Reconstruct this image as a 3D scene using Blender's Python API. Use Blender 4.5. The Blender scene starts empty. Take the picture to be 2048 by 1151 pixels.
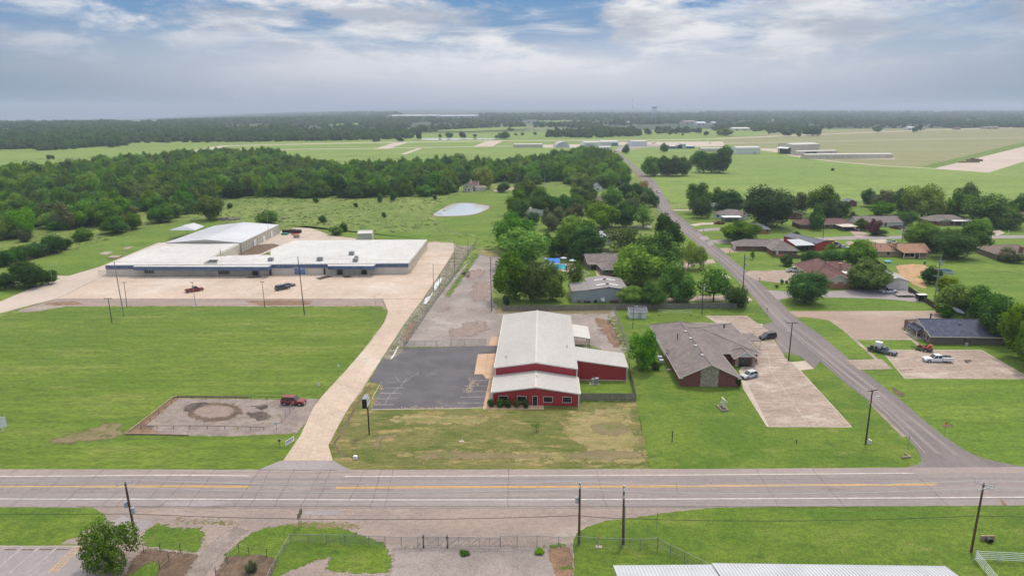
import bpy, bmesh, math, random
import numpy as np
from mathutils import Vector, Matrix, noise as mnoise

random.seed(7)
rng = np.random.default_rng(11)
S = bpy.context.scene
COL = S.collection

# ------------------------------------------------------------------ camera
F = 1365.0            # focal length in pixels of the 2048-wide photograph
H = 62.0              # drone height above the ground, metres
PIT = math.atan(362.5 / F)
cam_d = bpy.data.cameras.new('camera')
cam_d.sensor_width = 36.0
cam_d.lens = 36.0 * F / 2048.0
cam_d.clip_start = 1.0
cam_d.clip_end = 90000.0
cam = bpy.data.objects.new('camera', cam_d)
COL.objects.link(cam)
cam.location = (0, 0, H)
cam.rotation_euler = (math.pi / 2 - PIT, 0, 0)
S.camera = cam

# ------------------------------------------------------------------ world
SUN_AZ = math.radians(28.0)      # measured from +Y towards +X
SUN_EL = math.radians(60.0)
SUN_DIR = Vector((math.sin(SUN_AZ) * math.cos(SUN_EL), math.cos(SUN_AZ) * math.cos(SUN_EL), math.sin(SUN_EL)))
W = bpy.data.worlds.new('World')
S.world = W
W.use_nodes = True
nt = W.node_tree
nt.nodes.clear()
N = nt.nodes.new
L = nt.links.new

def nmath(tree, op, a, b=None, clamp=False):
 n = tree.nodes.new('ShaderNodeMath')
 n.operation = op
 n.use_clamp = clamp
 for i, v in enumerate((a, b)):
  if v is None:
   continue
  if isinstance(v, (int, float)):
   n.inputs[i].default_value = v
  else:
   tree.links.new(v, n.inputs[i])
 return n.outputs[0]

def nramp(tree, fac, a, b):
 n = tree.nodes.new('ShaderNodeMapRange')
 n.interpolation_type = 'SMOOTHSTEP'
 n.inputs['From Min'].default_value = a
 n.inputs['From Max'].default_value = b
 tree.links.new(fac, n.inputs['Value'])
 return n.outputs['Result']

def nmix(tree, fac, a, b, blend='MIX'):
 n = tree.nodes.new('ShaderNodeMix')
 n.data_type = 'RGBA'
 n.blend_type = blend
 n.clamp_factor = True
 for sock, v in ((n.inputs[0], fac), (n.inputs[6], a), (n.inputs[7], b)):
  if isinstance(v, (int, float)):
   sock.default_value = v
  elif isinstance(v, (tuple, list)):
   sock.default_value = (v[0], v[1], v[2], 1.0)
  else:
   tree.links.new(v, sock)
 return n.outputs[2]

def nnoise(tree, vec, scale, detail=4.0, rough=0.55, dist=0.0):
 n = tree.nodes.new('ShaderNodeTexNoise')
 n.inputs['Scale'].default_value = scale
 n.inputs['Detail'].default_value = detail
 n.inputs['Roughness'].default_value = rough
 n.inputs['Distortion'].default_value = dist
 tree.links.new(vec, n.inputs['Vector'])
 return n.outputs['Fac']

def nmap(tree, vec, scale=(1, 1, 1), rot=(0, 0, 0), loc=(0, 0, 0)):
 n = tree.nodes.new('ShaderNodeMapping')
 n.inputs['Scale'].default_value = scale
 n.inputs['Rotation'].default_value = rot
 n.inputs['Location'].default_value = loc
 tree.links.new(vec, n.inputs['Vector'])
 return n.outputs[0]

SKY_STRENGTH = 0.10
sky = N('ShaderNodeTexSky')
sky.sky_type = 'NISHITA'
sky.sun_disc = False
sky.sun_elevation = SUN_EL
sky.sun_rotation = SUN_AZ
sky.altitude = 300
sky.air_density = 1.0
sky.dust_density = 3.0
sky.ozone_density = 1.5
tc = N('ShaderNodeTexCoord')
D_ = tc.outputs['Generated']
sep = N('ShaderNodeSeparateXYZ')
L(D_, sep.inputs[0])
elev = sep.outputs['Z']
# cloud layers, stretched along the horizon as a deck seen edge-on
CLO = (0.3, 2.2, 0.4)
v1 = nmap(nt, D_, (4.6, 4.6, 15.0), rot=(0.0, 0.03, 0.0), loc=CLO)
v2 = nmap(nt, D_, (2.6, 2.6, 26.0), rot=(0.0, 0.06, 0.0), loc=(0.4, 5.2, 0.3))
n1 = nnoise(nt, v1, 1.35, 10.0, 0.60, 0.25)
n2 = nnoise(nt, v2, 1.0, 8.0, 0.6, 0.5)
nbig = nnoise(nt, nmap(nt, D_, (1.6, 1.6, 5.0), loc=(1.0, 0.2, 0.5)), 1.3, 3.0, 0.5)
dotn = N('ShaderNodeVectorMath')
dotn.operation = 'DOT_PRODUCT'
L(D_, dotn.inputs[0])
dotn.inputs[1].default_value = Vector((math.sin(0.03) * math.cos(SUN_EL), math.cos(0.03) * math.cos(SUN_EL), math.sin(SUN_EL)))
glow = nramp(nt, dotn.outputs['Value'], 0.38, 0.74)         # thin cloud is brighter towards the veiled sun
K = 1.0 / SKY_STRENGTH
def c_(r, g, b, k=1.0):
 return (r * K * k, g * K * k, b * K * k)
cov = nmath(nt, 'ADD', nmath(nt, 'MULTIPLY', n1, 0.80), nmath(nt, 'MULTIPLY', nbig, 0.30))
cov = nmath(nt, 'ADD', cov, nmath(nt, 'MULTIPLY', glow, 0.07))
cov = nmath(nt, 'ADD', cov, nmath(nt, 'MULTIPLY', nramp(nt, elev, 0.16, 0.5), 0.14))   # the deck closes overhead
mask = nramp(nt, cov, 0.505, 0.645)
wisp = nmath(nt, 'MULTIPLY', nramp(nt, n2, 0.50, 0.72), 0.8)
blue = nmix(nt, nramp(nt, elev, 0.03, 0.17), c_(0.27, 0.42, 0.62), c_(0.10, 0.285, 0.58))
skyc = nmix(nt, 0.85, sky.outputs[0], blue)
shade = nnoise(nt, nmap(nt, D_, (3.6, 3.6, 15.0), loc=(7, 2, 1)), 1.5, 8.0, 0.6)
cl_dark = nmix(nt, glow, c_(0.27, 0.35, 0.48), c_(0.64, 0.66, 0.72))
cl_lite = nmix(nt, glow, c_(0.60, 0.66, 0.76), c_(1.14, 1.10, 1.06))
cloudc = nmix(nt, nramp(nt, shade, 0.38, 0.60), cl_dark, cl_lite)
skyc = nmix(nt, mask, skyc, cloudc)
skyc = nmix(nt, wisp, skyc, nmix(nt, glow, c_(0.42, 0.52, 0.66), c_(1.05, 1.02, 1.0)))
# the thick low haze bank under the cloud deck
hz = nramp(nt, elev, 0.112, 0.03)
hazec = nmix(nt, glow, c_(0.28, 0.37, 0.50), c_(1.68, 1.57, 1.54))
skyc = nmix(nt, nmath(nt, 'MULTIPLY', hz, 0.88), skyc, hazec)
# an overcast dome brightens steadily from the horizon to the zenith
lift = nmath(nt, 'ADD', nmath(nt, 'MULTIPLY', nmath(nt, 'MAXIMUM', elev, 0.0), 1.0), 1.0)
cmb = N('ShaderNodeCombineXYZ')
for i_ in range(3):
 L(lift, cmb.inputs[i_])
skyc = nmix(nt, 1.0, skyc, cmb.outputs[0], 'MULTIPLY')
bg = N('ShaderNodeBackground')
bg.inputs['Strength'].default_value = SKY_STRENGTH
L(skyc, bg.inputs['Color'])
out = N('ShaderNodeOutputWorld')
L(bg.outputs[0], out.inputs['Surface'])

# ------------------------------------------------------------------ sun, exposure
sun_d = bpy.data.lights.new('sun', 'SUN')
sun_d.energy = 2.7
sun_d.angle = math.radians(10.0)
sun_d.color = (1.0, 0.93, 0.82)
sun = bpy.data.objects.new('sun', sun_d)
COL.objects.link(sun)
sun.rotation_euler = (-SUN_DIR).to_track_quat('-Z', 'Y').to_euler()
sun.location = (0, 0, 200)
vs = S.view_settings
vs.view_transform = 'Standard'
vs.look = 'None'
vs.exposure = -0.24
vs.gamma = 1.0
vs.use_curve_mapping = False
cy = S.cycles
cy.max_bounces = 5
cy.diffuse_bounces = 2
cy.glossy_bounces = 2
cy.transmission_bounces = 2
cy.volume_bounces = 0
cy.transparent_max_bounces = 12
cy.use_denoising = True
cy.sample_clamp_indirect = 4.0

# ------------------------------------------------------------------ survey helpers
CP, SP = math.cos(PIT), math.sin(PIT)

def G(px, py, z=0.0):
 """a point of the photograph surveyed onto the level z"""
 u = (px - 1024.0) / F
 v = (py - 575.5) / F
 t = (z - H) / (-SP - v * CP)
 return Vector((u * t, (CP - v * SP) * t, z))

def depth_of(p):
 return p.y * CP + (H - p.z) * SP

def height_at(p, py):
 """height above the ground point p of something whose top is on row py"""
 v = (py - 575.5) / F
 return H + p.y * (-SP - v * CP) / (CP - v * SP)

def size_at(p, px):
 return px * depth_of(p) / F

def GT(px, py):
 """like G, on the rolling far ground"""
 z = 0.0
 for _ in range(12):
  p = G(px, py, z)
  z = terrain(p.x, p.y)
 return G(px, py, z)

def smooth01(t):
 t = min(1.0, max(0.0, t))
 return t * t * (3 - 2 * t)

def terrain(x, y):
 """the land is level round the town and sinks into a wide valley far to the west"""
 d = math.hypot(x, y)
 if d < 2200 or y <= 0:
  return 0.0
 u = x / max(y, 1.0)
 return -0.0165 * d * smooth01((-u - 0.12) / 0.6) * smooth01((d - 2200) / 4500)

# ------------------------------------------------------------------ materials
MATS = {}

def mat(name, c1, c2=None, scale=1.0, detail=5.0, rough=0.9, c3=None, s3=0.1, t3=(0.55, 0.7), fine=0.0, sfine=3.0,
  bump=0.0, sbump=4.0, coords='pos', stretch=(1, 1, 1), stripes=None, rand=0.0, spec=0.3, metal=0.0, c4=None, s4=1.0,
  t4=(0.6, 0.7), rot=0.0, sheen=0.0, trans=0.0, emit=None):
 if name in MATS:
  return MATS[name]
 m = bpy.data.materials.new(name)
 m.use_nodes = True
 t = m.node_tree
 b = t.nodes['Principled BSDF']
 b.inputs['Roughness'].default_value = rough
 b.inputs['Specular IOR Level'].default_value = spec
 b.inputs['Metallic'].default_value = metal
 if coords == 'pos':
  g = t.nodes.new('ShaderNodeNewGeometry')
  vec = g.outputs['Position']
 else:
  g = t.nodes.new('ShaderNodeTexCoord')
  vec = g.outputs['Object']
 vec = nmap(t, vec, stretch, (0, 0, rot))
 col = None
 if c2 is None:
  rgb = t.nodes.new('ShaderNodeRGB')
  rgb.outputs[0].default_value = (*c1, 1)
  col = rgb.outputs[0]
 else:
  f = nramp(t, nnoise(t, vec, scale, detail), 0.36, 0.64)
  col = nmix(t, f, c1, c2)
 if c3 is not None:
  col = nmix(t, nramp(t, nnoise(t, vec, s3, 6.0, 0.62, 0.3), *t3), col, c3)
 if c4 is not None:
  col = nmix(t, nramp(t, nnoise(t, nmap(t, vec, loc=(31, 17, 5)), s4, 7.0, 0.65), *t4), col, c4)
 if stripes:
  period, ang, amt = stripes
  w = t.nodes.new('ShaderNodeTexWave')
  w.wave_type = 'BANDS'
  w.bands_direction = 'X'
  w.inputs['Scale'].default_value = 2 * math.pi / period / 20.0 * 1.0
  w.inputs['Distortion'].default_value = 3.5
  w.inputs['Detail'].default_value = 2.0
  w.inputs['Detail Scale'].default_value = 0.6
  L_ = nmap(t, vec, rot=(0, 0, ang))
  t.links.new(L_, w.inputs['Vector'])
  k = nmath(t, 'ADD', nmath(t, 'MULTIPLY', w.outputs['Fac'], amt), 1.0 - amt / 2)
  col = nmix(t, 1.0, col, nmathcol(t, k), 'MULTIPLY')
 if fine:
  nf = nmath(t, 'ADD', nmath(t, 'MULTIPLY', nnoise(t, vec, sfine * 2.0, 1.5, 0.5), 0.6), nmath(t, 'MULTIPLY', nnoise(t, vec, sfine * 0.55, 2.0, 0.5), 0.4))
  k = nmath(t, 'ADD', nmath(t, 'MULTIPLY', nramp(t, nf, 0.34, 0.66), fine * 1.7), 1.0 - fine * 0.85)
  col = nmix(t, 1.0, col, nmathcol(t, k), 'MULTIPLY')
 if rand:
  oi = t.nodes.new('ShaderNodeObjectInfo')
  k = nmath(t, 'ADD', nmath(t, 'MULTIPLY', oi.outputs['Random'], rand), 1.0 - rand / 2)
  col = nmix(t, 1.0, col, nmathcol(t, k), 'MULTIPLY')
 t.links.new(col, b.inputs['Base Color'])
 if bump:
  bn = t.nodes.new('ShaderNodeBump')
  bn.inputs['Strength'].default_value = bump
  bn.inputs['Distance'].default_value = 0.12
  t.links.new(nnoise(t, vec, sbump, 4.0, 0.7), bn.inputs['Height'])
  t.links.new(bn.outputs[0], b.inputs['Normal'])
 if emit:
  b.inputs['Emission Color'].default_value = (*emit[0], 1)
  b.inputs['Emission Strength'].default_value = emit[1]
 MATS[name] = m
 return m

def nmathcol(t, val):
 c = t.nodes.new('ShaderNodeCombineXYZ')
 for i in range(3):
  t.links.new(val, c.inputs[i])
 return c.outputs[0]

def foliage(name, dark, lite, hue=0.05):
 if name in MATS:
  return MATS[name]
 m = bpy.data.materials.new(name)
 m.use_nodes = True
 t = m.node_tree
 b = t.nodes['Principled BSDF']
 b.inputs['Roughness'].default_value = 0.75
 b.inputs['Specular IOR Level'].default_value = 0.12
 tc_ = t.nodes.new('ShaderNodeTexCoord')
 col = nmix(t, nramp(t, nnoise(t, tc_.outputs['Object'], 2.6, 4.0, 0.65), 0.34, 0.66), dark, lite)
 oi = t.nodes.new('ShaderNodeObjectInfo')
 hs = t.nodes.new('ShaderNodeHueSaturation')
 t.links.new(nmath(t, 'ADD', nmath(t, 'MULTIPLY', oi.outputs['Random'], hue), 0.5 - hue * 0.62), hs.inputs['Hue'])
 r2 = nmath(t, 'FRACT', nmath(t, 'MULTIPLY', oi.outputs['Random'], 7.31))
 t.links.new(nmath(t, 'ADD', nmath(t, 'MULTIPLY', r2, 0.55), 0.68), hs.inputs['Value'])
 r3 = nmath(t, 'FRACT', nmath(t, 'MULTIPLY', oi.outputs['Random'], 13.7))
 t.links.new(nmath(t, 'ADD', nmath(t, 'MULTIPLY', r3, 0.25), 0.90), hs.inputs['Saturation'])
 t.links.new(col, hs.inputs['Color'])
 t.links.new(hs.outputs[0], b.inputs['Base Color'])
 tr = t.nodes.new('ShaderNodeBsdfTranslucent')
 t.links.new(hs.outputs[0], tr.inputs['Color'])
 mx = t.nodes.new('ShaderNodeMixShader')
 mx.inputs[0].default_value = 0.28
 t.links.new(b.outputs[0], mx.inputs[1])
 t.links.new(tr.outputs[0], mx.inputs[2])
 t.links.new(mx.outputs[0], t.nodes['Material Output'].inputs['Surface'])
 MATS[name] = m
 return m

def wire_mesh_mat(name, col, open_frac, scale):
 """chain link: fine crossed wires with open gaps between them"""
 m = bpy.data.materials.new(name)
 m.use_nodes = True
 t = m.node_tree
 b = t.nodes['Principled BSDF']
 b.inputs['Base Color'].default_value = (*col, 1)
 b.inputs['Roughness'].default_value = 0.55
 b.inputs['Metallic'].default_value = 0.3
 tr = t.nodes.new('ShaderNodeBsdfTransparent')
 mx = t.nodes.new('ShaderNodeMixShader')
 tc_ = t.nodes.new('ShaderNodeTexCoord')
 sp_ = t.nodes.new('ShaderNodeSeparateXYZ')
 t.links.new(tc_.outputs['Object'], sp_.inputs[0])
 a = nmath(t, 'FRACT', nmath(t, 'MULTIPLY', nmath(t, 'ADD', nmath(t, 'ADD', sp_.outputs[0], sp_.outputs[1]), sp_.outputs[2]), scale))
 c = nmath(t, 'FRACT', nmath(t, 'MULTIPLY', nmath(t, 'SUBTRACT', nmath(t, 'ADD', sp_.outputs[0], sp_.outputs[1]), sp_.outputs[2]), scale))
 w = 1.0 - math.sqrt(open_frac)
 solid = nmath(t, 'MAXIMUM', nmath(t, 'LESS_THAN', a, w), nmath(t, 'LESS_THAN', c, w))
 t.links.new(solid, mx.inputs[0])
 t.links.new(tr.outputs[0], mx.inputs[1])
 t.links.new(b.outputs[0], mx.inputs[2])
 t.links.new(mx.outputs[0], t.nodes['Material Output'].inputs['Surface'])
 return m

# grounds
mat('meadow', (0.118, 0.174, 0.027), (0.164, 0.207, 0.043), 0.020, 6, c3=(0.075, 0.130, 0.015), s3=0.13, t3=(0.48, 0.70), fine=0.45,
 sfine=0.42, bump=0.5, sbump=0.6, c4=(0.230, 0.226, 0.074), s4=0.045, t4=(0.60, 0.76), stretch=(1, 0.62, 1))
mat('lawn', (0.088, 0.148, 0.011), (0.121, 0.176, 0.017), 0.045, 7, c3=(0.162, 0.189, 0.037), s3=0.09, t3=(0.52, 0.74), fine=0.34, sfine=0.95,
 bump=0.3, sbump=2.2, stretch=(0.45, 1.6, 1), stripes=(6.5, 0.47 * math.pi, 0.10), c4=(0.067, 0.120, 0.009), s4=0.10, t4=(0.56, 0.72))
mat('lawn_bright', (0.091, 0.161, 0.011), (0.131, 0.197, 0.020), 0.05, 7, c3=(0.072, 0.128, 0.010), s3=0.12, t3=(0.52, 0.72), fine=0.32, sfine=1.0,
 bump=0.3, sbump=2.2, stretch=(0.6, 1.4, 1), stripes=(5.0, 0.44 * math.pi, 0.09), c4=(0.164, 0.193, 0.040), s4=0.09, t4=(0.60, 0.76))
mat('lawn_verge', (0.074, 0.136, 0.010), (0.114, 0.171, 0.015), 0.10, 7, c3=(0.160, 0.189, 0.037), s3=0.20, t3=(0.55, 0.74), fine=0.36, sfine=1.7,
 bump=0.3, sbump=3.2, stretch=(0.8, 1.2, 1), c4=(0.057, 0.107, 0.008), s4=0.3, t4=(0.58, 0.72))
mat('lawn_dry', (0.108, 0.125, 0.025), (0.160, 0.150, 0.045), 0.14, 7, c3=(0.297, 0.219, 0.090), s3=0.26, t3=(0.51, 0.68), fine=0.36, sfine=1.6,
 bump=0.3, sbump=3.0, c4=(0.083, 0.112, 0.015), s4=0.20, t4=(0.50, 0.64), stretch=(0.55, 1.6, 1))
mat('airfield_grass', (0.140, 0.222, 0.031), (0.187, 0.252, 0.047), 0.012, 6, c3=(0.103, 0.174, 0.024), s3=0.06, t3=(0.52, 0.72), fine=0.30, sfine=0.3,
 c4=(0.230, 0.245, 0.074), s4=0.035, t4=(0.58, 0.74), stretch=(0.45, 1.8, 1))
mat('hayfield', (0.250, 0.235, 0.105), (0.205, 0.205, 0.082), 0.012, 6, c3=(0.165, 0.185, 0.066), s3=0.035, t3=(0.52, 0.7), fine=0.15, sfine=0.3, stretch=(0.35, 2.0, 1))
mat('soil', (0.250, 0.150, 0.090), (0.175, 0.112, 0.072), 0.25, 6, fine=0.3, sfine=1.8, bump=0.4, sbump=2.0)
mat('soil_dark', (0.105, 0.072, 0.048), (0.165, 0.110, 0.075), 0.4, 6, fine=0.35, sfine=2.4, bump=0.5, sbump=2.5)
mat('sand_patch', (0.470, 0.300, 0.155), (0.36, 0.225, 0.115), 0.35, 5, fine=0.15, sfine=2.0)
mat('spoil', (0.275, 0.208, 0.178), (0.235, 0.178, 0.152), 0.5, 6, fine=0.2, sfine=2.0)
mat('worn_grass', (0.175, 0.140, 0.070), (0.215, 0.165, 0.090), 0.2, 6, c3=(0.12, 0.145, 0.03), s3=0.3, t3=(0.5, 0.68), fine=0.25, sfine=2.0, stretch=(0.6, 1.5, 1))
mat('gravel', (0.304, 0.252, 0.228), (0.241, 0.202, 0.184), 0.11, 8, c3=(0.359, 0.312, 0.285), s3=0.07, t3=(0.50, 0.68), fine=0.20, sfine=1.6,
 c4=(0.170, 0.110, 0.085), s4=0.075, t4=(0.60, 0.73), bump=0.3, sbump=4.0)
mat('gravel_brown', (0.354, 0.259, 0.204), (0.304, 0.226, 0.180), 0.10, 7, c3=(0.396, 0.317, 0.257), s3=0.06, t3=(0.52, 0.7), fine=0.18, sfine=2.4, bump=0.3, sbump=4.0, stretch=(0.7, 1.2, 1))
mat('gravel_grey', (0.291, 0.238, 0.209), (0.219, 0.177, 0.153), 0.3, 8, c3=(0.168, 0.150, 0.063), s3=0.35, t3=(0.56, 0.72), fine=0.22, sfine=1.8, bump=0.4, sbump=4.0)
mat('gravel_verge', (0.308, 0.235, 0.201), (0.258, 0.206, 0.180), 0.16, 7, c3=(0.354, 0.293, 0.252), s3=0.12, t3=(0.5, 0.7), fine=0.22, sfine=2.6,
 c4=(0.156, 0.158, 0.057), s4=0.35, t4=(0.68, 0.78), bump=0.3, sbump=4.0, stretch=(0.6, 1.3, 1))
mat('ditch_mud', (0.165, 0.145, 0.098), (0.245, 0.220, 0.165), 0.35, 7, c3=(0.115, 0.125, 0.05), s3=0.3, t3=(0.50, 0.66), fine=0.4, sfine=1.6, bump=0.6, sbump=1.6)
mat('asphalt_old', (0.272, 0.228, 0.216), (0.240, 0.204, 0.196), 0.07, 8, c3=(0.300, 0.248, 0.230), s3=0.04, t3=(0.48, 0.7), fine=0.11, sfine=1.4, stretch=(0.5, 1.2, 1), c4=(0.205, 0.175, 0.168), s4=0.10, t4=(0.66, 0.80))
mat('asphalt_worn', (0.252, 0.212, 0.202), (0.228, 0.194, 0.186), 0.08, 7, fine=0.1, sfine=1.4, stretch=(0.5, 1.2, 1))
mat('asphalt_shoulder', (0.318, 0.254, 0.232), (0.282, 0.232, 0.216), 0.10, 7, fine=0.12, sfine=1.6, stretch=(0.5, 1.2, 1), c4=(0.23, 0.188, 0.172), s4=0.12, t4=(0.62, 0.76))
mat('straw', (0.285, 0.225, 0.100), (0.205, 0.185, 0.062), 0.3, 7, fine=0.3, sfine=1.6, c4=(0.10, 0.14, 0.022), s4=0.35, t4=(0.56, 0.68), stretch=(0.5, 1.6, 1))
mat('asphalt_street', (0.165, 0.142, 0.140), (0.205, 0.172, 0.165), 0.10, 7, c3=(0.245, 0.20, 0.19), s3=0.09, t3=(0.54, 0.72), fine=0.16, sfine=2.6, stretch=(1.6, 0.35, 1))
mat('asphalt_lot', (0.100, 0.092, 0.102), (0.128, 0.116, 0.125), 0.16, 7, c3=(0.180, 0.160, 0.160), s3=0.10, t3=(0.56, 0.74), fine=0.12, sfine=3.0, c4=(0.225, 0.195, 0.185), s4=0.12, t4=(0.68, 0.78))
mat('asphalt_pale', (0.315, 0.272, 0.268), (0.275, 0.24, 0.24), 0.12, 7, fine=0.14, sfine=3.0)
mat('concrete', (0.517, 0.401, 0.314), (0.464, 0.360, 0.282), 0.06, 7, c3=(0.546, 0.462, 0.388), s3=0.035, t3=(0.48, 0.68), fine=0.12, sfine=0.9, rand=0.10, c4=(0.348, 0.262, 0.199), s4=0.08, t4=(0.60, 0.80))
mat('concrete_warm', (0.526, 0.365, 0.243), (0.486, 0.329, 0.221), 0.2, 6, fine=0.08, sfine=1.4, rand=0.05)
mat('concrete_brown', (0.363, 0.280, 0.228), (0.299, 0.227, 0.182), 0.16, 8, c3=(0.432, 0.357, 0.299), s3=0.13, t3=(0.5, 0.66), fine=0.26, sfine=1.2, rand=0.05, c4=(0.216, 0.161, 0.131), s4=0.22, t4=(0.58, 0.72), stretch=(0.6, 1.4, 1))
mat('concrete_pale', (0.482, 0.396, 0.329), (0.423, 0.347, 0.288), 0.15, 6, fine=0.1, sfine=1.5, rand=0.05)
mat('concrete_far', (0.504, 0.414, 0.351), (0.450, 0.369, 0.310), 0.02, 5, fine=0.06, sfine=0.4)
mat('paint_white', (0.78, 0.74, 0.70), (0.62, 0.56, 0.52), 0.9, 5, fine=0.15, sfine=5)
mat('paint_yellow', (0.74, 0.40, 0.06), (0.60, 0.33, 0.08), 0.9, 5, fine=0.15, sfine=5)
mat('paint_lot', (0.58, 0.52, 0.47), (0.36, 0.31, 0.28), 0.8, 5)
mat('tar', (0.045, 0.038, 0.036), (0.075, 0.062, 0.06), 0.6, 4)
mat('stain', (0.06, 0.045, 0.04), (0.12, 0.09, 0.075), 0.5, 5)
mat('leaf_litter', (0.50, 0.37, 0.24), (0.33, 0.23, 0.15), 1.2, 5)
# buildings
mat('red_metal', (0.436, 0.039, 0.044), (0.389, 0.034, 0.039), 0.5, 4, rough=0.45, coords='obj', spec=0.4)
mat('roof_white', (0.516, 0.488, 0.451), (0.480, 0.451, 0.420), 0.14, 6, rough=0.5, coords='obj', spec=0.4, fine=0.05, sfine=0.6, stretch=(1.0, 0.5, 1.0))
mat('roof_silver', (0.521, 0.529, 0.559), (0.466, 0.475, 0.504), 0.3, 5, rough=0.45, coords='obj', spec=0.5, metal=0.1)
mat('roof_membrane', (0.564, 0.540, 0.520), (0.516, 0.492, 0.471), 0.05, 7, c3=(0.468, 0.339, 0.262), s3=0.035, t3=(0.555, 0.70), rough=0.7, fine=0.10, sfine=0.35)
mat('roof_membrane_clean', (0.564, 0.544, 0.528), (0.524, 0.504, 0.488), 0.06, 6, rough=0.7, fine=0.09, sfine=0.35, c3=(0.518, 0.480, 0.451), s3=0.05, t3=(0.55, 0.75))
mat('roof_galv', (0.621, 0.621, 0.644), (0.536, 0.536, 0.564), 0.04, 7, c3=(0.456, 0.445, 0.456), s3=0.06, t3=(0.58, 0.76), rough=0.5, metal=0.1)
mat('trim_white', (0.72, 0.68, 0.62), (0.66, 0.62, 0.565), 1.0, 3, rough=0.6, coords='obj')
mat('white_siding', (0.739, 0.728, 0.706), (0.672, 0.661, 0.650), 0.6, 4, rough=0.7, coords='obj')
mat('cream_metal', (0.582, 0.532, 0.437), (0.526, 0.482, 0.392), 0.25, 5, rough=0.6, coords='obj', fine=0.05)
mat('cream_wall', (0.672, 0.610, 0.510), (0.605, 0.549, 0.459), 0.3, 5, rough=0.8, coords='obj')
mat('grey_metal', (0.36, 0.385, 0.40), (0.325, 0.345, 0.36), 0.3, 4, rough=0.5, coords='obj')
mat('blue_fascia', (0.085, 0.135, 0.235), (0.115, 0.165, 0.26), 0.4, 6, rough=0.7, coords='obj', fine=0.15, sfine=0.8)
mat('blue_panel', (0.13, 0.22, 0.35), (0.10, 0.18, 0.30), 0.6, 4, rough=0.6, coords='obj')
mat('roof_shingle_grey', (0.173, 0.143, 0.134), (0.218, 0.182, 0.169), 0.5, 6, coords='obj', fine=0.22, sfine=3.5, bump=0.2, sbump=6.0)
mat('roof_shingle_brown', (0.155, 0.110, 0.098), (0.195, 0.14, 0.122), 0.5, 6, coords='obj', fine=0.22, sfine=3.0, bump=0.2, sbump=6.0)
mat('roof_shingle_maroon', (0.130, 0.066, 0.060), (0.165, 0.085, 0.075), 0.5, 6, coords='obj', fine=0.22, sfine=3.0, bump=0.2, sbump=6.0)
mat('roof_shingle_blue', (0.055, 0.064, 0.098), (0.085, 0.092, 0.13), 0.9, 6, coords='obj', fine=0.4, sfine=3.5, bump=0.2, sbump=6.0)
mat('roof_shingle_tan', (0.275, 0.150, 0.098), (0.32, 0.18, 0.122), 0.5, 6, coords='obj', fine=0.18, sfine=3.0, bump=0.2, sbump=6.0)
mat('roof_shingle_slate', (0.145, 0.15, 0.175), (0.175, 0.18, 0.20), 0.5, 6, coords='obj', fine=0.2, sfine=3.0)
mat('roof_brown_metal', (0.24, 0.175, 0.15), (0.21, 0.15, 0.13), 0.4, 4, rough=0.55, coords='obj')
mat('roof_grey_metal', (0.225, 0.20, 0.20), (0.255, 0.228, 0.225), 0.25, 5, rough=0.5, coords='obj', fine=0.06)
mat('trim_dark', (0.05, 0.045, 0.045), rough=0.6)
mat('glass_dark', (0.012, 0.013, 0.016), rough=0.08, spec=0.6)
mat('glass_blue', (0.035, 0.075, 0.16), (0.10, 0.20, 0.38), 0.5, 2, rough=0.12, spec=0.6, coords='obj')
mat('glass_car', (0.03, 0.035, 0.042), rough=0.06, spec=0.8)
mat('wood_grey', (0.190, 0.158, 0.138), (0.265, 0.225, 0.20), 1.3, 6, coords='obj', stretch=(4, 4, 0.5), rand=0.25, fine=0.2, sfine=4)
mat('wood_brown', (0.105, 0.070, 0.050), (0.15, 0.105, 0.075), 1.3, 6, coords='obj', stretch=(4, 4, 0.5), rand=0.25)
mat('wood_dark', (0.055, 0.042, 0.034), (0.09, 0.07, 0.055), 1.3, 6, coords='obj', stretch=(4, 4, 0.5), rand=0.2)
mat('timber', (0.37, 0.27, 0.19), (0.28, 0.20, 0.145), 1.0, 5, coords='obj')
mat('pole_wood', (0.150, 0.082, 0.045), (0.095, 0.052, 0.032), 0.6, 6, coords='obj', stretch=(8, 8, 0.4), rand=0.2)
mat('pole_dark', (0.052, 0.040, 0.034), (0.085, 0.066, 0.056), 0.6, 6, coords='obj', stretch=(8, 8, 0.4), rand=0.2)
mat('steel', (0.34, 0.35, 0.36), (0.27, 0.28, 0.29), 2.0, 3, rough=0.5, coords='obj', metal=0.5)
mat('steel_pale', (0.50, 0.53, 0.56), (0.44, 0.46, 0.49), 2.0, 3, rough=0.5, coords='obj', metal=0.3)
mat('steel_dark', (0.05, 0.055, 0.055), rough=0.6)
mat('galv_bright', (0.66, 0.70, 0.72), rough=0.4, metal=0.3)
mat('wire', (0.045, 0.045, 0.048), rough=0.5)
mat('wire_pale', (0.60, 0.60, 0.60), rough=0.4, metal=0.2)
mat('rubber', (0.018, 0.018, 0.019), rough=0.85)
mat('black_paint', (0.014, 0.014, 0.016), rough=0.35)
mat('plastic_black', (0.025, 0.025, 0.027), rough=0.6)
mat('chrome', (0.55, 0.56, 0.58), rough=0.25, metal=0.7)
mat('lamp_lens', (0.75, 0.76, 0.78), rough=0.15)
mat('tail_lens', (0.40, 0.02, 0.02), rough=0.2)
mat('sign_white', (0.78, 0.78, 0.78), rough=0.5)
mat('sign_yellow', (0.80, 0.46, 0.03), rough=0.5)
mat('sign_green', (0.02, 0.25, 0.13), rough=0.5)
mat('sign_back', (0.20, 0.16, 0.10), rough=0.6)
mat('ink', (0.03, 0.03, 0.04), rough=0.6)
mat('ink_blue', (0.02, 0.07, 0.22), rough=0.5)
mat('tarp_blue', (0.010, 0.175, 0.62), (0.012, 0.20, 0.70), 0.6, 3, rough=0.6, coords='obj')
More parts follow.
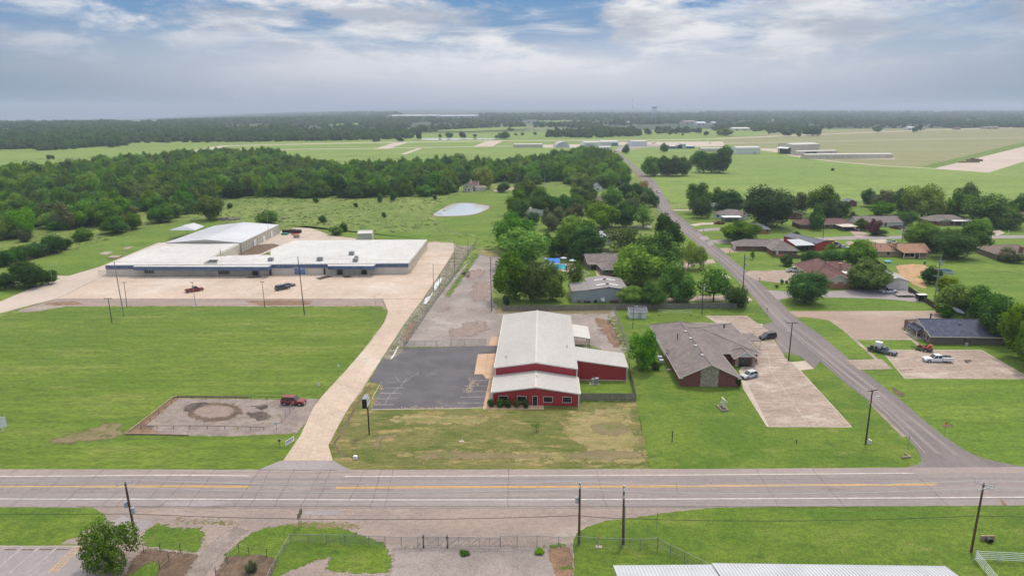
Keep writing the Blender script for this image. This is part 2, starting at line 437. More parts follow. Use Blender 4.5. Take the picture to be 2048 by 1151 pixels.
mat('canvas_pale', (0.52, 0.58, 0.62), rough=0.8)
mat('pool_water', (0.06, 0.42, 0.55), (0.10, 0.50, 0.62), 0.5, 3, rough=0.08, spec=0.6)
mat('pool_green', (0.015, 0.115, 0.10), rough=0.06, spec=0.6)
mat('stone', (0.43, 0.36, 0.27), (0.30, 0.24, 0.175), 2.2, 5, coords='obj', fine=0.45, sfine=5.0, bump=0.5, sbump=6)
mat('rubble', (0.29, 0.27, 0.235), (0.19, 0.18, 0.155), 1.0, 5, rand=0.3)
mat('orange_cloth', (0.65, 0.20, 0.06), rough=0.8)
mat('turquoise', (0.10, 0.50, 0.62), rough=0.5)

def brick_mat(name, c1, c2, mortar, scale=1.0):
 m = bpy.data.materials.new(name)
 m.use_nodes = True
 t = m.node_tree
 b = t.nodes['Principled BSDF']
 b.inputs['Roughness'].default_value = 0.9
 g = t.nodes.new('ShaderNodeTexCoord')
 vec = g.outputs['Object']
 cb = t.nodes.new('ShaderNodeSeparateXYZ')
 t.links.new(vec, cb.inputs[0])
 cc = t.nodes.new('ShaderNodeCombineXYZ')
 t.links.new(nmath(t, 'ADD', cb.outputs[0], cb.outputs[1]), cc.inputs[0])
 t.links.new(cb.outputs[2], cc.inputs[1])
 br = t.nodes.new('ShaderNodeTexBrick')
 br.inputs['Scale'].default_value = 2.2 * scale
 br.inputs['Color1'].default_value = (*c1, 1)
 br.inputs['Color2'].default_value = (*c2, 1)
 br.inputs['Mortar'].default_value = (*mortar, 1)
 br.inputs['Mortar Size'].default_value = 0.018
 t.links.new(cc.outputs[0], br.inputs['Vector'])
 col = nmix(t, nramp(t, nnoise(t, nmap(t, vec, (1, 1, 3.5)), 1.5, 4), 0.42, 0.66), br.outputs['Color'], tuple(x * 1.45 + 0.012 for x in c1))
 t.links.new(col, b.inputs['Base Color'])
 MATS[name] = m

brick_mat('brick_red', (0.165, 0.044, 0.032), (0.225, 0.066, 0.048), (0.20, 0.13, 0.11))
brick_mat('brick_brown', (0.165, 0.065, 0.042), (0.20, 0.085, 0.055), (0.24, 0.17, 0.14))
brick_mat('brick_tan', (0.34, 0.195, 0.115), (0.44, 0.27, 0.165), (0.46, 0.36, 0.28))
brick_mat('brick_orange', (0.34, 0.135, 0.065), (0.42, 0.18, 0.09), (0.40, 0.27, 0.2))
brick_mat('brick_dusk', (0.145, 0.105, 0.085), (0.19, 0.14, 0.112), (0.22, 0.18, 0.15))
MATS['chain_link'] = wire_mesh_mat('chain_link', (0.26, 0.28, 0.29), 0.80, 12.0)
MATS['chain_link_green'] = wire_mesh_mat('chain_link_green', (0.13, 0.17, 0.14), 0.88, 12.0)

foliage('leaf_mid', (0.050, 0.135, 0.012), (0.160, 0.300, 0.030))
foliage('leaf_dark', (0.030, 0.092, 0.014), (0.092, 0.200, 0.028), 0.04)
foliage('leaf_bright', (0.090, 0.205, 0.012), (0.230, 0.390, 0.030), 0.04)
foliage('leaf_yellow', (0.150, 0.225, 0.012), (0.310, 0.400, 0.030), 0.03)
foliage('leaf_grey', (0.080, 0.110, 0.036), (0.180, 0.210, 0.085), 0.05)
foliage('leaf_rust', (0.150, 0.040, 0.042), (0.240, 0.085, 0.075), 0.05)
foliage('leaf_autumn', (0.300, 0.230, 0.055), (0.430, 0.320, 0.095), 0.05)
foliage('weed_tuft', (0.15, 0.225, 0.035), (0.25, 0.32, 0.07), 0.04)
foliage('leaf_far', (0.042, 0.112, 0.028), (0.130, 0.225, 0.050), 0.05)
mat('bark', (0.085, 0.062, 0.046), (0.13, 0.10, 0.078), 1.5, 5, coords='obj')
mat('bark_pale', (0.21, 0.18, 0.15), (0.155, 0.13, 0.11), 1.5, 5, coords='obj')

def water_mat(name, col, rough):
 m = bpy.data.materials.new(name)
 m.use_nodes = True
 t = m.node_tree
 b = t.nodes['Principled BSDF']
 b.inputs['Base Color'].default_value = (*col, 1)
 b.inputs['Roughness'].default_value = rough
 b.inputs['Specular IOR Level'].default_value = 1.0
 b.inputs['IOR'].default_value = 1.33
 bn = t.nodes.new('ShaderNodeBump')
 bn.inputs['Strength'].default_value = 0.06
 g = t.nodes.new('ShaderNodeNewGeometry')
 t.links.new(nnoise(t, g.outputs['Position'], 0.8, 3.0), bn.inputs['Height'])
 t.links.new(bn.outputs[0], b.inputs['Normal'])
 MATS[name] = m

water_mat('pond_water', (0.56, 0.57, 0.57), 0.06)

# ------------------------------------------------------------------ mesh building
class MB:
 def __init__(self):
  self.v = []
  self.f = []
  self.m = []

 def poly(self, pts, mi=0):
  b = len(self.v)
  self.v += [tuple(p) for p in pts]
  self.f.append(tuple(range(b, b + len(pts))))
  self.m.append(mi)
  return self

 def box(self, x0, y0, z0, x1, y1, z1, mi=0):
  b = len(self.v)
  self.v += [(x0, y0, z0), (x1, y0, z0), (x1, y1, z0), (x0, y1, z0), (x0, y0, z1), (x1, y0, z1), (x1, y1, z1), (x0, y1, z1)]
  for q in ((0, 3, 2, 1), (4, 5, 6, 7), (0, 1, 5, 4), (1, 2, 6, 5), (2, 3, 7, 6), (3, 0, 4, 7)):
   self.f.append(tuple(b + i for i in q))
   self.m.append(mi)
  return self

 def prism(self, pts, dz, mi=0):
  """closed solid: polygon pts (3D, roughly planar) extruded by vector/float dz"""
  d = Vector((0, 0, dz)) if isinstance(dz, (int, float)) else Vector(dz)
  n = len(pts)
  b = len(self.v)
  P0 = [Vector(p) for p in pts]
  self.v += [tuple(p) for p in P0] + [tuple(p + d) for p in P0]
  self.f.append(tuple(b + i for i in reversed(range(n))))
  self.f.append(tuple(b + n + i for i in range(n)))
  self.m += [mi, mi]
  for i in range(n):
   j = (i + 1) % n
   self.f.append((b + i, b + j, b + n + j, b + n + i))
   self.m.append(mi)
  return self

 def bar(self, p, q, w, h=None, mi=0):
  """rectangular bar from p to q"""
  p, q = Vector(p), Vector(q)
  h = w if h is None else h
  d = (q - p).normalized()
  up = Vector((0, 0, 1)) if abs(d.z) < 0.95 else Vector((0, 1, 0))
  s = d.cross(up).normalized()
  u = s.cross(d).normalized()
  a = [p + s * (sx * w / 2) + u * (sz * h / 2) for sx, sz in ((-1, -1), (1, -1), (1, 1), (-1, 1))]
  return self.prism([tuple(x) for x in a], tuple(q - p), mi)

 def cyl(self, p, q, r0, r1=None, n=8, mi=0, cap=True):
  p, q = Vector(p), Vector(q)
  r1 = r0 if r1 is None else r1
  d = (q - p).normalized()
  up = Vector((0, 0, 1)) if abs(d.z) < 0.95 else Vector((1, 0, 0))
  s = d.cross(up).normalized()
  u = s.cross(d).normalized()
  b = len(self.v)
  for c, r in ((p, r0), (q, r1)):
   for i in range(n):
    a = 2 * math.pi * i / n
    self.v.append(tuple(c + s * (math.cos(a) * r) + u * (math.sin(a) * r)))
  for i in range(n):
   j = (i + 1) % n
   self.f.append((b + i, b + j, b + n + j, b + n + i))
   self.m.append(mi)
  if cap:
   self.f.append(tuple(b + i for i in reversed(range(n))))
   self.f.append(tuple(b + n + i for i in range(n)))
   self.m += [mi, mi]
  return self

 def path(self, pts, r, n=5, mi=0):
  for a, b in zip(pts[:-1], pts[1:]):
   self.cyl(a, b, r, r, n, mi, True)
  return self

 def ball(self, c, r, sx=1, sy=1, sz=1, n=8, k=5, mi=0):
  b = len(self.v)
  for i in range(k + 1):
   th = math.pi * i / k
   for j in range(n):
    ph = 2 * math.pi * j / n
    self.v.append((c[0] + r * sx * math.sin(th) * math.cos(ph), c[1] + r * sy * math.sin(th) * math.sin(ph), c[2] + r * sz * math.cos(th)))
  for i in range(k):
   for j in range(n):
    a, d = b + i * n + j, b + i * n + (j + 1) % n
    self.f.append((a, a + n, d + n, d))
    self.m.append(mi)
  return self

 def build(self, name, mats, parent=None, smooth=False):
  me = bpy.data.meshes.new(name)
  me.from_pydata(self.v, [], self.f)
  for mm in (mats if isinstance(mats, (list, tuple)) else [mats]):
   me.materials.append(MATS[mm])
  if len(me.materials) > 1:
   me.polygons.foreach_set('material_index', self.m)
  if smooth:
   me.polygons.foreach_set('use_smooth', [True] * len(me.polygons))
  me.update()
  o = bpy.data.objects.new(name, me)
  COL.objects.link(o)
  if parent is not None:
   o.parent = parent
  return o

def tag(o, label=None, cat=None, group=None, kind=None):
 if label:
  o['label'] = label
 if cat:
  o['category'] = cat
 if group:
  o['group'] = group
 if kind:
  o['kind'] = kind
 return o

def thing(name, label, cat, loc=(0, 0, 0), rz=0.0, group=None):
 o = bpy.data.objects.new(name, None)
 o.empty_display_size = 0.3
 COL.objects.link(o)
 o.location = loc
 o.rotation_euler = (0, 0, rz)
 return tag(o, label, cat, group)

def copy_tree(o, parent=None):
 c = o.copy()
 COL.objects.link(c)
 c.parent = parent
 for ch in o.children:
  copy_tree(ch, c)
 return c

# ------------------------------------------------------------------ ground sheets
LAY = 0.006

def rough_poly(pts, step, amp, seed=0.0):
 out_ = []
 n = len(pts)
 for i in range(n):
  a, b = pts[i], pts[(i + 1) % n]
  d = b - a
  k = max(1, int(d.length / step))
  nn = Vector((-d.y, d.x, 0)).normalized()
  for j in range(k):
   p = a + d * (j / k)
   if amp:
    s = step * 2.2
    w = mnoise.noise(Vector((p.x / s, p.y / s, seed))) + 0.6 * mnoise.noise(Vector((p.x / s * 2.7, p.y / s * 2.7, seed + 5)))
    p = p + nn * (w * amp * (0.35 if j == 0 else 1.0))
   out_.append(p)
 return out_

def rough_line(pts, step, amp):
 out_ = []
 for a, b in zip(pts[:-1], pts[1:]):
  k = max(1, int((b - a).length / step))
  for j in range(k):
   p = a.lerp(b, j / k)
   v = mnoise.noise_vector(Vector((p.x / step / 2, p.y / step / 2, 1.5)))
   out_.append(Vector((p.x + v.x * amp, p.y + v.y * amp, 0)))
 return out_ + [pts[-1]]

def spline(pts, k=6, closed=False):
 """Catmull-Rom through pixel points"""
 P_ = [Vector((p[0], p[1])) for p in pts]
 n = len(P_)
 out_ = []
 rngi = range(n) if closed else range(n - 1)
 for i in rngi:
  p0 = P_[(i - 1) % n] if closed or i > 0 else P_[0]
  p1, p2 = P_[i], P_[(i + 1) % n]
  p3 = P_[(i + 2) % n] if closed or i + 2 < n else P_[-1]
  for j in range(k):
   t = j / k
   out_.append(0.5 * ((2 * p1) + (-p0 + p2) * t + (2 * p0 - 5 * p1 + 4 * p2 - p3) * t * t + (-p0 + 3 * p1 - 3 * p2 + p3) * t ** 3))
 if not closed:
  out_.append(P_[-1])
 return [tuple(p) for p in out_]

def flat_mesh(polys, z):
 bm = bmesh.new()
 for pl in polys:
  vs_ = [bm.verts.new((p[0], p[1], z)) for p in pl]
  try:
   f = bm.faces.new(vs_)
   f.normal_update()
   if f.normal.z < 0:
    f.normal_flip()
  except ValueError:
   pass
 bmesh.ops.triangulate(bm, faces=bm.faces[:], ngon_method='EAR_CLIP')
 me = bpy.data.meshes.new('sheet')
 bm.to_mesh(me)
 bm.free()
 return me

def sheet(name, px, layer, m, step=1.5, amp=0.0, kind='structure', parent=None, world=False):
 pts = [Vector((p[0], p[1], 0)) for p in px] if world else [G(*p) for p in px]
 pts = [Vector((p.x, p.y, 0)) for p in pts]
 if amp:
  pts = rough_poly(pts, step, amp, seed=len(px) * 1.7 + layer)
 me = flat_mesh([pts], layer * LAY)
 me.name = name
 me.materials.append(MATS[m])
 o = bpy.data.objects.new(name, me)
 COL.objects.link(o)
 if parent is not None:
  o.parent = parent
 elif kind:
  o['kind'] = kind
 return o

def ribbon(pts, w):
 """polygon strip of width w along world points"""
 Lp, Rp = [], []
 n = len(pts)
 for i, p in enumerate(pts):
  a = pts[max(0, i - 1)]
  b = pts[min(n - 1, i + 1)]
  d = (b - a)
  d.z = 0
  d.normalize()
  nn = Vector((-d.y, d.x, 0))
  ww = w[i] if isinstance(w, (list, tuple)) else w
  Lp.append(p + nn * ww / 2)
  Rp.append(p - nn * ww / 2)
 return Lp, Rp

def ribbons(name, lines, w, layer, m, parent=None, kind=None):
 mb = MB()
 z = layer * LAY
 for ln in lines:
  ww = w
  if isinstance(ln, tuple):
   ln, ww = ln
  Lp, Rp = ribbon(ln, ww)
  for i in range(len(ln) - 1):
   mb.poly([(Rp[i].x, Rp[i].y, z), (Rp[i + 1].x, Rp[i + 1].y, z), (Lp[i + 1].x, Lp[i + 1].y, z), (Lp[i].x, Lp[i].y, z)])
 o = mb.build(name, m, parent)
 if kind:
  o['kind'] = kind
 return o

def slabs(parent, quad, nu, nv, layer, m, gap=0.05, name='concrete_slab', thick=0.0):
 """a paved area laid as separate slabs: quad = world corners, slabs are children of parent"""
 a, b, c, d = quad
 def bi(u, v):
  return (a * (1 - u) + b * u) * (1 - v) + (d * (1 - u) + c * u) * v
 lu = ((b - a).length + (c - d).length) / 2
 lv = ((d - a).length + (c - b).length) / 2
 gu, gv = gap / lu / 2, gap / lv / 2
 z = layer * LAY
 for i in range(nu):
  for j in range(nv):
   mb = MB()
   ps = [bi(i / nu + gu, j / nv + gv), bi((i + 1) / nu - gu, j / nv + gv), bi((i + 1) / nu - gu, (j + 1) / nv - gv), bi(i / nu + gu, (j + 1) / nv - gv)]
   mb.prism([(p.x, p.y, z - 0.004) for p in ps], 0.008)
   mb.build(name, m, parent)

def soft_mat(name, w):
 key = name + '_soft_%.1f' % w
 if key in MATS:
  return key
 m = MATS[name].copy()
 m.name = key
 t = m.node_tree
 b = t.nodes['Principled BSDF']
 at = t.nodes.new('ShaderNodeAttribute')
 at.attribute_name = 'fade'
 g = t.nodes.new('ShaderNodeNewGeometry')
 n1_ = nnoise(t, g.outputs['Position'], 1.6 / w, 5.0, 0.65)
 f = nmath(t, 'ADD', at.outputs['Fac'], nmath(t, 'MULTIPLY', nmath(t, 'SUBTRACT', n1_, 0.5), 1.9))
 tr = t.nodes.new('ShaderNodeBsdfTransparent')
 mx = t.nodes.new('ShaderNodeMixShader')
 t.links.new(nramp(t, f, 0.36, 0.62), mx.inputs[0])
 t.links.new(tr.outputs[0], mx.inputs[1])
 t.links.new(b.outputs[0], mx.inputs[2])
 t.links.new(mx.outputs[0], t.nodes['Material Output'].inputs['Surface'])
 MATS[key] = m
 return key

def soft(name, px, layer, m, w=1.0, kind='structure', parent=None, cell=None, world=False):
 """a ground patch whose rim breaks up into the ground below it over the width w"""
 pl = np.array([(p[0], p[1]) for p in (px if world else [G(*q) for q in px])])
 cell = cell or w * 0.6
 pad = w * 0.4
 x0, y0 = pl.min(0) - pad
 x1, y1 = pl.max(0) + pad
 nx, ny = int((x1 - x0) / cell) + 2, int((y1 - y0) / cell) + 2
 X, Y = np.meshgrid(x0 + np.arange(nx) * cell, y0 + np.arange(ny) * cell)
 dist = np.full(X.shape, 1e9)
 ins = np.zeros(X.shape, bool)
 for i in range(len(pl)):
  a, b = pl[i], pl[(i + 1) % len(pl)]
  d = b - a
  t_ = np.clip(((X - a[0]) * d[0] + (Y - a[1]) * d[1]) / max(1e-9, d @ d), 0, 1)
  dist = np.minimum(dist, np.hypot(X - a[0] - t_ * d[0], Y - a[1] - t_ * d[1]))
  if a[1] != b[1]:
   ins ^= ((a[1] > Y) != (b[1] > Y)) & (X < d[0] * (Y - a[1]) / d[1] + a[0])
 sd = np.where(ins, dist, -dist)
 fade = np.clip(sd / w + 0.4, 0, 1)
 ok = fade > 0
 c_ok = ok[:-1, :-1] | ok[1:, :-1] | ok[:-1, 1:] | ok[1:, 1:]
 jj, ii = np.nonzero(c_ok)
 idx = np.stack([jj * nx + ii, jj * nx + ii + 1, (jj + 1) * nx + ii + 1, (jj + 1) * nx + ii], 1)
 used = np.unique(idx)
 remap = np.full(nx * ny, -1)
 remap[used] = np.arange(len(used))
 me = bpy.data.meshes.new(name)
 V = np.stack([X.ravel()[used], Y.ravel()[used], np.full(len(used), layer * LAY)], 1)
 me.from_pydata(V.tolist(), [], remap[idx].tolist())
 at = me.attributes.new('fade', 'FLOAT', 'POINT')
 at.data.foreach_set('value', fade.ravel()[used].astype(np.float32))
 me.materials.append(MATS[soft_mat(m, w)])
 o = bpy.data.objects.new(name, me)
 COL.objects.link(o)
 if parent is not None:
  o.parent = parent
 elif kind:
  o['kind'] = kind
 return o

# ================================================================== the setting
# base terrain: one disc of land out to the horizon
def make_ground():
 rings = [0, 40, 80, 130, 200, 300, 450, 650, 900, 1250, 1700, 2200, 2700, 3200, 3800, 4500, 5400, 6500, 8000, 10000, 13000, 17000, 23000, 32000, 46000]
 nseg = 144
 vs_, fs = [(0, 0, 0)], []
 for r in rings[1:]:
  for k in range(nseg):
   a = 2 * math.pi * k / nseg
   x, y = r * math.sin(a), r * math.cos(a)
   vs_.append((x, y, terrain(x, y)))
 for k in range(nseg):
  fs.append((0, 1 + (k + 1) % nseg, 1 + k))
 for i in range(len(rings) - 2):
  b0, b1 = 1 + i * nseg, 1 + (i + 1) * nseg
  for k in range(nseg):
   j = (k + 1) % nseg
   fs.append((b0 + k, b0 + j, b1 + j, b1 + k))
 me = bpy.data.meshes.new('ground')
 me.from_pydata(vs_, [], fs)
 me.polygons.foreach_set('use_smooth', [True] * len(me.polygons))
 o = bpy.data.objects.new('ground', me)
 COL.objects.link(o)
 o['kind'] = 'structure'
 # meadow near by; farther out a patchwork of woodland and pasture
 m = MATS['meadow'].copy()
 m.name = 'open_country'
 t = m.node_tree
 b = t.nodes['Principled BSDF']
 near = b.inputs['Base Color'].links[0].from_socket
 g = t.nodes.new('ShaderNodeNewGeometry')
 pos = nmap(t, g.outputs['Position'], (1, 0.55, 1))
 n_a = nnoise(t, pos, 0.0011, 6, 0.58, 0.4)
 n_b = nnoise(t, nmap(t, g.outputs['Position'], (1, 0.4, 1)), 0.012, 4, 0.6)
 wood = nmix(t, n_b, (0.020, 0.044, 0.018), (0.050, 0.082, 0.032))
 past = nmix(t, nnoise(t, pos, 0.004, 3), (0.115, 0.165, 0.05), (0.20, 0.205, 0.09))
 farc = nmix(t, nramp(t, n_a, 0.52, 0.60), wood, past)
 sp_ = t.nodes.new('ShaderNodeSeparateXYZ')
 t.links.new(g.outputs['Position'], sp_.inputs[0])
 fy = nramp(t, sp_.outputs['Y'], 1500.0, 2100.0)
 t.links.new(nmix(t, fy, near, farc), b.inputs['Base Color'])
 me.materials.append(m)
 return o

make_ground()

# --- open fields and lawns
sheet('airfield_grass', [(-900, 420), (0, 405), (430, 393), (900, 391), (1000, 360), (1260, 345), (1345, 405), (2048, 412), (3000, 412), (2600, 256), (1420, 258), (830, 268), (400, 280), (0, 296), (-900, 310)], 1, 'airfield_grass', 12, 5)
sheet('hayfield', [(1420, 284), (1560, 262), (1800, 257), (2300, 254), (2300, 290), (2048, 289), (1835, 333), (1740, 329), (1650, 320), (1590, 309), (1535, 300)], 2, 'hayfield', 14, 6)
sheet('lawn', [(-700, 690), (-200, 640), (0, 632), (110, 611), (765, 610), (777, 628), (720, 705), (640, 796), (566, 921), (520, 937), (-900, 945)], 1, 'lawn', 2.0, 0.35)
sheet('lawn', [(-200, 610), (0, 604), (130, 554), (213, 534), (330, 484), (427, 452), (455, 441), (432, 432), (330, 450), (200, 482), (100, 512), (0, 545), (-200, 592)], 1, 'lawn_bright', 3.0, 0.8)
sheet('lawn', [(668, 922), (657, 906), (656, 890), (667, 866), (700, 812), (733, 771), (745, 766), (757, 766), (742, 819), (985, 819), (1272, 800), (1300, 935), (690, 939)], 1, 'lawn_dry', 1.2, 0.15)
sheet('lawn', [(1158, 750), (1262, 750), (1272, 799), (1158, 799)], 3, 'lawn_bright')
sheet('lawn', [(1229, 618), (1240, 612), (1475, 612), (1494, 580), (1548, 645), (1640, 722), (1740, 803), (1812, 872), (1838, 905), (1841, 922), (1820, 932), (1300, 938), (1272, 800), (1262, 740), (1245, 680)], 1, 'lawn_verge', 1.5, 0.15)
sheet('lawn', [(1003, 621), (1012, 560), (1050, 505), (1120, 490), (1300, 470), (1360, 462), (1420, 510), (1494, 580), (1478, 612)], 1, 'lawn_bright', 2.0, 0.4)
sheet('lawn', [(2048, 938), (1990, 922), (1930, 900), (1860, 850), (1800, 798), (1751, 760), (1700, 720), (1640, 668), (1591, 634), (1541, 583), (1500, 548), (1446, 503), (1420, 483), (1402, 467), (1377, 446), (1360, 433), (1346, 418), (1500, 398), (2048, 408), (2700, 412), (3200, 700), (3200, 945)], 2, 'lawn_bright', 3.0, 0.4)
sheet('lawn', [(900, 392), (1040, 372), (1120, 372), (1170, 388), (1190, 420), (1090, 470), (1010, 500), (960, 492), (952, 470), (900, 462), (860, 420)], 2, 'lawn_bright', 4.0, 1.5)
# mown band behind the warehouse
sheet('lawn', [(560, 450), (600, 452), (690, 462), (850, 462), (940, 470), (950, 484), (915, 492), (870, 480), (750, 478), (690, 474), (640, 458), (600, 450)], 2, 'lawn_bright', 3.0, 0.8)

# --- gravel, soil and mud
soft('gravel_yard', [(806, 694), (838, 640), (870, 600), (915, 545), (950, 508), (975, 503), (1004, 512), (1000, 545), (986, 575), (984, 600), (1004, 621), (1228, 617), (1246, 660), (1256, 702), (1235, 712), (1180, 690), (1000, 692)], 3, 'gravel', 1.6)
for pl, m_, w_s in (([(948, 566), (975, 560), (984, 575), (975, 600), (950, 604), (938, 590)], 'spoil', 5.0), ([(905, 655), (960, 640), (985, 655), (940, 675), (900, 672)], 'spoil', 6.0), ([(925, 545), (965, 535), (970, 550), (935, 562)], 'spoil', 4.0),
     ([(1185, 632), (1222, 640), (1246, 690), (1225, 700), (1200, 660)], 'soil', 4.0), ([(985, 600), (1003, 618), (1100, 620), (1225, 618), (1222, 627), (1060, 628), (990, 626)], 'worn_grass', 3.0),
     ([(888, 592), (920, 548), (950, 506), (960, 508), (930, 552), (898, 596)], 'lawn_verge', 2.2), ([(955, 498), (985, 500), (1004, 512), (985, 514), (960, 508)], 'straw', 4.0), ([(1222, 625), (1246, 660), (1256, 702), (1246, 704), (1232, 665), (1214, 635)], 'lawn_verge', 2.6)):
 soft('yard_patch', pl, 3.15 + pl[0][0] % 37 * 0.015, m_, w_s)
soft('dirt_strip', [(30, 622), (112, 597), (766, 597), (776, 626), (760, 612), (560, 613), (300, 612), (130, 613), (60, 625)], 3, 'gravel_verge', 2.0)
for pl in ([(490, 602), (560, 599), (625, 601), (620, 609), (520, 611)], [(80, 606), (150, 602), (170, 608), (110, 611)]):
 soft('bare_soil', pl, 4, 'soil', 1.2)
soft('ditch', [(764, 716), (780, 722), (803, 706), (812, 690), (872, 600), (950, 492), (912, 490), (878, 548), (840, 605), (800, 660)], 4, 'ditch_mud', 1.2)
soft('ditch_soil', [(806, 676), (815, 655), (826, 640), (834, 645), (826, 660), (812, 684)], 5, 'soil', 0.8)
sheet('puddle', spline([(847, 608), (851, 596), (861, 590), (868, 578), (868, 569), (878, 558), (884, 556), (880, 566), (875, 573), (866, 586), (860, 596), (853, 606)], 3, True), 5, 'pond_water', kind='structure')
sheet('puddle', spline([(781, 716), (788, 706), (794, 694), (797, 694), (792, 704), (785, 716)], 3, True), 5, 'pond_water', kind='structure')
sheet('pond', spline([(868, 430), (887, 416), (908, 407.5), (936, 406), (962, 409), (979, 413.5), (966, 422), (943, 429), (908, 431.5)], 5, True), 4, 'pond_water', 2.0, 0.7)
soft('pond_bank', spline([(862, 432), (884, 415), (906, 406), (936, 404.5), (964, 407.5), (984, 413), (970, 423), (944, 431), (906, 433.5)], 4, True), 3, 'worn_grass', 3.0)
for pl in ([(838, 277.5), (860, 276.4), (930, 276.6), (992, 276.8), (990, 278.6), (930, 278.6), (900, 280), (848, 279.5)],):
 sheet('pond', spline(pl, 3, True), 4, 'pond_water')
# worn patch and bare ground beside the gravel pad
soft('worn_ground', spline([(240, 822), (246, 840), (240, 855), (252, 872), (200, 878), (150, 884), (110, 894), (98, 886), (120, 868), (160, 862), (205, 848), (232, 836)], 4, True), 3, 'worn_grass', 4.5)
# retention pad
soft('gravel_pad', [(256, 866), (352, 795), (560, 798), (640, 796), (622, 832), (594, 866), (560, 868), (470, 872), (380, 871)], 3, 'gravel_grey', 0.9)
soft('pad_margin', [(253, 866), (345, 795), (358, 796), (290, 850), (320, 866), (378, 868), (378, 871)], 4, 'soil', 0.6)
soft('damp_patch', spline([(372, 822), (400, 806), (455, 806), (486, 820), (462, 838), (415, 842), (385, 836)], 3, True), 3.8, 'soil_dark', 2.2)
soft('soil_heap_base', spline([(386, 822), (410, 811), (450, 811), (470, 820), (455, 832), (420, 836), (395, 831)], 4, True), 4, 'spoil', 1.1)
for pl in ([(365, 818), (380, 806), (410, 803), (420, 808), (392, 816), (375, 824)], [(500, 812), (535, 808), (540, 816), (520, 820)], [(490, 824), (530, 822), (545, 836), (520, 842), (500, 834)]):
 soft('damp_patch', pl, 5, 'stain', 1.4)
# bare soil scattered over the dry front lawn
for pl in ([(810, 905), (880, 903), (1000, 906), (1100, 908), (1090, 915), (960, 918), (840, 917)], [(1130, 908), (1200, 898), (1270, 902), (1296, 914), (1220, 920), (1140, 916)],
   [(745, 872), (795, 868), (797, 874), (750, 880)], [(740, 885), (760, 880), (765, 895), (752, 900)], [(1180, 850), (1240, 842), (1262, 862), (1230, 872), (1190, 866)]):
 soft('bare_soil', pl, 2, 'worn_grass', 1.2)
for pl, w_s in (([(1110, 838), (1180, 828), (1262, 826), (1284, 880), (1290, 912), (1180, 905), (1140, 880)], 5.0), ([(770, 828), (900, 828), (985, 832), (980, 846), (860, 850), (780, 842)], 3.0), ([(1130, 822), (1262, 812), (1266, 836), (1150, 840)], 3.0), ([(780, 900), (1000, 900), (1290, 904), (1296, 926), (1000, 922), (820, 920)], 4.0)):
 soft('dry_grass', pl, 1.2 + w_s * 0.1 + pl[0][0] * 0.0001, 'straw', w_s)
# erosion channel in the narrow lawn beside the concrete drive
ribbons('wash_channel', [rough_line([G(*p) for p in [(741, 770), (728, 790), (712, 812), (697, 838), (682, 868), (670, 884), (676, 900), (690, 912), (720, 916)]], 0.8, 0.4)], 0.45, 2.5, 'soil_dark', kind='structure')

# --- the highway
HW = 'road'
road = sheet('highway', [(-1500, 936), (0, 937.5), (700, 939), (1400, 937), (2048, 933), (3600, 925), (3600, 1004), (2048, 1010), (1400, 1014), (1024, 1016), (700, 1016), (0, 1013), (-1500, 1005)], 5, 'asphalt_old', 2.0, 0.10)
sheet('highway_shoulder', [(-1500, 936.2), (0, 937.7), (700, 939.2), (1400, 937.2), (2048, 933.2), (3600, 925.2), (3600, 938), (2048, 945), (1830, 946.5), (1400, 949.3), (700, 952.5), (500, 951.5), (0, 952.3), (-1500, 949)], 6, 'asphalt_shoulder')
sheet('road_apron', [(560, 921), (668, 921), (682, 930), (705, 939.5), (515, 939.5)], 6, 'asphalt_pale', 0.8, 0.12)

def line_px(pts):
 return [G(*p) for p in spline(pts, 4)]

def line_z(pts):
 return [G(*p) for p in pts]

near_l = line_px([(-1200, 992), (-400, 995.5), (0, 997), (350, 997.4), (700, 998.7), (1050, 998.5), (1400, 997), (2048, 993.5), (3000, 986)])
ribbons('edge_line', [near_l], 0.17, 7, 'paint_white', road)
ribbons('edge_line', [line_px([(-1200, 949), (-400, 951.5), (0, 952), (350, 949.7), (500, 951.2)])], 0.15, 7, 'paint_white', road)
ribbons('edge_line', [line_px([(690, 952), (1024, 951), (1400, 949), (1830, 945.5)])], 0.15, 7, 'paint_white', road)
for dy in (-1.1, 1.1):
 ribbons('centre_line', [line_px([(-1200, 970.5 + dy), (-400, 973 + dy), (0, 973.4 + dy), (350, 971.8 + dy), (498, 972.8 + dy)])], 0.17, 7, 'paint_yellow', road)
 ribbons('centre_line', [line_px([(672, 974.6 + dy), (1024, 973 + dy), (1400, 971.4 + dy), (1873, 968 + dy)])], 0.17, 7, 'paint_yellow', road)
wt_ = []
for yy in (98.9, 100.6, 103.0, 104.7):
 wt_.append(([Vector((xx, yy + 0.5 + mnoise.noise(Vector((xx * 0.02, yy, 0))) * 0.3 , 0)) for xx in np.arange(-260, 261, 6)], [0.75 + 0.25 * mnoise.noise(Vector((xx * 0.05, yy, 2))) for xx in np.arange(-260, 261, 6)]))
ribbons('wheel_path', wt_, 0.7, 6.6, 'asphalt_worn', road)
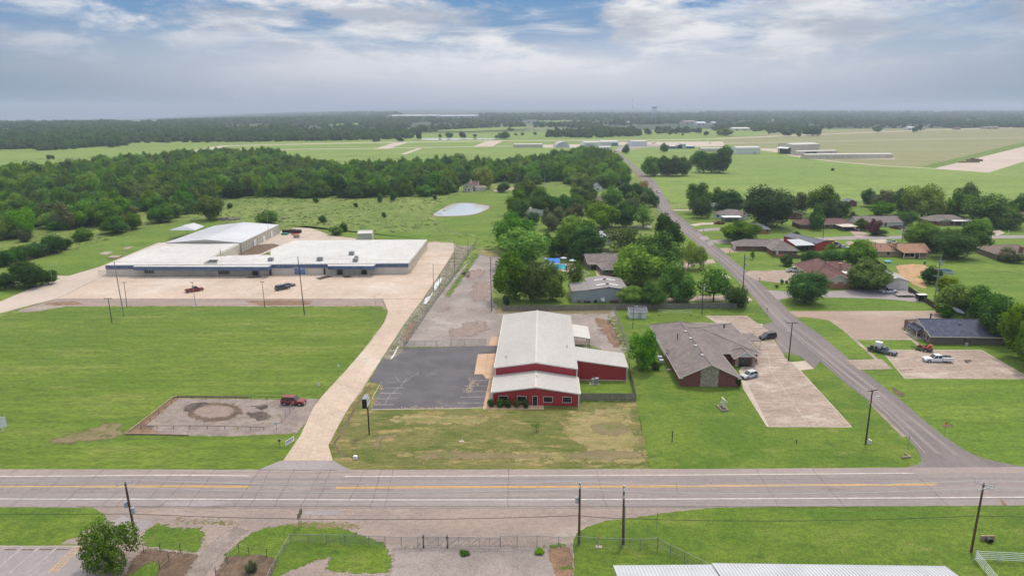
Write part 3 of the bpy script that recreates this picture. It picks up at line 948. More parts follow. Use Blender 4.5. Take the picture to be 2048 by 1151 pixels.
# sealed transverse cracks
cr = []
r_ = random.Random(3)
x = -175.0
while x < 175:
 full = r_.random() < 0.62
 y0, y1 = (96.6, 108.5) if full else sorted((r_.uniform(97, 104), r_.uniform(100, 108.4)))
 if y1 - y0 > 1.2:
  k = max(3, int((y1 - y0) / 1.0))
  sl = r_.uniform(-0.8, 0.8)
  ln = [Vector((x + sl * j / k + r_.uniform(-0.14, 0.14), y0 + (y1 - y0) * j / k, 0)) for j in range(k + 1)]
  cr.append((ln, [r_.uniform(0.03, 0.075) for _ in ln]))
  if r_.random() < 0.3:
   b0 = ln[k // 2]
   cr.append(([b0 + Vector((j * 0.6, r_.uniform(-0.1, 0.1), 0)) for j in range(r_.randint(3, 9))], 0.04))
 x += r_.uniform(2.2, 5.2) if x < -22 else r_.uniform(6, 17)
for yy in (103.6, 107.3):
 ln = [Vector((xx, yy + mnoise.noise(Vector((xx * 0.2, yy, 0))) * 0.25, 0)) for xx in np.arange(-60, -25, 1.2)]
 cr.append((ln, 0.04))
ed = [Vector((xx, G(1024 + xx * 9.1, 1014.2).y + 0.25 + mnoise.noise(Vector((xx * 0.35, 0, 0))) * 0.10, 0)) for xx in np.arange(-70, 60, 0.8)]
cr.append((ed, [0.07 + 0.10 * abs(mnoise.noise(Vector((p.x * 0.5, 3, 0)))) for p in ed]))
ribbons('sealed_crack', cr, 0.05, 8, 'tar', road, kind='stuff')
# patches on the carriageway
sheet('road_patch', [(300, 1010), (318, 1006), (330, 1006), (326, 1011)], 7, 'gravel_grey', parent=road)
sheet('road_patch', [(318, 1004), (420, 1001), (470, 1005), (410, 1013), (330, 1012)], 6.5, 'asphalt_pale', 0.6, 0.15, parent=road)
sheet('road_patch', [(1998, 997.5), (2003, 997), (2014, 1010), (2006, 1010)], 7, 'soil', parent=road)

# --- south side of the highway
sheet('gravel_verge', [(-500, 1012.5), (0, 1013), (700, 1016), (1024, 1016), (1400, 1014), (1500, 1013), (1500, 1400), (-500, 1400)], 2, 'gravel_verge', 2, 0.1)
sheet('lawn', [(1148, 1108), (1145, 1088), (1152, 1066), (1175, 1052), (1215, 1040), (1290, 1032), (1350, 1022), (1440, 1014), (1560, 1012), (2048, 1010), (3400, 1005), (3400, 1500), (1150, 1500)], 3, 'lawn_verge', 0.5, 0.25)
sheet('lawn', [(-600, 1012), (0, 1013.5), (185, 1014.5), (208, 1026), (214, 1036), (205, 1046), (185, 1055), (160, 1064), (176, 1070), (140, 1076), (120, 1087), (165, 1088), (163, 1090), (-600, 1090)], 3, 'lawn_verge', 0.6, 0.12)
soft('lawn', [(288, 1062), (316, 1044), (350, 1054), (400, 1054), (411, 1068), (404, 1088), (396, 1110), (380, 1103), (330, 1100), (290, 1092), (280, 1078)], 3, 'lawn_verge', 1.3)
soft('lawn', [(452, 1105), (490, 1072), (520, 1056), (600, 1044), (660, 1044), (700, 1060), (770, 1085), (785, 1118), (782, 1145), (700, 1146), (650, 1140), (660, 1115), (640, 1118), (560, 1150), (530, 1200), (440, 1200)], 3, 'lawn_verge', 1.3)
soft('lawn', [(258, 1150), (300, 1122), (318, 1122), (316, 1150), (290, 1200), (240, 1200)], 3, 'lawn_verge', 1.3)
soft('pen_soil', [(262, 1120), (290, 1094), (345, 1102), (398, 1108), (388, 1135), (360, 1160), (320, 1200), (230, 1200)], 2.5, 'soil_dark', 1.0)
soft('pen_soil', [(452, 1112), (520, 1108), (556, 1118), (545, 1150), (520, 1200), (400, 1200)], 3.5, 'soil_dark', 1.0)
soft('farm_track', [(350, 1200), (380, 1130), (410, 1096), (440, 1070), (470, 1052), (500, 1060), (470, 1080), (440, 1110), (410, 1150), (390, 1200)], 4, 'gravel_grey', 1.0)
soft('farm_track', [(175, 1075), (205, 1050), (225, 1038), (250, 1028), (268, 1036), (315, 1040), (290, 1058), (268, 1076), (240, 1090), (200, 1088)], 4, 'asphalt_pale', 1.0)
soft('gravel_yard', [(785, 1118), (780, 1096), (838, 1092), (1010, 1090), (1090, 1092), (1145, 1104), (1146, 1300), (560, 1300), (640, 1150), (780, 1148)], 4.1, 'gravel', 1.4)
soft('bare_soil', [(1095, 1098), (1140, 1090), (1148, 1120), (1146, 1160), (1120, 1180), (1104, 1140)], 5, 'soil', 1.2)
for pl in ([(1110, 1132), (1146, 1130), (1147, 1138), (1118, 1138)], [(1085, 1092), (1120, 1085), (1142, 1090), (1100, 1096)]):
 soft('weed_patch', pl, 6, 'lawn_verge', 0.8)
# scuffed pale lanes on the forecourt
soft('pale_gravel', spline([(595, 1022), (640, 1018), (680, 1019), (684, 1026), (650, 1031), (610, 1029)], 3, True), 3, 'asphalt_pale', 1.0)

# --- bottom-left car park
cp = sheet('car_park', [(-500, 1092), (162, 1092), (176, 1100), (196, 1122), (204, 1150), (190, 1300), (-500, 1300)], 4, 'asphalt_pale', 1.0, 0.06)
ribbons('kerb_line', [line_z([(-400, 1091.3), (165, 1091.3)])], 0.16, 5, 'concrete_pale', cp)
for a, b in (((10, 1093), (-60, 1150)), ((46, 1093), (-20, 1149)), ((80, 1093), (19, 1145)), ((115, 1093), (57, 1144))):
 ribbons('bay_line', [line_z([a, b])], 0.11, 5, 'paint_lot', cp)
a0, a1, b0, b1 = (148, 1093.5), (97, 1144), (163, 1093.5), (112, 1144)
ribbons('bay_line', [line_z([a0, a1])], 0.10, 5, 'paint_yellow', cp)
ribbons('bay_line', [line_z([b0, b1])], 0.10, 5, 'paint_yellow', cp)
for k in range(8):
 t = k / 7.5
 t2 = max(0.0, t - 0.07)
 ribbons('hatch_line', [line_z([(a0[0] + (a1[0] - a0[0]) * t, a0[1] + (a1[1] - a0[1]) * t), (b0[0] + (b1[0] - b0[0]) * t2, b0[1] + (b1[1] - b0[1]) * t2)])], 0.09, 5, 'paint_yellow', cp)
for k, (x0, x1, y) in enumerate(((9, 31, 1098.6), (43, 67, 1098.6), (79, 104, 1098), (113, 138, 1098))):
 p, q = G(x0, y), G(x1, y)
 o = MB().prism([(p.x, p.y, 0.024), (q.x, q.y, 0.024), (q.x, q.y + 0.16, 0.024), (p.x, p.y + 0.16, 0.024)], 0.12).build('wheel_stop', 'concrete_brown')
 tag(o, 'low concrete wheel stop at the head of a painted parking bay', 'wheel stop', 'wheel stops of the small car park')

# --- concrete drive and warehouse lot, laid as slabs
lot = thing('warehouse_lot', 'lot', 'paving')
del lot['label'], lot['category']
lot['kind'] = 'structure'
base_o = sheet('joint_bed', [(112, 597.5), (766, 597.5), (776, 622), (768, 645), (735, 690), (692, 740), (642, 794), (626, 815), (601, 870), (566, 921), (666, 921), (657, 905), (657, 890), (668, 865), (700, 811), (722, 785), (763, 715), (800, 660), (840, 605), (879, 548), (912, 492), (905, 485), (870, 483), (852, 486), (818, 546), (215, 549), (190, 558)], 4.5, 'concrete_brown', parent=lot)
def q4(*p):
 return [G(*a) for a in p]
slabs(lot, q4((114, 597), (766, 597), (822, 547), (216, 549)), 22, 6, 6, 'concrete', 0.07)
slabs(lot, q4((766, 597), (846, 597), (880, 547), (822, 547)), 3, 6, 6, 'concrete', 0.07)
slabs(lot, q4((822, 546.8), (880, 546.8), (908, 502), (848, 502)), 3, 8, 6, 'concrete', 0.07)
slabs(lot, q4((848, 501.8), (908, 501.8), (910, 487), (858, 485)), 3, 3, 6, 'concrete_pale', 0.07)
dl = [(566, 920.5), (601, 870), (627, 814), (643, 793), (692, 740), (735, 690), (769, 644), (777, 625), (766, 598)]
dr = [(666, 920.5), (657, 890), (684, 838), (700, 811), (742, 750), (781, 690), (812, 642), (830, 618), (846, 598)]
for i in range(len(dl) - 1):
 slabs(lot, q4(dl[i], dr[i], dr[i + 1], dl[i + 1]), 2, 2 if i not in (6, 7) else 1, 6, 'concrete', 0.05)
sheet('side_drive', [(-300, 690), (0, 626), (112, 597.2), (190, 559), (215, 549.5), (330, 485.5), (316, 485), (200, 533), (130, 553.5), (60, 577), (0, 603), (-300, 660)], 5, 'concrete_far', 1.5, 0.1)
sheet('side_drive', [(104, 551.5), (140, 551.5), (130, 556), (102, 556)], 5.5, 'concrete_far')
soft('rear_yard', [(548, 470), (562, 461), (590, 455), (620, 456), (640, 462), (665, 472), (720, 477), (720, 484), (590, 484), (516, 512), (420, 522), (470, 500)], 4, 'concrete_pale', 1.5)
soft('rear_yard_soil', [(468, 502), (500, 490), (545, 487), (560, 490), (520, 508), (480, 511)], 5, 'soil_dark', 1.5)
for k in range(22):
 xa = 150 + k * 27.5
 ribbons('bay_line', [line_z([(xa, 590), (xa + 32 * (1 - k / 30) , 566)])], 0.13, 7.2, 'paint_lot', lot)
for pl in ([(630, 556), (655, 551), (668, 552), (640, 560)], [(682, 552), (700, 551), (706, 554), (690, 556)], [(490, 554), (520, 552), (524, 554), (498, 556)]):
 sheet('oil_stain', pl, 7.4, 'stain', 0.4, 0.25, parent=lot)

# --- asphalt lot and walks of the red building
rl = sheet('red_building_lot', [(738, 763), (766, 715), (781, 719), (804, 704), (806, 696.5), (999, 691), (993, 706), (955, 708), (948, 748), (971, 750), (978, 757), (966, 815), (742, 818), (760, 775), (757, 766)], 5, 'asphalt_lot', 0.8, 0.05)
for x0, x1, y in ((767, 808, 775.3), (759, 801.6, 786), (751, 794.7, 797), (743.4, 788.6, 809), (938, 976, 760.5), (928.5, 974.5, 771.5), (924, 973, 782.6), (920.7, 970, 793.5), (917, 966.7, 805.5)):
 ribbons('bay_line', [line_z([(x0, y), (x1, y - 0.3)])], 0.12, 6, 'paint_lot', rl)
ribbons('kerb_line', [line_z([(742, 818.5), (850, 817), (900, 816.5), (966, 814.5)])], 0.3, 6, 'concrete_pale', rl)
ribbons('kerb_line', [line_z([(760, 768), (744, 796)])], 0.16, 6, 'concrete_pale', rl)
lk = []
for ln in ([(838, 744), (826, 752), (812, 757), (806, 768), (792, 779), (778, 792), (770, 808)], [(780, 765), (795, 763), (808, 764), (820, 756)], [(790, 752), (800, 762)], [(944, 762), (940, 772), (945, 780), (936, 786)]):
 lk.append((rough_line([G(*p) for p in ln], 0.5, 0.35), 0.07))
ribbons('pale_crack', lk, 0.1, 6.5, 'paint_lot', rl, kind='stuff')
for ln in ([(745, 752), (880, 753), (945, 752)], [(755, 738), (850, 735), (950, 737)], [(780, 783), (860, 782), (915, 782)]):
 ribbons('paving_seam', [rough_line([G(*p) for p in ln], 1.5, 0.12)], 0.06, 6.3, 'tar', rl)
for pl in ([(936, 762), (948, 758), (956, 764), (945, 772), (938, 780), (932, 776)], [(744, 800), (752, 795), (758, 806), (748, 812)], [(760, 770), (768, 767), (764, 780), (757, 784)]):
 pass
lf = MB()
lr = random.Random(4)
for (px, py, n, sx, sy) in ((943, 765, 70, 9, 7), (938, 778, 50, 7, 6), (750, 803, 60, 7, 8), (762, 775, 45, 4, 8), (850, 815, 110, 55, 1.5)):
 for _ in range(n):
  p = G(px + lr.gauss(0, sx * 0.6), py + lr.gauss(0, sy * 0.6))
  r0 = lr.uniform(0.05, 0.26)
  lf.poly([(p.x + r0 * lr.uniform(0.5, 1) * math.cos(a), p.y + r0 * lr.uniform(0.4, 1) * math.sin(a), 6.8 * LAY) for a in (0, 1.1, 2.2, 3.3, 4.4, 5.4)])
lf.build('leaf_litter', 'leaf_litter', rl)['kind'] = 'stuff'
wd = MB()
for (x0, y0, x1, y1, n) in ((810, 690, 940, 690, 60), (885, 585, 955, 515, 90), (930, 618, 1000, 622, 120), (1160, 625, 1225, 630, 90), (1225, 630, 1252, 695, 120), (840, 690, 930, 540, 70), (985, 560, 1000, 610, 80), (590, 1048, 720, 1052, 260), (350, 1040, 480, 1046, 120)):
 for _ in range(n):
  f_ = lr.random()
  p = G(x0 + (x1 - x0) * f_ + lr.gauss(0, 5), y0 + (y1 - y0) * f_ + lr.gauss(0, 3))
  r0 = lr.uniform(0.08, 0.30)
  wd.poly([(p.x + r0 * lr.uniform(0.5, 1) * math.cos(a), p.y + r0 * lr.uniform(0.4, 1) * math.sin(a), 4.4 * LAY + lr.uniform(0, 0.004)) for a in (0, 0.9, 1.8, 2.7, 3.6, 4.5, 5.4)])
o = wd.build('weed_patches', 'worn_grass')
tag(o, 'scattered low weeds on the gravel', 'weeds', kind='stuff')
apron = thing('entrance_walk', 'walk', 'paving')
del apron['label'], apron['category']
apron['kind'] = 'structure'
slabs(apron, q4((948.5, 748), (991, 748), (996, 706), (955.5, 708)), 2, 3, 6, 'concrete_warm', 0.04)
slabs(apron, q4((972, 757), (986, 757), (990, 748.3), (966, 748.3)), 1, 1, 6, 'concrete_warm', 0.04)
slabs(apron, q4((967, 809), (985, 809), (986, 757.3), (978.5, 757.3)), 1, 6, 6, 'concrete_warm', 0.04)
slabs(apron, q4((965.5, 818), (1088, 818.5), (1088, 809.6), (967, 809.3)), 7, 1, 6, 'concrete_warm', 0.04)
sheet('concrete_pad', [(978, 690.5), (1000, 690), (1003, 673), (982, 674)], 6, 'concrete_warm')

# --- street with its junction, and the cross street
st_l = [(1843, 926), (1838, 905), (1812, 872), (1740, 803), (1706, 778), (1640, 722), (1590, 680), (1548, 645), (1494, 580), (1455, 540), (1420, 510), (1385, 480), (1360, 460), (1336, 440), (1317, 420), (1306, 396), (1300, 376), (1276, 348), (1250, 322), (1226, 302)]
st_r = [(2085, 938), (1990, 922), (1930, 900), (1860, 850), (1800, 798), (1751, 760), (1700, 720), (1640, 668), (1591, 634), (1541, 583), (1500, 548), (1446, 503), (1420, 483), (1402, 467), (1377, 446), (1360, 433), (1346, 420), (1334, 400), (1325, 385), (1310, 363), (1293, 350), (1262, 325), (1236, 303)]
street = sheet('street', [(1800, 938)] + spline(st_l, 3) + list(reversed(spline(st_r, 3))) + [(2100, 938)], 4, 'asphalt_street', 1.2, 0.12)
wl = [G(*p) for p in spline([(1850, 905), (1815, 866), (1760, 812), (1700, 765), (1650, 722), (1590, 671), (1530, 610)], 6)]
ribbons('tyre_line', [wl], 0.09, 5, 'paint_lot', street)
sl = []
for off, w_ in ((0.32, 0.9), (0.62, 0.9)):
 a = [Vector(p) for p in spline([(1838, 905), (1740, 803), (1640, 722), (1548, 645), (1455, 540), (1385, 480), (1317, 420), (1300, 376)], 5)]
 b = [Vector(p) for p in spline([(1960, 912), (1800, 798), (1700, 720), (1591, 634), (1500, 548), (1420, 483), (1346, 420), (1325, 385)], 5)]
 sl.append(([G(*(p * (1 - off) + q * off)) for p, q in zip(a, b)], w_))
ribbons('wheel_track', sl, 0.8, 4.6, 'asphalt_worn', street)
sheet('street_edge', [(1812, 872), (1740, 803), (1737, 806), (1806, 874)], 3.5, 'gravel_verge', 0.8, 0.2)
cross = sheet('cross_street', [(1437, 487.5), (1470, 484), (1560, 483.5), (1690, 479), (1815, 477), (1980, 476.5), (2300, 474), (2300, 468.5), (1980, 470.5), (1815, 471), (1690, 472.6), (1560, 478), (1470, 478.5), (1415, 480)], 4.2, 'asphalt_pale', 1.5, 0.15)
sheet('street_patch', [(1398, 474), (1412, 471), (1420, 478), (1406, 481)], 5, 'asphalt_pale', 0.6, 0.2, parent=street)
sheet('street_patch', [(1414, 484), (1424, 482), (1428, 489), (1418, 491)], 5, 'asphalt_pale', 0.6, 0.2, parent=street)
sheet('airport_road', [(1226, 303), (1236, 304), (1262, 298), (1300, 294), (1340, 293), (1340, 290), (1290, 289), (1240, 292)], 4, 'asphalt_pale', 4, 1)
sheet('street_shoulder', [(1300, 377), (1276, 349), (1226, 303), (1223, 303), (1270, 350), (1296, 380), (1306, 398)], 3, 'worn_grass', 3, 0.6)

# --- driveways east of the street
for pl, m_ in (([(1379, 449), (1400, 445.5), (1440, 445), (1440, 448), (1405, 449.5), (1390, 452)], 'concrete_pale'), ([(1394, 459), (1420, 456), (1460, 455), (1460, 460), (1425, 461), (1400, 463)], 'asphalt_pale'),
    ([(1438, 496), (1482, 495), (1492, 502), (1452, 506)], 'concrete_brown'), ([(1489, 547), (1500, 541), (1580, 540), (1604, 548), (1596, 556), (1576, 567), (1530, 562), (1512, 560)], 'concrete_brown'),
    ([(1534, 580), (1575, 583), (1650, 583), (1712, 578), (1830, 578), (1858, 600), (1842, 604), (1760, 597), (1640, 594), (1570, 596), (1557, 600)], 'asphalt_pale'),
    ([(1577, 622), (1869, 621), (1908, 636), (1850, 642), (1806, 660), (1822, 676), (1711, 678), (1657, 640), (1615, 634), (1594, 634)], 'gravel_brown'),
    ([(1690, 454), (1705, 451), (1740, 470), (1736, 474), (1712, 474)], 'concrete_brown'), ([(1735, 480), (1770, 478), (1782, 486), (1762, 488)], 'concrete_pale'),
    ([(1798, 454), (1815, 454), (1822, 470), (1808, 472)], 'asphalt_street'), ([(1980, 462), (2000, 460), (2010, 466), (1990, 472)], 'concrete_pale'),
    ([(1690, 484), (1702, 482), (1712, 488), (1700, 492)], 'concrete_brown'), ([(1345, 419), (1420, 418.5), (1420, 420.5), (1350, 421.5)], 'concrete_pale')):
 sheet('driveway', pl, 5, m_, 1.0, 0.12)
soft('dirt_plot', spline([(1792, 532), (1815, 528), (1845, 529), (1856, 534), (1850, 548), (1825, 553), (1800, 548), (1795, 540)], 3, True), 4, 'sand_patch', 1.6)
soft('dirt_plot', spline([(1790, 545), (1815, 550), (1840, 556), (1850, 566), (1852, 576), (1832, 572), (1815, 560), (1795, 555)], 3, True), 4.2, 'sand_patch', 1.6)
lowlot = thing('truck_lot', 'lot', 'paving')
del lowlot['label'], lowlot['category']
lowlot['kind'] = 'structure'
sheet('joint_bed', [(1809, 756.5), (2064, 757.5), (1963, 699), (1761, 699)], 4, 'concrete_pale', parent=lowlot)
slabs(lowlot, q4((1810, 756), (2062, 757), (1962, 699.6), (1762, 699.6)), 5, 3, 5, 'concrete_brown', 0.15)
slabs(lowlot, q4((1718, 739), (1785, 737.5), (1764, 718), (1691, 719)), 2, 1, 5, 'concrete_brown', 0.07)
sheet('lawn', [(1718, 678), (1815, 676.5), (1850, 692), (1845, 699), (1766, 699), (1748, 700)], 3, 'lawn_bright', 0.8, 0.08)
walk = thing('sidewalk', 'walk', 'paving')
del walk['label'], walk['category']
walk['kind'] = 'structure'
slabs(walk, q4((1749, 718), (1757, 718), (1672, 641), (1665, 641)), 1, 14, 5.6, 'concrete_brown', 0.05)
slabs(walk, q4((1845, 700), (1856, 698), (1822, 676), (1803, 663)), 1, 6, 5.8, 'concrete_brown', 0.05)
slabs(walk, q4((1712, 679.5), (1822, 679.5), (1821, 676.5), (1711, 676.5)), 12, 1, 5.9, 'concrete_brown', 0.05)
sheet('oil_stain', [(1928, 720), (1940, 718), (1944, 723), (1932, 726)], 6.8, 'stain', 0.3, 0.3, parent=lowlot)
sheet('oil_stain', [(1944, 709), (1965, 706), (1962, 714), (1950, 714)], 6.8, 'concrete_brown', 0.4, 0.3, parent=lowlot)
soft('ditch_soil', [(1780, 772), (1795, 778), (1812, 790), (1803, 794), (1788, 785)], 4, 'soil_dark', 0.8)
soft('ditch_soil', [(1878, 850), (1900, 847), (1910, 852), (1890, 856)], 4, 'soil_dark', 0.8)

# --- brick house lot, laid as slabs over a bed
bl = thing('brick_house_lot', 'lot', 'paving')
del bl['label'], bl['category']
bl['kind'] = 'structure'
sheet('joint_bed', [(1410, 631), (1494, 631), (1510, 648), (1524, 647), (1536, 660), (1569, 713), (1576, 724), (1610, 721), (1628, 737), (1600, 740), (1703, 853), (1535, 853), (1486, 775), (1478, 740), (1502, 712), (1484, 686), (1450, 660), (1440, 650)], 4, 'concrete_pale', parent=bl)
slabs(bl, q4((1537, 852.5), (1702, 852.5), (1602, 742), (1482, 742)), 2, 5, 6, 'concrete_brown', 0.15)
slabs(bl, q4((1482, 741.5), (1601, 741.5), (1570, 714), (1503, 714)), 2, 2, 6, 'concrete_brown', 0.15)
slabs(bl, q4((1503, 713.6), (1569.5, 713.6), (1536, 661), (1468, 661)), 2, 3, 6, 'concrete_brown', 0.15)
slabs(bl, q4((1468, 660.6), (1536, 660.6), (1495, 631.5), (1411, 631.5)), 2, 2, 6, 'concrete_brown', 0.15)
ribbons('kerb_line', [line_z([(1486, 775), (1535, 853)]), line_z([(1535, 853), (1703, 853.5)]), line_z([(1703, 853), (1600, 740)])], 0.25, 7.2, 'concrete_pale', bl)
sheet('asphalt_patch', [(1521, 652), (1536, 646), (1552, 641), (1640, 722), (1628, 737), (1612, 722), (1600, 712), (1570, 704), (1568, 712), (1540, 662)], 5, 'asphalt_street', 1.0, 0.1)
sheet('grass_island', [(1570, 706), (1598, 716), (1608, 721), (1576, 724)], 6.5, 'lawn_verge', 0.5, 0.08)
ribbons('bay_line', [line_z([(1535, 660), (1580, 706)])], 0.1, 7, 'paint_lot')['kind'] = 'structure'
# drives of the houses west of the street
for pl, m_ in (([(1320, 601), (1350, 592), (1480, 590), (1478, 600), (1340, 603)], 'concrete_brown'), ([(1326, 560), (1345, 530), (1372, 521), (1425, 518), (1432, 526), (1386, 530), (1350, 552)], 'concrete_brown'),
    ([(1440, 548), (1452, 546), (1462, 557), (1446, 557)], 'concrete_pale'), ([(1492, 590), (1505, 600), (1496, 602)], 'concrete_pale'), ([(1165, 510), (1212, 505), (1214, 514), (1170, 517)], 'concrete_pale'),
    ([(1240, 452), (1300, 451), (1305, 455), (1245, 455)], 'asphalt_pale'), ([(985, 380), (1032, 374), (1033, 378), (990, 384)], 'gravel_brown'), ([(1190, 540), (1198, 540), (1202, 552), (1194, 552)], 'concrete_warm')):
 sheet('driveway', pl, 5, m_, 1.0, 0.12)

# --- airfield
def road_far(name, px, w, layer, m):
 o = ribbons(name, [[G(*p) for p in px]], w, layer, m)
 o['kind'] = 'structure'
 return o
road_far('runway', [(393, 301.5), (452, 291.5), (700, 286), (1000, 281.5), (1300, 280), (1420, 278), (1560, 272), (1850, 260.5), (2300, 247)], 22, 3, 'concrete_far')
road_far('taxiway', [(470, 300), (700, 297.3), (964, 293), (1085, 291.8), (1240, 289.5), (1300, 288.5)], 12, 3, 'concrete_far')
road_far('taxiway', [(762, 297.5), (805, 284.5)], 22, 3.3, 'concrete_far')
road_far('taxiway', [(964, 293.5), (990, 281.5)], 30, 3.3, 'concrete_far')
road_far('taxiway', [(806, 308.5), (840, 296.5)], 8, 3.3, 'concrete_far')
road_far('airfield_track', [(1520, 300), (1560, 305), (1610, 316), (1680, 324), (1760, 331), (1880, 337.5)], 7, 3.4, 'concrete_far')
road_far('airfield_track', [(1445, 287), (1600, 283), (2300, 270)], 9, 3.4, 'concrete_far')
road_far('airfield_track', [(1560, 277), (2300, 262)], 8, 3.4, 'hayfield')
sheet('apron', [(1085, 289.5), (1170, 288.6), (1170, 295.5), (1086, 295)], 3.6, 'concrete_far')
sheet('apron', [(1230, 284), (1445, 283), (1450, 292), (1395, 293.5), (1300, 291), (1240, 290)], 3.6, 'concrete_far')
sheet('apron', [(1500, 296), (1570, 298), (1660, 316), (1620, 318), (1560, 306)], 3.2, 'concrete_far')
sheet('apron', [(1610, 313.5), (1790, 316), (1790, 318), (1620, 316)], 3.7, 'concrete_far')
sheet('apron', [(1866, 337.3), (1978, 345), (2048, 323), (2400, 262), (2200, 262), (2048, 293)], 3.8, 'concrete_far', 6, 0.8)
sheet('airfield_grass', [(1840, 334), (2048, 284), (2400, 248), (2300, 258), (2048, 294), (1866, 337)], 3.1, 'lawn_bright', 8, 2)

# pale pastures showing between the far woods
FIELDS = [[(230, 247), (300, 241.5), (345, 240.5), (340, 244), (290, 247)], [(30, 287), (62, 284), (68, 286), (40, 289)], [(400, 257), (480, 252), (560, 251), (540, 256), (450, 259)], [(650, 250), (700, 247), (780, 246), (770, 250), (680, 253)],
   [(840, 263), (960, 257), (1060, 254), (1050, 259), (940, 264)], [(1500, 240.5), (1580, 239), (1640, 240), (1570, 242)], [(1660, 239), (1760, 238), (1750, 240.5), (1680, 241)], [(1000, 243), (1120, 241.5), (1200, 242), (1100, 245)],
   [(100, 262), (160, 259), (200, 260), (150, 264)], [(560, 262), (640, 259), (690, 260), (620, 264)], [(1900, 240), (1990, 239), (2040, 240), (1960, 242.5)]]
for f_ in FIELDS:
 q_ = [GT(*p) for p in f_]
 o = MB().poly([(p.x, p.y, p.z + 1.5) for p in q_]).build('pasture', 'airfield_grass')
 o['kind'] = 'structure'

# ================================================================== buildings
def frame_at(name, label, cat, A, B, group=None):
 """Empty at the front-left base corner; local x runs along the front, y away from the viewer's side"""
 a, b = G(*A), G(*B)
 d = b - a
 t = thing(name, label, cat, (a.x, a.y, 0), math.atan2(d.y, d.x), group)
 return t, d.length

def wing(p, x0, y0, x1, y1, eave, rise, axis='x', e0='g', e1='g', wall='white_siding', roof='roof_shingle_grey', over=0.45, gable=None,
   fascia='trim_white', ribs=0.0, z0=0.0, base=None, walls=True):
 if axis == 'x':
  u0, u1, v0, v1 = x0, x1, y0, y1
  P = lambda u, v, z: (u, v, z)
 else:
  u0, u1, v0, v1 = y0, y1, x0, x1
  P = lambda u, v, z: (v, u, z)
 vm, hw = (v0 + v1) / 2, (v1 - v0) / 2
 s = rise / hw
 if walls:
  w = MB().box(x0, y0, z0, x1, y1, eave)
  for e, u, du in ((e0, u0, 0.14), (e1, u1, -0.14)):
   if e == 'g':
    tri = [P(u, v0, eave), P(u, v1, eave), P(u, vm, eave + rise - 0.04)]
    w.prism(tri, P(du, 0, 0), 1)
  wo = w.build('wall', [wall, gable or wall], p)
 zr, ze = eave + rise + 0.05, eave - s * over + 0.05
 a0, a1 = u0 - over, u1 + over
 r0 = a0 if e0 == 'g' else u0 + hw
 r1 = a1 if e1 == 'g' else u1 - hw
 if r0 > r1:
  r0 = r1 = (r0 + r1) / 2
 va, vb = v0 - over, v1 + over
 rf = MB()
 th = -0.16
 rf.prism([P(a0, va, ze), P(a1, va, ze), P(r1, vm, zr), P(r0, vm, zr)], th)
 rf.prism([P(a1, vb, ze), P(a0, vb, ze), P(r0, vm, zr), P(r1, vm, zr)], th)
 if e0 == 'h':
  rf.prism([P(a0, vb, ze), P(a0, va, ze), P(r0, vm, zr)], th)
 if e1 == 'h':
  rf.prism([P(a1, va, ze), P(a1, vb, ze), P(r1, vm, zr)], th)
 if ribs:
  n = int((a1 - a0) / ribs)
  for i in range(n + 1):
   u = a0 + 0.03 + (a1 - a0 - 0.06) * i / n
   for vv in (va, vb):
    rf.bar(P(u, vv, ze + 0.02), P(u, vm, zr + 0.02), 0.05, 0.06)
 if not ribs:
  rf.bar(P(r0, vm, zr + 0.03), P(r1 + 0.01, vm, zr + 0.03), 0.34, 0.07)
  for e, rr_, aa in ((e0, r0, a0), (e1, r1, a1)):
   if e == 'h':
    for vv in (va, vb):
     rf.bar(P(aa, vv, ze + 0.03), P(rr_, vm, zr + 0.03), 0.30, 0.06)
 ro = rf.build('roof', roof, p)
 if fascia:
  fb = MB()
  for vv in (va, vb):
   fb.bar(P(a0, vv, ze - 0.09), P(a1, vv, ze - 0.09), 0.05, 0.20)
  for e, u in ((e0, a0), (e1, a1)):
   if e == 'g':
    for vv in (va, vb):
     fb.bar(P(u, vv, ze - 0.09), P(u, vm, zr - 0.09), 0.05, 0.20)
   else:
    fb.bar(P(u, va, ze - 0.09), P(u, vb, ze - 0.09), 0.05, 0.20)
  fb.build('fascia', fascia, p)
 return ro

def opening(p, face, rect, u, z, w, h, kind='window', frame='trim_white', glass='glass_dark', bars=0, ft=0.09):
 """a framed window or door on one wall of a rectangular wing; the frame is the part, the pane its sub-part"""
 x0, y0, x1, y1 = rect
 if face == 'f':
  P = lambda a, o, zz: (x0 + a, y0 - o, zz)
 elif face == 'b':
  P = lambda a, o, zz: (x0 + a, y1 + o, zz)
 elif face == 'l':
  P = lambda a, o, zz: (x0 - o, y0 + a, zz)
 else:
  P = lambda a, o, zz: (x1 + o, y0 + a, zz)
 fr = MB()
 def bx(a0, a1, z0, z1, o0, o1, mb):
  q = [P(a0, o0, z0), P(a1, o0, z0), P(a1, o0, z1), P(a0, o0, z1)]
  d = Vector(P(a0, o1, z0)) - Vector(P(a0, o0, z0))
  mb.prism(q, tuple(d))
 bx(u - ft, u, z - ft, z + h + ft, 0.002, 0.06, fr)
 bx(u + w, u + w + ft, z - ft, z + h + ft, 0.002, 0.06, fr)
 bx(u, u + w, z + h, z + h + ft, 0.002, 0.06, fr)
 if kind == 'window':
  bx(u, u + w, z - ft, z, 0.002, 0.07, fr)
 for k in range(bars):
  a = u + w * (k + 1) / (bars + 1)
  bx(a - 0.035, a + 0.035, z, z + h, 0.012, 0.055, fr)
 o = fr.build(kind, frame, p)
 pm = MB()
 bx(u, u + w, z, z + h, 0.003, 0.03, pm)
 pm.build('pane' if kind == 'window' else 'leaf', glass, o)
 return o

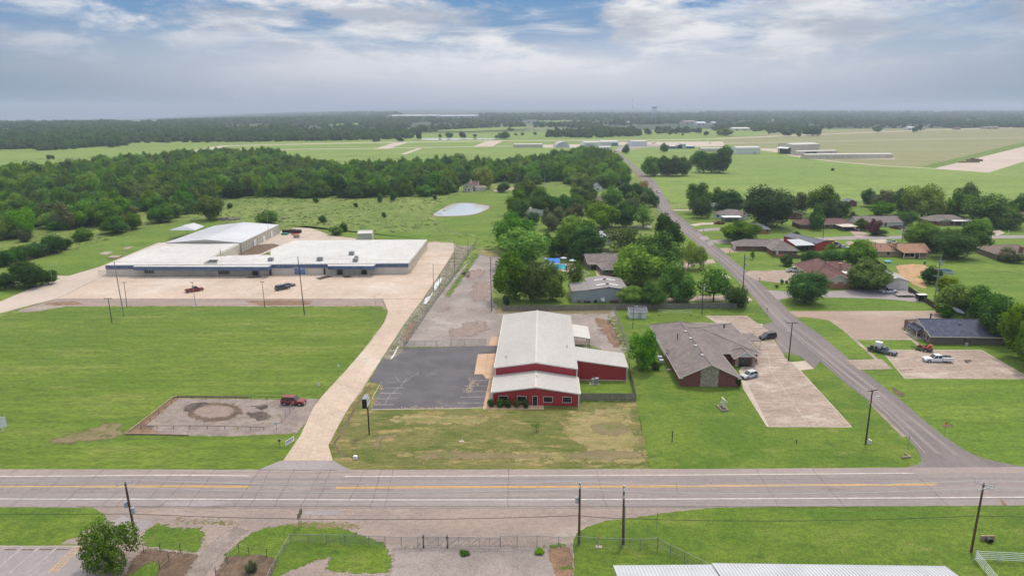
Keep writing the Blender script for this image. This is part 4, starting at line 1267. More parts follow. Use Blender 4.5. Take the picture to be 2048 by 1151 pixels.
def garage_door(p, face, rect, u, w, h=2.15, m='trim_white', z=0.02):
 x0, y0, x1, y1 = rect
 fr = MB()
 for k in range(4):
  za, zb = z + h * k / 4 + 0.015, z + h * (k + 1) / 4 - 0.015
  if face == 'f':
   fr.box(x0 + u, y0 - 0.06, za, x0 + u + w, y0 - 0.004, zb)
  elif face == 'l':
   fr.box(x0 - 0.06, y0 + u, za, x0 - 0.004, y0 + u + w, zb)
  else:
   fr.box(x1 + 0.004, y0 + u, za, x1 + 0.06, y0 + u + w, zb)
 return fr.build('garage_door', m, p)

def chimney(roof_o, x, y, z0, z1, w=0.9, d=0.7, m='brick_tan'):
 mb = MB().box(x, y, z0, x + w, y + d, z1).box(x - 0.06, y - 0.06, z1 + 0.003, x + w + 0.06, y + d + 0.06, z1 + 0.12)
 o = mb.build('chimney', m, roof_o)
 o.parent = roof_o
 return o

def vent_pipe(p, x, y, z, h=0.6, r=0.12, m='steel_dark', name='vent_pipe'):
 return MB().cyl((x, y, z), (x, y, z + h), r, r, 8).cyl((x, y, z + h + 0.004), (x, y, z + h + 0.14), r * 1.6, r * 1.2, 8).build(name, m, p)

def post(p, x, y, z1, r=0.08, m='trim_white', name='post', z0=0.0):
 return MB().box(x - r, y - r, z0, x + r, y + r, z1).build(name, m, p)

def ribbed_wall(mb, x0, x1, y, zfun0, zfun1, step=0.30, out_=-0.035, w=0.07):
 n = int((x1 - x0) / step)
 for i in range(1, n):
  x = x0 + (x1 - x0) * i / n
  z0, z1 = zfun0(x), zfun1(x)
  if z1 - z0 > 0.1:
   mb.box(x - w / 2, y + out_, z0, x + w / 2, y - 0.002, z1 - 0.02)

# ---------------------------------------------------------------- red metal building
def red_building():
 t, _ = frame_at('metal_building', 'red metal building with white low-gable roofs and a row of dark front windows', 'building', (985.5, 808.5), (1158, 811.6))
 Wd = 18.4
 fd, md = 9.2, 49.2
 hf = lambda x: 3.0 + 1.3 * (1 - abs(x - Wd / 2) / (Wd / 2))
 hm = lambda x: 5.0 + 1.35 * (1 - abs(x - Wd / 2) / (Wd / 2))
 zero = lambda x: 0.0
 # walls: front section, main hall, lean-to
 w = MB().prism([(0, 0, 0), (Wd, 0, 0), (Wd, 0, hf(Wd)), (Wd / 2, 0, hf(Wd / 2)), (0, 0, hf(0))], (0, fd - 0.01, 0))
 ribbed_wall(w, 0, Wd, 0, zero, hf)
 w.build('front_wall', 'red_metal', t)
 w = MB().prism([(0.02, fd, 0), (Wd - 0.02, fd, 0), (Wd - 0.02, fd, hm(Wd)), (Wd / 2, fd, hm(Wd / 2)), (0.02, fd, hm(0))], (0, md - fd, 0))
 ribbed_wall(w, 0.1, Wd - 0.1, fd, lambda x: hf(x) + 0.12, hm)
 w.build('hall_wall', 'red_metal', t)
 lx, ly0, ly1 = Wd + 12.0, fd + 5.6, fd + 14.4
 hl = lambda x: 5.0 - 1.6 * (x - Wd) / 12.0
 w = MB().prism([(Wd + 0.01, ly0, 0), (lx, ly0, 0), (lx, ly0, hl(lx)), (Wd + 0.01, ly0, hl(Wd) - 0.03)], (0, ly1 - ly0, 0))
 ribbed_wall(w, Wd + 0.1, lx, ly0, zero, hl)
 w.build('lean_to_wall', 'red_metal', t)
 # roofs with standing seams
 def gable_roof(name, y0, y1, h, ov, seam):
  r = MB()
  xa, xb, xm = -ov, Wd + ov, Wd / 2
  s = (h(xm) - h(0)) / xm
  za = h(0) - s * ov + 0.06
  zm = h(xm) + 0.06
  r.prism([(xa, y0, za), (xm, y0, zm), (xm, y1, zm), (xa, y1, za)], -0.12)
  r.prism([(xm, y0, zm), (xb, y0, za), (xb, y1, za), (xm, y1, zm)], -0.12)
  n = int((y1 - y0) / seam)
  for i in range(n + 1):
   y = y0 + 0.05 + (y1 - y0 - 0.1) * i / n
   r.bar((xa, y, za + 0.015), (xm, y, zm + 0.015), 0.04, 0.05)
   r.bar((xm, y, zm + 0.015), (xb, y, za + 0.015), 0.04, 0.05)
  r.bar((xm, y0, zm + 0.02), (xm, y1, zm + 0.02), 0.5, 0.05)
  return r.build(name, 'roof_white', t), za, zm
 gable_roof('front_roof', -0.35, fd - 0.02, hf, 0.30, 0.62)
 hall, za, zm = gable_roof('hall_roof', fd - 0.30, md + 0.3, hm, 0.25, 0.62)
 r = MB()
 zA, zB = 5.0 + 0.03, hl(lx) - 0.05
 r.prism([(Wd + 0.2, ly0 - 0.3, zA - 0.06), (lx + 0.3, ly0 - 0.3, zB + 0.03), (lx + 0.3, ly1 + 0.3, zB + 0.03), (Wd + 0.2, ly1 + 0.3, zA - 0.06)], -0.12)
 for i in range(16):
  y = ly0 - 0.25 + (ly1 - ly0 + 0.5) * i / 15
  r.bar((Wd + 0.25, y, zA - 0.045), (lx + 0.3, y, zB + 0.045), 0.04, 0.05)
 r.build('lean_to_roof', 'roof_white', t)
 # open canopy behind
 cx, cy0, cy1 = Wd + 4.6, fd + 22.4, fd + 32.6
 r = MB().prism([(Wd + 0.2, cy0, 4.98), (cx, cy0, 4.35), (cx, cy1, 4.35), (Wd + 0.2, cy1, 4.98)], -0.12)
 r.bar((Wd + 0.2, cy0 - 0.03, 4.90), (cx, cy0 - 0.03, 4.27), 0.05, 0.22)
 r.build('canopy_roof', 'roof_white', t)
 for yy in (cy0 + 0.15, (cy0 + cy1) / 2, cy1 - 0.15):
  post(t, cx - 0.2, yy, 4.2, 0.07, 'wood_brown', 'canopy_post')
 g = MB()
 for zz in (1.2, 2.0, 2.8):
  g.bar((Wd + 0.1, cy0 + 2.0, zz), (cx - 0.3, cy0 + 2.0, zz), 0.06)
 for i in range(10):
  xx = Wd + 0.15 + i * 0.46
  g.bar((xx, cy0 + 2.0, 0.9), (xx, cy0 + 2.0, 2.9), 0.05)
 g.build('canopy_railing', 'trim_white', t)
 # white trims
 for x, y, h in ((0, 0, hf(0)), (Wd, 0, hf(Wd)), (0, fd, hm(0)), (Wd, fd, hm(Wd)), (lx, ly0, hl(lx))):
  MB().box(x - 0.10, y - 0.06, 0, x + 0.10, y + 0.10, h - 0.02).build('corner_trim', 'trim_white', t)
 for y, h, ov in ((-0.38, hf, 0.3), (fd - 0.33, hm, 0.25)):
  f = MB()
  s = (h(Wd / 2) - h(0)) / (Wd / 2)
  f.bar((-ov, y, h(0) - s * ov - 0.05), (Wd / 2, y, h(Wd / 2) - 0.05), 0.05, 0.24)
  f.bar((Wd / 2, y, h(Wd / 2) - 0.05), (Wd + ov, y, h(0) - s * ov - 0.05), 0.05, 0.24)
  f.build('rake_trim', 'trim_white', t)
 f = MB().bar((Wd + 0.2, ly0 - 0.33, zA - 0.17), (lx + 0.3, ly0 - 0.33, zB - 0.08), 0.05, 0.2)
 f.build('rake_trim', 'trim_white', t)
 gt = MB()
 for xx, y0, y1, zz in ((-0.36, -0.3, fd - 0.4, hf(0) - 0.08), (Wd + 0.36, -0.3, fd - 0.4, hf(0) - 0.08), (-0.31, fd - 0.25, md + 0.25, hm(0) - 0.05)):
  gt.box(xx - 0.07, y0, zz - 0.08, xx + 0.07, y1, zz + 0.06)
 gt.build('gutter', 'trim_white', t)
 for xx in (-0.16, Wd + 0.16):
  MB().bar((xx, 0.35, 0), (xx, 0.35, 2.9), 0.09).build('downpipe', 'trim_white', t)
  MB().bar((xx, fd + 0.35, 0 if xx < 0 else 3.2), (xx, fd + 0.35, 4.9), 0.09).build('downpipe', 'trim_white', t)
 rect = (0, -0.03, Wd, md)
 for u in (1.35, 5.35, 10.95, 15.0):
  opening(t, 'f', rect, u, 0.85, 1.85, 1.2)
 opening(t, 'f', rect, 8.60, 0.02, 0.98, 2.1, 'door')
 vent_pipe(hall, 2.2, fd + 4.5, 5.25, 0.8, 0.07)
 vent_pipe(hall, 16.6, fd + 12.5, 5.1, 0.8, 0.07)
 vent_pipe(t, 9.4, 5.4, 4.25, 0.25, 0.05)
 # gravel skirting under the lean-to
 MB().box(Wd + 0.2, ly0 - 0.45, 0.0, lx, ly0 - 0.06, 0.10).build('stone_skirt', 'concrete_pale', t)

red_building()

# ---------------------------------------------------------------- brick house with stone gable
def brick_house():
 t, _ = frame_at('brick_house', 'red brick building with grey shingle roof and pale stone panel in its gable', 'house', (1362, 772), (1472.4, 772.9))
 Wd = 12.8
 w = 38.0
 ro = wing(t, 0, 0, Wd, w, 2.55, 3.0, 'y', 'g', 'h', 'brick_red', 'roof_shingle_grey', 0.65, fascia='cream_wall')
 # stone panel follows the gable
 h = lambda x: 2.55 + 3.0 * (1 - abs(x - Wd / 2) / (Wd / 2)) - 0.35
 xs = (4.3, 6.4, 8.35)
 MB().prism([(xs[0], -0.10, 0), (xs[2], -0.10, 0), (xs[2], -0.10, h(xs[2])), (xs[1], -0.10, h(xs[1])), (xs[0], -0.10, h(xs[0]))], (0, 0.098, 0)).build('stone_panel', 'stone', t)
 # pale returns at the gable corners
 for x0, x1 in ((-0.65, 0.25), (Wd - 0.25, Wd + 0.65)):
  MB().box(x0, -0.68, 2.13, x1, 0.05, 2.32).build('eave_return', 'cream_wall', t)
 # white rear part of the west wall
 MB().box(-0.08, 18.5, 0.4, -0.003, 37.5, 2.45).build('siding_panel', 'white_siding', t)
 for u in (21.0, 25.5, 31.0, 34.5):
  opening(t, 'l', (-0.08, 0, Wd, w), u, 1.0, 0.9, 1.1)
 # rear wing with hipped end
 ro2 = wing(t, Wd - 5.5, 15.8, Wd + 9.6, 39.5, 2.56, 2.55, 'x', 'g', 'h', 'brick_red', 'roof_shingle_grey', 0.6, fascia='trim_white')
 rect = (Wd - 5.5, 15.8, Wd + 9.6, 39.5)
 # entrance porch
 wing(t, Wd + 3.2, 12.6, Wd + 8.0, 17.5, 2.50, 1.5, 'y', 'g', 'h', 'brick_red', 'roof_shingle_grey', 0.5, gable='white_siding', walls=True)
 pr = (Wd + 3.2, 12.6, Wd + 8.0, 17.5)
 MB().box(Wd + 3.15, 12.52, 0, Wd + 3.9, 12.59, 2.4).build('stone_pier', 'stone', t)
 MB().box(Wd + 7.3, 12.52, 0, Wd + 8.05, 12.59, 2.4).build('stone_pier', 'stone', t)
 opening(t, 'f', pr, 1.0, 0.02, 2.6, 2.1, 'door', 'trim_dark', 'glass_dark', 1)
 for u in (1.5, 5.0):
  opening(t, 'r', rect, u, 0.8, 1.4, 1.3)
 # ridge vents, pipes
 for y in (5.5, 12.0, 17.5, 23.0):
  MB().box(Wd / 2 - 0.75, y, 5.10, Wd / 2 - 0.1, y + 0.75, 5.62).build('roof_vent', 'steel_pale', ro)
 vent_pipe(ro, 3.4, 21.0, 4.2, 1.3, 0.12)
 vent_pipe(ro2, Wd + 5.0, 30.0, 4.3, 0.9, 0.22, 'steel_dark', 'flue')
 vent_pipe(ro2, Wd + 1.5, 30.0, 5.1, 0.25, 0.15, 'steel_pale')
 # side canopy
 MB().box(Wd + 10.3, 24.5, 2.4, Wd + 13.4, 31.0, 2.55).build('side_canopy', 'roof_shingle_grey', t)
 for yy in (24.7, 30.8):
  post(t, Wd + 13.2, yy, 2.4, 0.07)
 # gas meter pad
 MB().box(-1.2, 9.6, 0, -0.3, 10.6, 0.15).build('meter_pad', 'concrete_pale', t)
 # satellite dish on the eave
 d = MB()
 d.cyl((-0.5, 15.3, 0), (-0.5, 15.3, 2.9), 0.05, 0.05, 6)
 o = d.build('dish_mast', 'steel_pale', t)
 dish(o, (-0.45, 15.1, 3.15), 0.55, (0.5, 0.45, 0.74))
 for k, yy in enumerate((14.0, 16.4)):
  u = MB().box(-2.2, yy, 0.08, -1.2, yy + 1.0, 0.95)
  u.cyl((-1.7, yy + 0.5, 0.953), (-1.7, yy + 0.5, 1.0), 0.38, 0.38, 10)
  u.build('air_conditioner', 'steel_pale', t)

def dish(parent, c, r, nrm):
 """shallow parabolic bowl facing nrm, centre c, in the parent's space"""
 nrm = Vector(nrm).normalized()
 q = nrm.to_track_quat('Z', 'Y')
 mb = MB()
 k, n = 4, 14
 rows = []
 for i in range(k + 1):
  rr = r * i / k
  row = []
  for j in range(n):
   a = 2 * math.pi * j / n
   p = Vector((rr * math.cos(a), rr * math.sin(a), 0.28 * rr * rr / r))
   row.append(Vector(c) + q @ p)
  rows.append(row)
 for i in range(k):
  for j in range(n):
   m_ = (j + 1) % n
   mb.poly([rows[i][j], rows[i][m_], rows[i + 1][m_], rows[i + 1][j]])
 f = Vector(c) + q @ Vector((0, 0, r * 0.75))
 mb.bar(rows[k][0], f, 0.03)
 mb.bar(rows[k][n // 2], f, 0.03)
 return mb.build('dish', 'steel_pale', parent, True)

brick_house()

# ---------------------------------------------------------------- warehouse complex
def warehouse():
 o_ = G(541, 546)
 t = thing('warehouse', 'sprawling cream warehouse with flat white roofs and a blue fascia band', 'warehouse', (o_.x, o_.y, 0))
 inv = lambda p: (p.x - o_.x, p.y - o_.y, p.z)
 Z = 4.0
 g = lambda px, py, z=Z: inv(G(px, py, z))
 low = [(211, 531), (268, 530.8), (541, 529.3), (816, 527), (854, 480), (589, 481.5), (514, 511), (458, 512.5), (421, 515), (482.5, 485.3), (330, 485.3)]
 L1 = [(211, 531), (268, 530.8), (421, 530), (421, 515), (482.5, 485.3), (330, 485.3)]
 L2 = [(421.2, 529.98), (541, 529.3), (541, 511), (514, 511), (458, 512.5), (421.2, 515)]
 L3 = [(541.2, 529.29), (816, 527), (854, 480), (589, 481.5), (541.2, 500.5)]
 for nm, pl, m_ in (('west_roof', L1, 'roof_membrane'), ('middle_roof', L2, 'roof_membrane'), ('east_roof', L3, 'roof_membrane_clean')):
  MB().prism([g(*p, Z - 0.25) for p in pl], 0.28).build(nm, m_, t)
 for nm, pl in (('west_wall', L1), ('middle_wall', L2), ('east_wall', L3)):
  pts = [Vector(g(*p, Z)) for p in pl]
  c = sum(pts, Vector()) / len(pts)
  pts = [(c + (p - c) * 0.998) for p in pts]
  MB().prism([(p.x, p.y, 0) for p in pts], Z - 0.26).build(nm, 'cream_wall', t)
 sm = MB()
 for k in range(1, 34):
  f_ = k / 34
  a, b = Vector(g(541.4, 529.3, Z + 0.05)).lerp(Vector(g(816, 527, Z + 0.05)), f_), Vector(g(589, 481.5, Z + 0.05)).lerp(Vector(g(854, 480, Z + 0.05)), f_)
  sm.bar(a, b, 0.14, 0.07)
 sm.build('roof_seam', 'roof_membrane', t)['kind'] = 'stuff'
 # blue fascia: set-back parts and projecting canopies
 def fascia(name, a, b, drop=1.35):
  A, B = Vector(g(*a)), Vector(g(*b))
  mb = MB().bar((A.x, A.y - 0.12, Z - 0.62), (B.x, B.y - 0.12, Z - 0.62), 0.14, drop)
  return mb.build(name, 'blue_fascia', t)
 fascia('fascia', (211, 531), (268, 530.8))
 fascia('fascia', (541.4, 529.3), (655, 528.4))
 fascia('fascia', (752, 527.6), (817, 527))
 A, B = Vector(g(816.5, 527)), Vector(g(817.5, 525))
 for a, b, c, d in (((266, 533.2), (537, 533.6), (543.5, 529.45), (268.5, 530.95)), ((656, 532), (747, 532), (752.5, 527.75), (655, 528.55))):
  q = [Vector(g(*p)) for p in (a, b, c, d)]
  MB().prism([(v.x, v.y, Z - 0.12) for v in q], 0.17).build('canopy_roof', 'roof_membrane', t)
  f = MB()
  for u, v in ((q[0], q[1]), (q[1], q[2]), (q[3], q[0])):
   f.bar((u.x, u.y, Z - 0.64), (v.x, v.y, Z - 0.64), 0.14, 1.4)
  f.build('fascia', 'blue_fascia', t)
  n = 9 if a[0] < 400 else 4
  for k in range(n):
   u = q[0] + (q[1] - q[0]) * ((k + 0.5) / n)
   MB().bar((u.x, u.y + 0.35, 0), (u.x, u.y + 0.35, Z - 1.3), 0.14).build('canopy_post', 'cream_wall', t)
 # gabled metal hall at the rear
 K1, K2 = Vector(g(412, 478.7, 5.9)), Vector(g(487, 444.2, 6.3))
 A1, A2 = Vector(g(330.3, 485.1, 4.3)), Vector(g(427, 451.6, 4.5))
 B1, B2 = Vector(g(482.5, 485.1, 4.3)), Vector(g(557.6, 448.9, 4.5))
 r = MB()
 r.prism([A1, K1, K2, A2], -0.15)
 r.prism([K1, B1, B2, K2], -0.15)
 for i in range(1, 24):
  f_ = i / 24
  for P0, P1, Q0, Q1 in ((A1, A2, K1, K2), (B1, B2, K1, K2)):
   r.bar(P0.lerp(P1, f_) + Vector((0, 0, 0.03)), Q0.lerp(Q1, f_) + Vector((0, 0, 0.03)), 0.08, 0.05)
 r.build('hall_roof', 'roof_galv', t)
 hw = MB()
 s_ = lambda p: (p.x, p.y, 0)
 dz = Vector((0, 0, -0.2))
 hw.poly([A1 + dz, B1 + dz, K1 + dz])
 hw.poly([A2 + dz, B2 + dz, K2 + dz])
 for a, b in ((A1, A2), (B1, B2), (A2, B2), (A1, B1)):
  hw.poly([s_(a), s_(b), b + dz, a + dz])
 n = 26
 for i in range(n + 1):
  p = B1.lerp(B2, i / n)
  hw.bar((p.x + 0.05, p.y, 0), (p.x + 0.05, p.y, p.z - 0.3), 0.1, 0.12)
 hw.build('hall_wall', 'cream_metal', t)
 # loading doors along the yard side of the hall
 for f0, f1, hh in ((0.28, 0.34, 3.0), (0.52, 0.57, 2.6), (0.74, 0.79, 3.2)):
  a, b = B1.lerp(B2, f0), B1.lerp(B2, f1)
  MB().prism([(a.x + 0.14, a.y, 0), (b.x + 0.14, b.y, 0), (b.x + 0.14, b.y, hh), (a.x + 0.14, a.y, hh)], (0.06, 0, 0)).build('loading_door', 'sign_white', t)
 # east wall panels
 a, b = Vector(g(816.5, 527)), Vector(g(854, 480))
 for i in range(17):
  p = a.lerp(b, i / 16)
  MB().bar((p.x + 0.02, p.y, 0), (p.x + 0.02, p.y, Z - 0.3), 0.10, 0.14).build('wall_batten', 'cream_metal', t)
 ft = MB().bar((a.x + 0.1, a.y, Z - 0.1), (b.x + 0.1, b.y, Z - 0.1), 0.12, 0.3)
 ft.build('gutter', 'trim_white', t)
 # openings in the front
 def front(px0, px1, z0, z1, kind, glass='glass_dark', fr='trim_white', bars=0, off=0.25):
  p, q = G(px0, 546.3), G(px1, 546.3)
  x0_, y_ = p.x - o_.x, p.y - o_.y
  w_ = q.x - p.x
  yw = np.interp(p.x - o_.x, [Vector(g(211, 531)).x, Vector(g(541, 529.3)).x, Vector(g(816, 527)).x], [Vector(g(211, 531)).y, Vector(g(541, 529.3)).y, Vector(g(816, 527)).y])
  return opening(t, 'f', (x0_, yw - off, x0_ + w_, yw + 1), 0, z0, w_, z1 - z0, kind, fr, glass, bars, 0.14)
 front(301, 319, 1.0, 2.3, 'window', bars=3)
 front(445, 467, 0.6, 2.4, 'window', bars=4)
 front(512, 522, 0.02, 2.3, 'door', fr='trim_dark')
 front(593.5, 615.5, 0.15, 2.6, 'window', 'glass_blue', 'sign_white', 2)
 front(678, 687, 0.02, 2.3, 'door', fr='trim_dark', bars=1)
 front(726, 735, 0.02, 2.3, 'door', fr='trim_dark', bars=1)
 front(651.5, 653.5, 0.3, 2.4, 'window', fr='trim_dark')
 front(545.5, 548, 0.3, 2.4, 'window', fr='trim_dark')
 # light well as a raised kerb round a pane coloured dark for its shade
 q = [Vector(g(*p)) for p in ((408, 527.6), (434, 527.3), (438, 521), (419, 521.3))]
 w = MB()
 for i in range(4):
  w.bar(q[i] + Vector((0, 0, 0.25)), q[(i + 1) % 4] + Vector((0, 0, 0.25)), 0.2, 0.5)
 lw = w.build('light_well', 'cream_wall', t)
 MB().poly([v + Vector((0, 0, 0.06)) for v in q]).build('light_well_shade', 'glass_dark', lw)
 for px, py, s in ((703.5, 509.5, 1.0), (713, 517, 0.7), (711, 523, 0.9), (640, 521, 1.0), (541.8, 521.5, 0.9)):
  p = Vector(g(px, py))
  u = MB().box(p.x - s, p.y - s, Z + 0.12, p.x + s, p.y + s, Z + 0.12 + s * 1.2).box(p.x - s * 0.7, p.y - s * 0.7, Z + 0.125 + s * 1.2, p.x + s * 0.7, p.y + s * 0.7, Z + 0.3 + s * 1.2)
  u.box(p.x - s * 0.9, p.y - s * 0.9, Z + 0.02, p.x + s * 0.9, p.y + s * 0.9, Z + 0.119)
  u.build('roof_unit', 'steel', t)
 # conveyor housing against the hall
 p = Vector(g(450, 506, 3.0))
 MB().bar((p.x - 4, p.y - 3, 3.6), (p.x + 3.5, p.y + 2, 0.4), 1.2, 0.9).build('chute', 'cream_metal', t)

warehouse()

# ---------------------------------------------------------------- other houses and sheds
def hangar_style(name, label, A, B, depth, eave, rise, axis='x', wall='cream_metal', roof='roof_white', doors=(), cat='hangar', over=0.2, group=None, e='g', fascia=None, dmat='steel_pale', ribs=0.0):
 t, w = frame_at(name, label, cat, A, B, group)
 wing(t, 0, 0, w, depth, eave, rise, axis, e, e, wall, roof, over, fascia=fascia, ribs=ribs)
 for (f0, f1, h) in doors:
  garage_door(t, 'f', (0, 0, w, depth), w * f0, w * (f1 - f0), h, dmat)
 return t, w

def grey_workshop():
 t, w = frame_at('workshop', 'grey metal workshop with a low roof and white skylight strips by the wood fence', 'workshop', (1144.3, 604.3), (1254.5, 604))
 m0 = 5.8
 wing(t, m0, 0, w, 15.5, 4.3, 0.85, 'y', 'g', 'g', 'grey_metal', 'roof_grey_metal', 0.25, fascia='trim_dark')
 wl_ = MB().prism([(0, 0, 0), (m0 - 0.01, 0, 0), (m0 - 0.01, 0, 4.2), (0, 0, 3.7)], (0, 10.5, 0))
 wl_.build('lean_to_wall', 'grey_metal', t)
 MB().prism([(-0.25, -0.25, 3.70), (m0 - 0.27, -0.25, 4.17), (m0 - 0.27, 10.7, 4.17), (-0.25, 10.7, 3.70)], 0.12).build('lean_to_roof', 'roof_grey_metal', t)
 rb = MB()
 for i in range(1, 36):
  xx = w * i / 36
  rb.box(xx - 0.03, -0.035, 0, xx + 0.03, -0.003, 3.6)
 rb.build('wall_rib', 'grey_metal', t)
 xm = (m0 + w) / 2
 for yy in (4.0, 10.6):
  for s in (-1, 1):
   x0, x1 = xm + s * 0.5, xm + s * 3.6
   z0, z1 = 5.25 - 0.5 * 0.14, 5.25 - 3.6 * 0.14
   MB().bar((x0, yy, z0 + 0.03), (x1, yy, z1 + 0.03), 0.9, 0.06).build('skylight', 'sign_white', t)
  v = MB().box(xm - 0.35, yy - 0.7, 5.2, xm + 0.35, yy + 0.7, 5.62)
  v.box(xm - 0.5, yy - 0.8, 5.622, xm + 0.5, yy + 0.8, 5.70)
  v.build('ridge_vent', 'concrete_brown', t)
 MB().box(0.75, -0.28, 0.9, 1.2, -0.06, 1.7).build('meter_box', 'steel_pale', t)

grey_workshop()

def shed_white():
 t, w = frame_at('garden_shed', 'small white garden shed with blue-grey roof and lattice double doors', 'shed', (1259.5, 637), (1292.5, 636.7))
 wing(t, 0, 0, w, 3.6, 2.25, 0.95, 'x', 'g', 'g', 'white_siding', 'roof_shingle_slate', 0.25)
 d = opening(t, 'f', (0, 0, w, 3.6), w * 0.50, 0.02, 1.0, 1.85, 'door', 'trim_white', 'grey_metal', 1, 0.06)
 x = MB()
 for k in range(4):
  z = 0.1 + k * 0.45
  x.bar((w * 0.5, -0.065, z), (w * 0.5 + 1.0, -0.065, z + 0.45), 0.05, 0.05)
  x.bar((w * 0.5 + 1.0, -0.068, z), (w * 0.5, -0.068, z + 0.45), 0.05, 0.05)
 x.build('lattice', 'trim_white', d)

shed_white()

def pool_house():
 t, w = frame_at('house', 'grey-roofed house in angled wings beside the swimming pool', 'house', (1207, 551), (1250, 550))
 wing(t, 0, 0, 9.5, 11, 2.6, 2.0, 'x', 'h', 'h', 'brick_dusk', 'roof_shingle_grey', 0.6)
 wing(t, -3.6, 11.0, 11.5, 22, 2.61, 2.4, 'x', 'g', 'g', 'brick_dusk', 'roof_shingle_grey', 0.6)
 opening(t, 'f', (0, 0, 9.5, 11), 0.9, 0.9, 0.8, 1.2)
 opening(t, 'f', (0, 0, 9.5, 11), 4.9, 0.9, 1.6, 1.2)
 opening(t, 'f', (-3.6, 11, 11.5, 22), 0.5, 0.1, 2.2, 2.0, 'door', 'trim_dark')
 for x in (-3.3, -0.4):
  post(t, x, 9.4, 2.5, 0.09, 'trim_white', 'porch_post')
 MB().prism([(-4.2, 8.9, 2.25), (-0.62, 8.9, 2.25), (-0.62, 11.3, 2.72), (-4.2, 11.3, 2.72)], 0.1).build('porch_roof', 'roof_shingle_grey', t)

pool_house()

def simple(name, label, A, B, depth, eave, rise, axis, e0, e1, wall, roof, wins=(), cat='house', gable=None, fascia='trim_white', over=0.5, ribs=0.0):
 t, w = frame_at(name, label, cat, A, B)
 ro = wing(t, 0, 0, w, depth, eave, rise, axis, e0, e1, wall, roof, over, gable=gable, fascia=fascia, ribs=ribs)
 for it in wins:
  if it[0] == 'garage':
   garage_door(t, it[1], (0, 0, w, depth), it[2], it[3], it[4] if len(it) > 4 else 2.15)
  else:
   opening(t, it[1], (0, 0, w, depth), it[2], it[3], it[4], it[5], it[0], *(it[6:]))
 return t, w, ro

simple('garage', 'narrow white outbuilding with pale gable roof among the pool house trees', (1196, 489), (1221, 489), 13, 2.7, 1.3, 'y', 'g', 'g', 'white_siding', 'roof_silver', [('window', 'f', 3.9, 1.6, 0.4, 0.4)], 'garage')
simple('metal_shed', 'low metal shed with bluish roof half hidden by trees near the pond', (1055, 432), (1086.5, 432), 10, 3.0, 1.1, 'y', 'g', 'g', 'white_siding', 'roof_galv', [('garage', 'f', 4.6, 2.6, 2.4)], 'shed', over=0.3)
simple('house', 'brick house with light tan hip roof behind the street trees', (1184, 409), (1212, 410), 13, 2.7, 2.4, 'x', 'h', 'h', 'brick_brown', 'roof_shingle_brown', [('window', 'f', 6.6, 0.8, 1.2, 1.3), ('door', 'f', 4.4, 0.02, 1.0, 2.0)])
simple('house', 'house with blue-grey gable roof under the dark wood edge', (1188, 382), (1204, 382), 11, 2.8, 2.4, 'y', 'g', 'g', 'white_siding', 'roof_shingle_slate', [('window', 'f', 2.2, 1.0, 1.2, 1.2)])
t_, w_, r_o = simple('house', 'two-storey tan house with maroon roof at the edge of the wood', (926, 383), (944, 383.3), 8, 4.6, 1.8, 'y', 'g', 'g', 'cream_wall', 'roof_shingle_maroon', [('window', 'f', 1.2, 1.0, 1.0, 1.2), ('window', 'f', 3.9, 1.0, 1.0, 1.2), ('window', 'f', 2.5, 3.2, 1.0, 1.1)])
wing(t_, 3.2, 6.5, 10.0, 14, 4.8, 2.2, 'x', 'g', 'g', 'cream_wall', 'roof_shingle_maroon', 0.4)
chimney(r_o, 4.8, 5.0, 5.0, 8.2, m='cream_wall')
simple('storage_shed', 'tan metal storage shed beside the two-storey house', (951, 382.5), (972, 382.3), 5.5, 3.0, 0.9, 'x', 'g', 'g', 'cream_metal', 'roof_brown_metal', [('garage', 'f', 1.0, 2.6, 2.4)], 'shed', over=0.2)

def corner_house():
 t, w = frame_at('house', 'brick corner house with grey hip roof and white side garage door', 'house', (1545, 510.5), (1594, 511.0))
 r = wing(t, 0, 0, w, 17, 2.6, 2.6, 'y', 'h', 'h', 'brick_brown', 'roof_shingle_grey', 0.6)
 r2 = wing(t, -13.0, 9.2, 2.0, 17.2, 2.61, 1.9, 'x', 'h', 'g', 'brick_brown', 'roof_shingle_grey', 0.6)
 garage_door(t, 'l', (-13, 9.2, 2, 17.2), 1.2, 5.2, 2.15)
 rc = (0, 0, w, 17)
 opening(t, 'f', rc, 1.4, 0.02, 0.9, 2.0, 'door', 'trim_white', 'white_siding')
 opening(t, 'f', rc, 3.9, 1.0, 0.7, 0.8)
 opening(t, 'f', rc, 5.7, 1.0, 0.7, 0.8)
 opening(t, 'f', rc, 8.4, 0.9, 1.6, 1.1, 'window', 'trim_white', 'glass_dark', 1)

corner_house()
# carport and red shop behind the corner house
t, w = frame_at('metal_shop', 'dark red metal shop with ribbed silver roof behind the corner house', 'workshop', (1631, 501.5), (1663, 498.5))
wing(t, 0, 0, w, 20, 3.3, 1.0, 'y', 'g', 'g', 'red_metal', 'roof_shingle_slate', 0.3, fascia=None, ribs=0.9)
opening(t, 'r', (0, 0, w, 20), 3, 0.02, 2.6, 2.4, 'door', 'trim_dark')
t, w = frame_at('carport', 'flat white metal carport with vehicles parked in its shade', 'carport', (1597, 500.5), (1629, 500))
cq = [G(1592, 491.5, 2.9), G(1630, 490.3, 2.9), G(1610, 477.8, 3.3), G(1573.5, 479.3, 3.3)]
inv_ = t.matrix_basis.inverted()
c_l = [inv_ @ p for p in cq]
rf_ = MB().prism(c_l, 0.14)
for i in range(1, 16):
 f_ = i / 16
 rf_.bar(c_l[0].lerp(c_l[1], f_) + Vector((0, 0, 0.15)), c_l[3].lerp(c_l[2], f_) + Vector((0, 0, 0.15)), 0.07, 0.06)
rf_.build('roof', 'roof_silver', t)
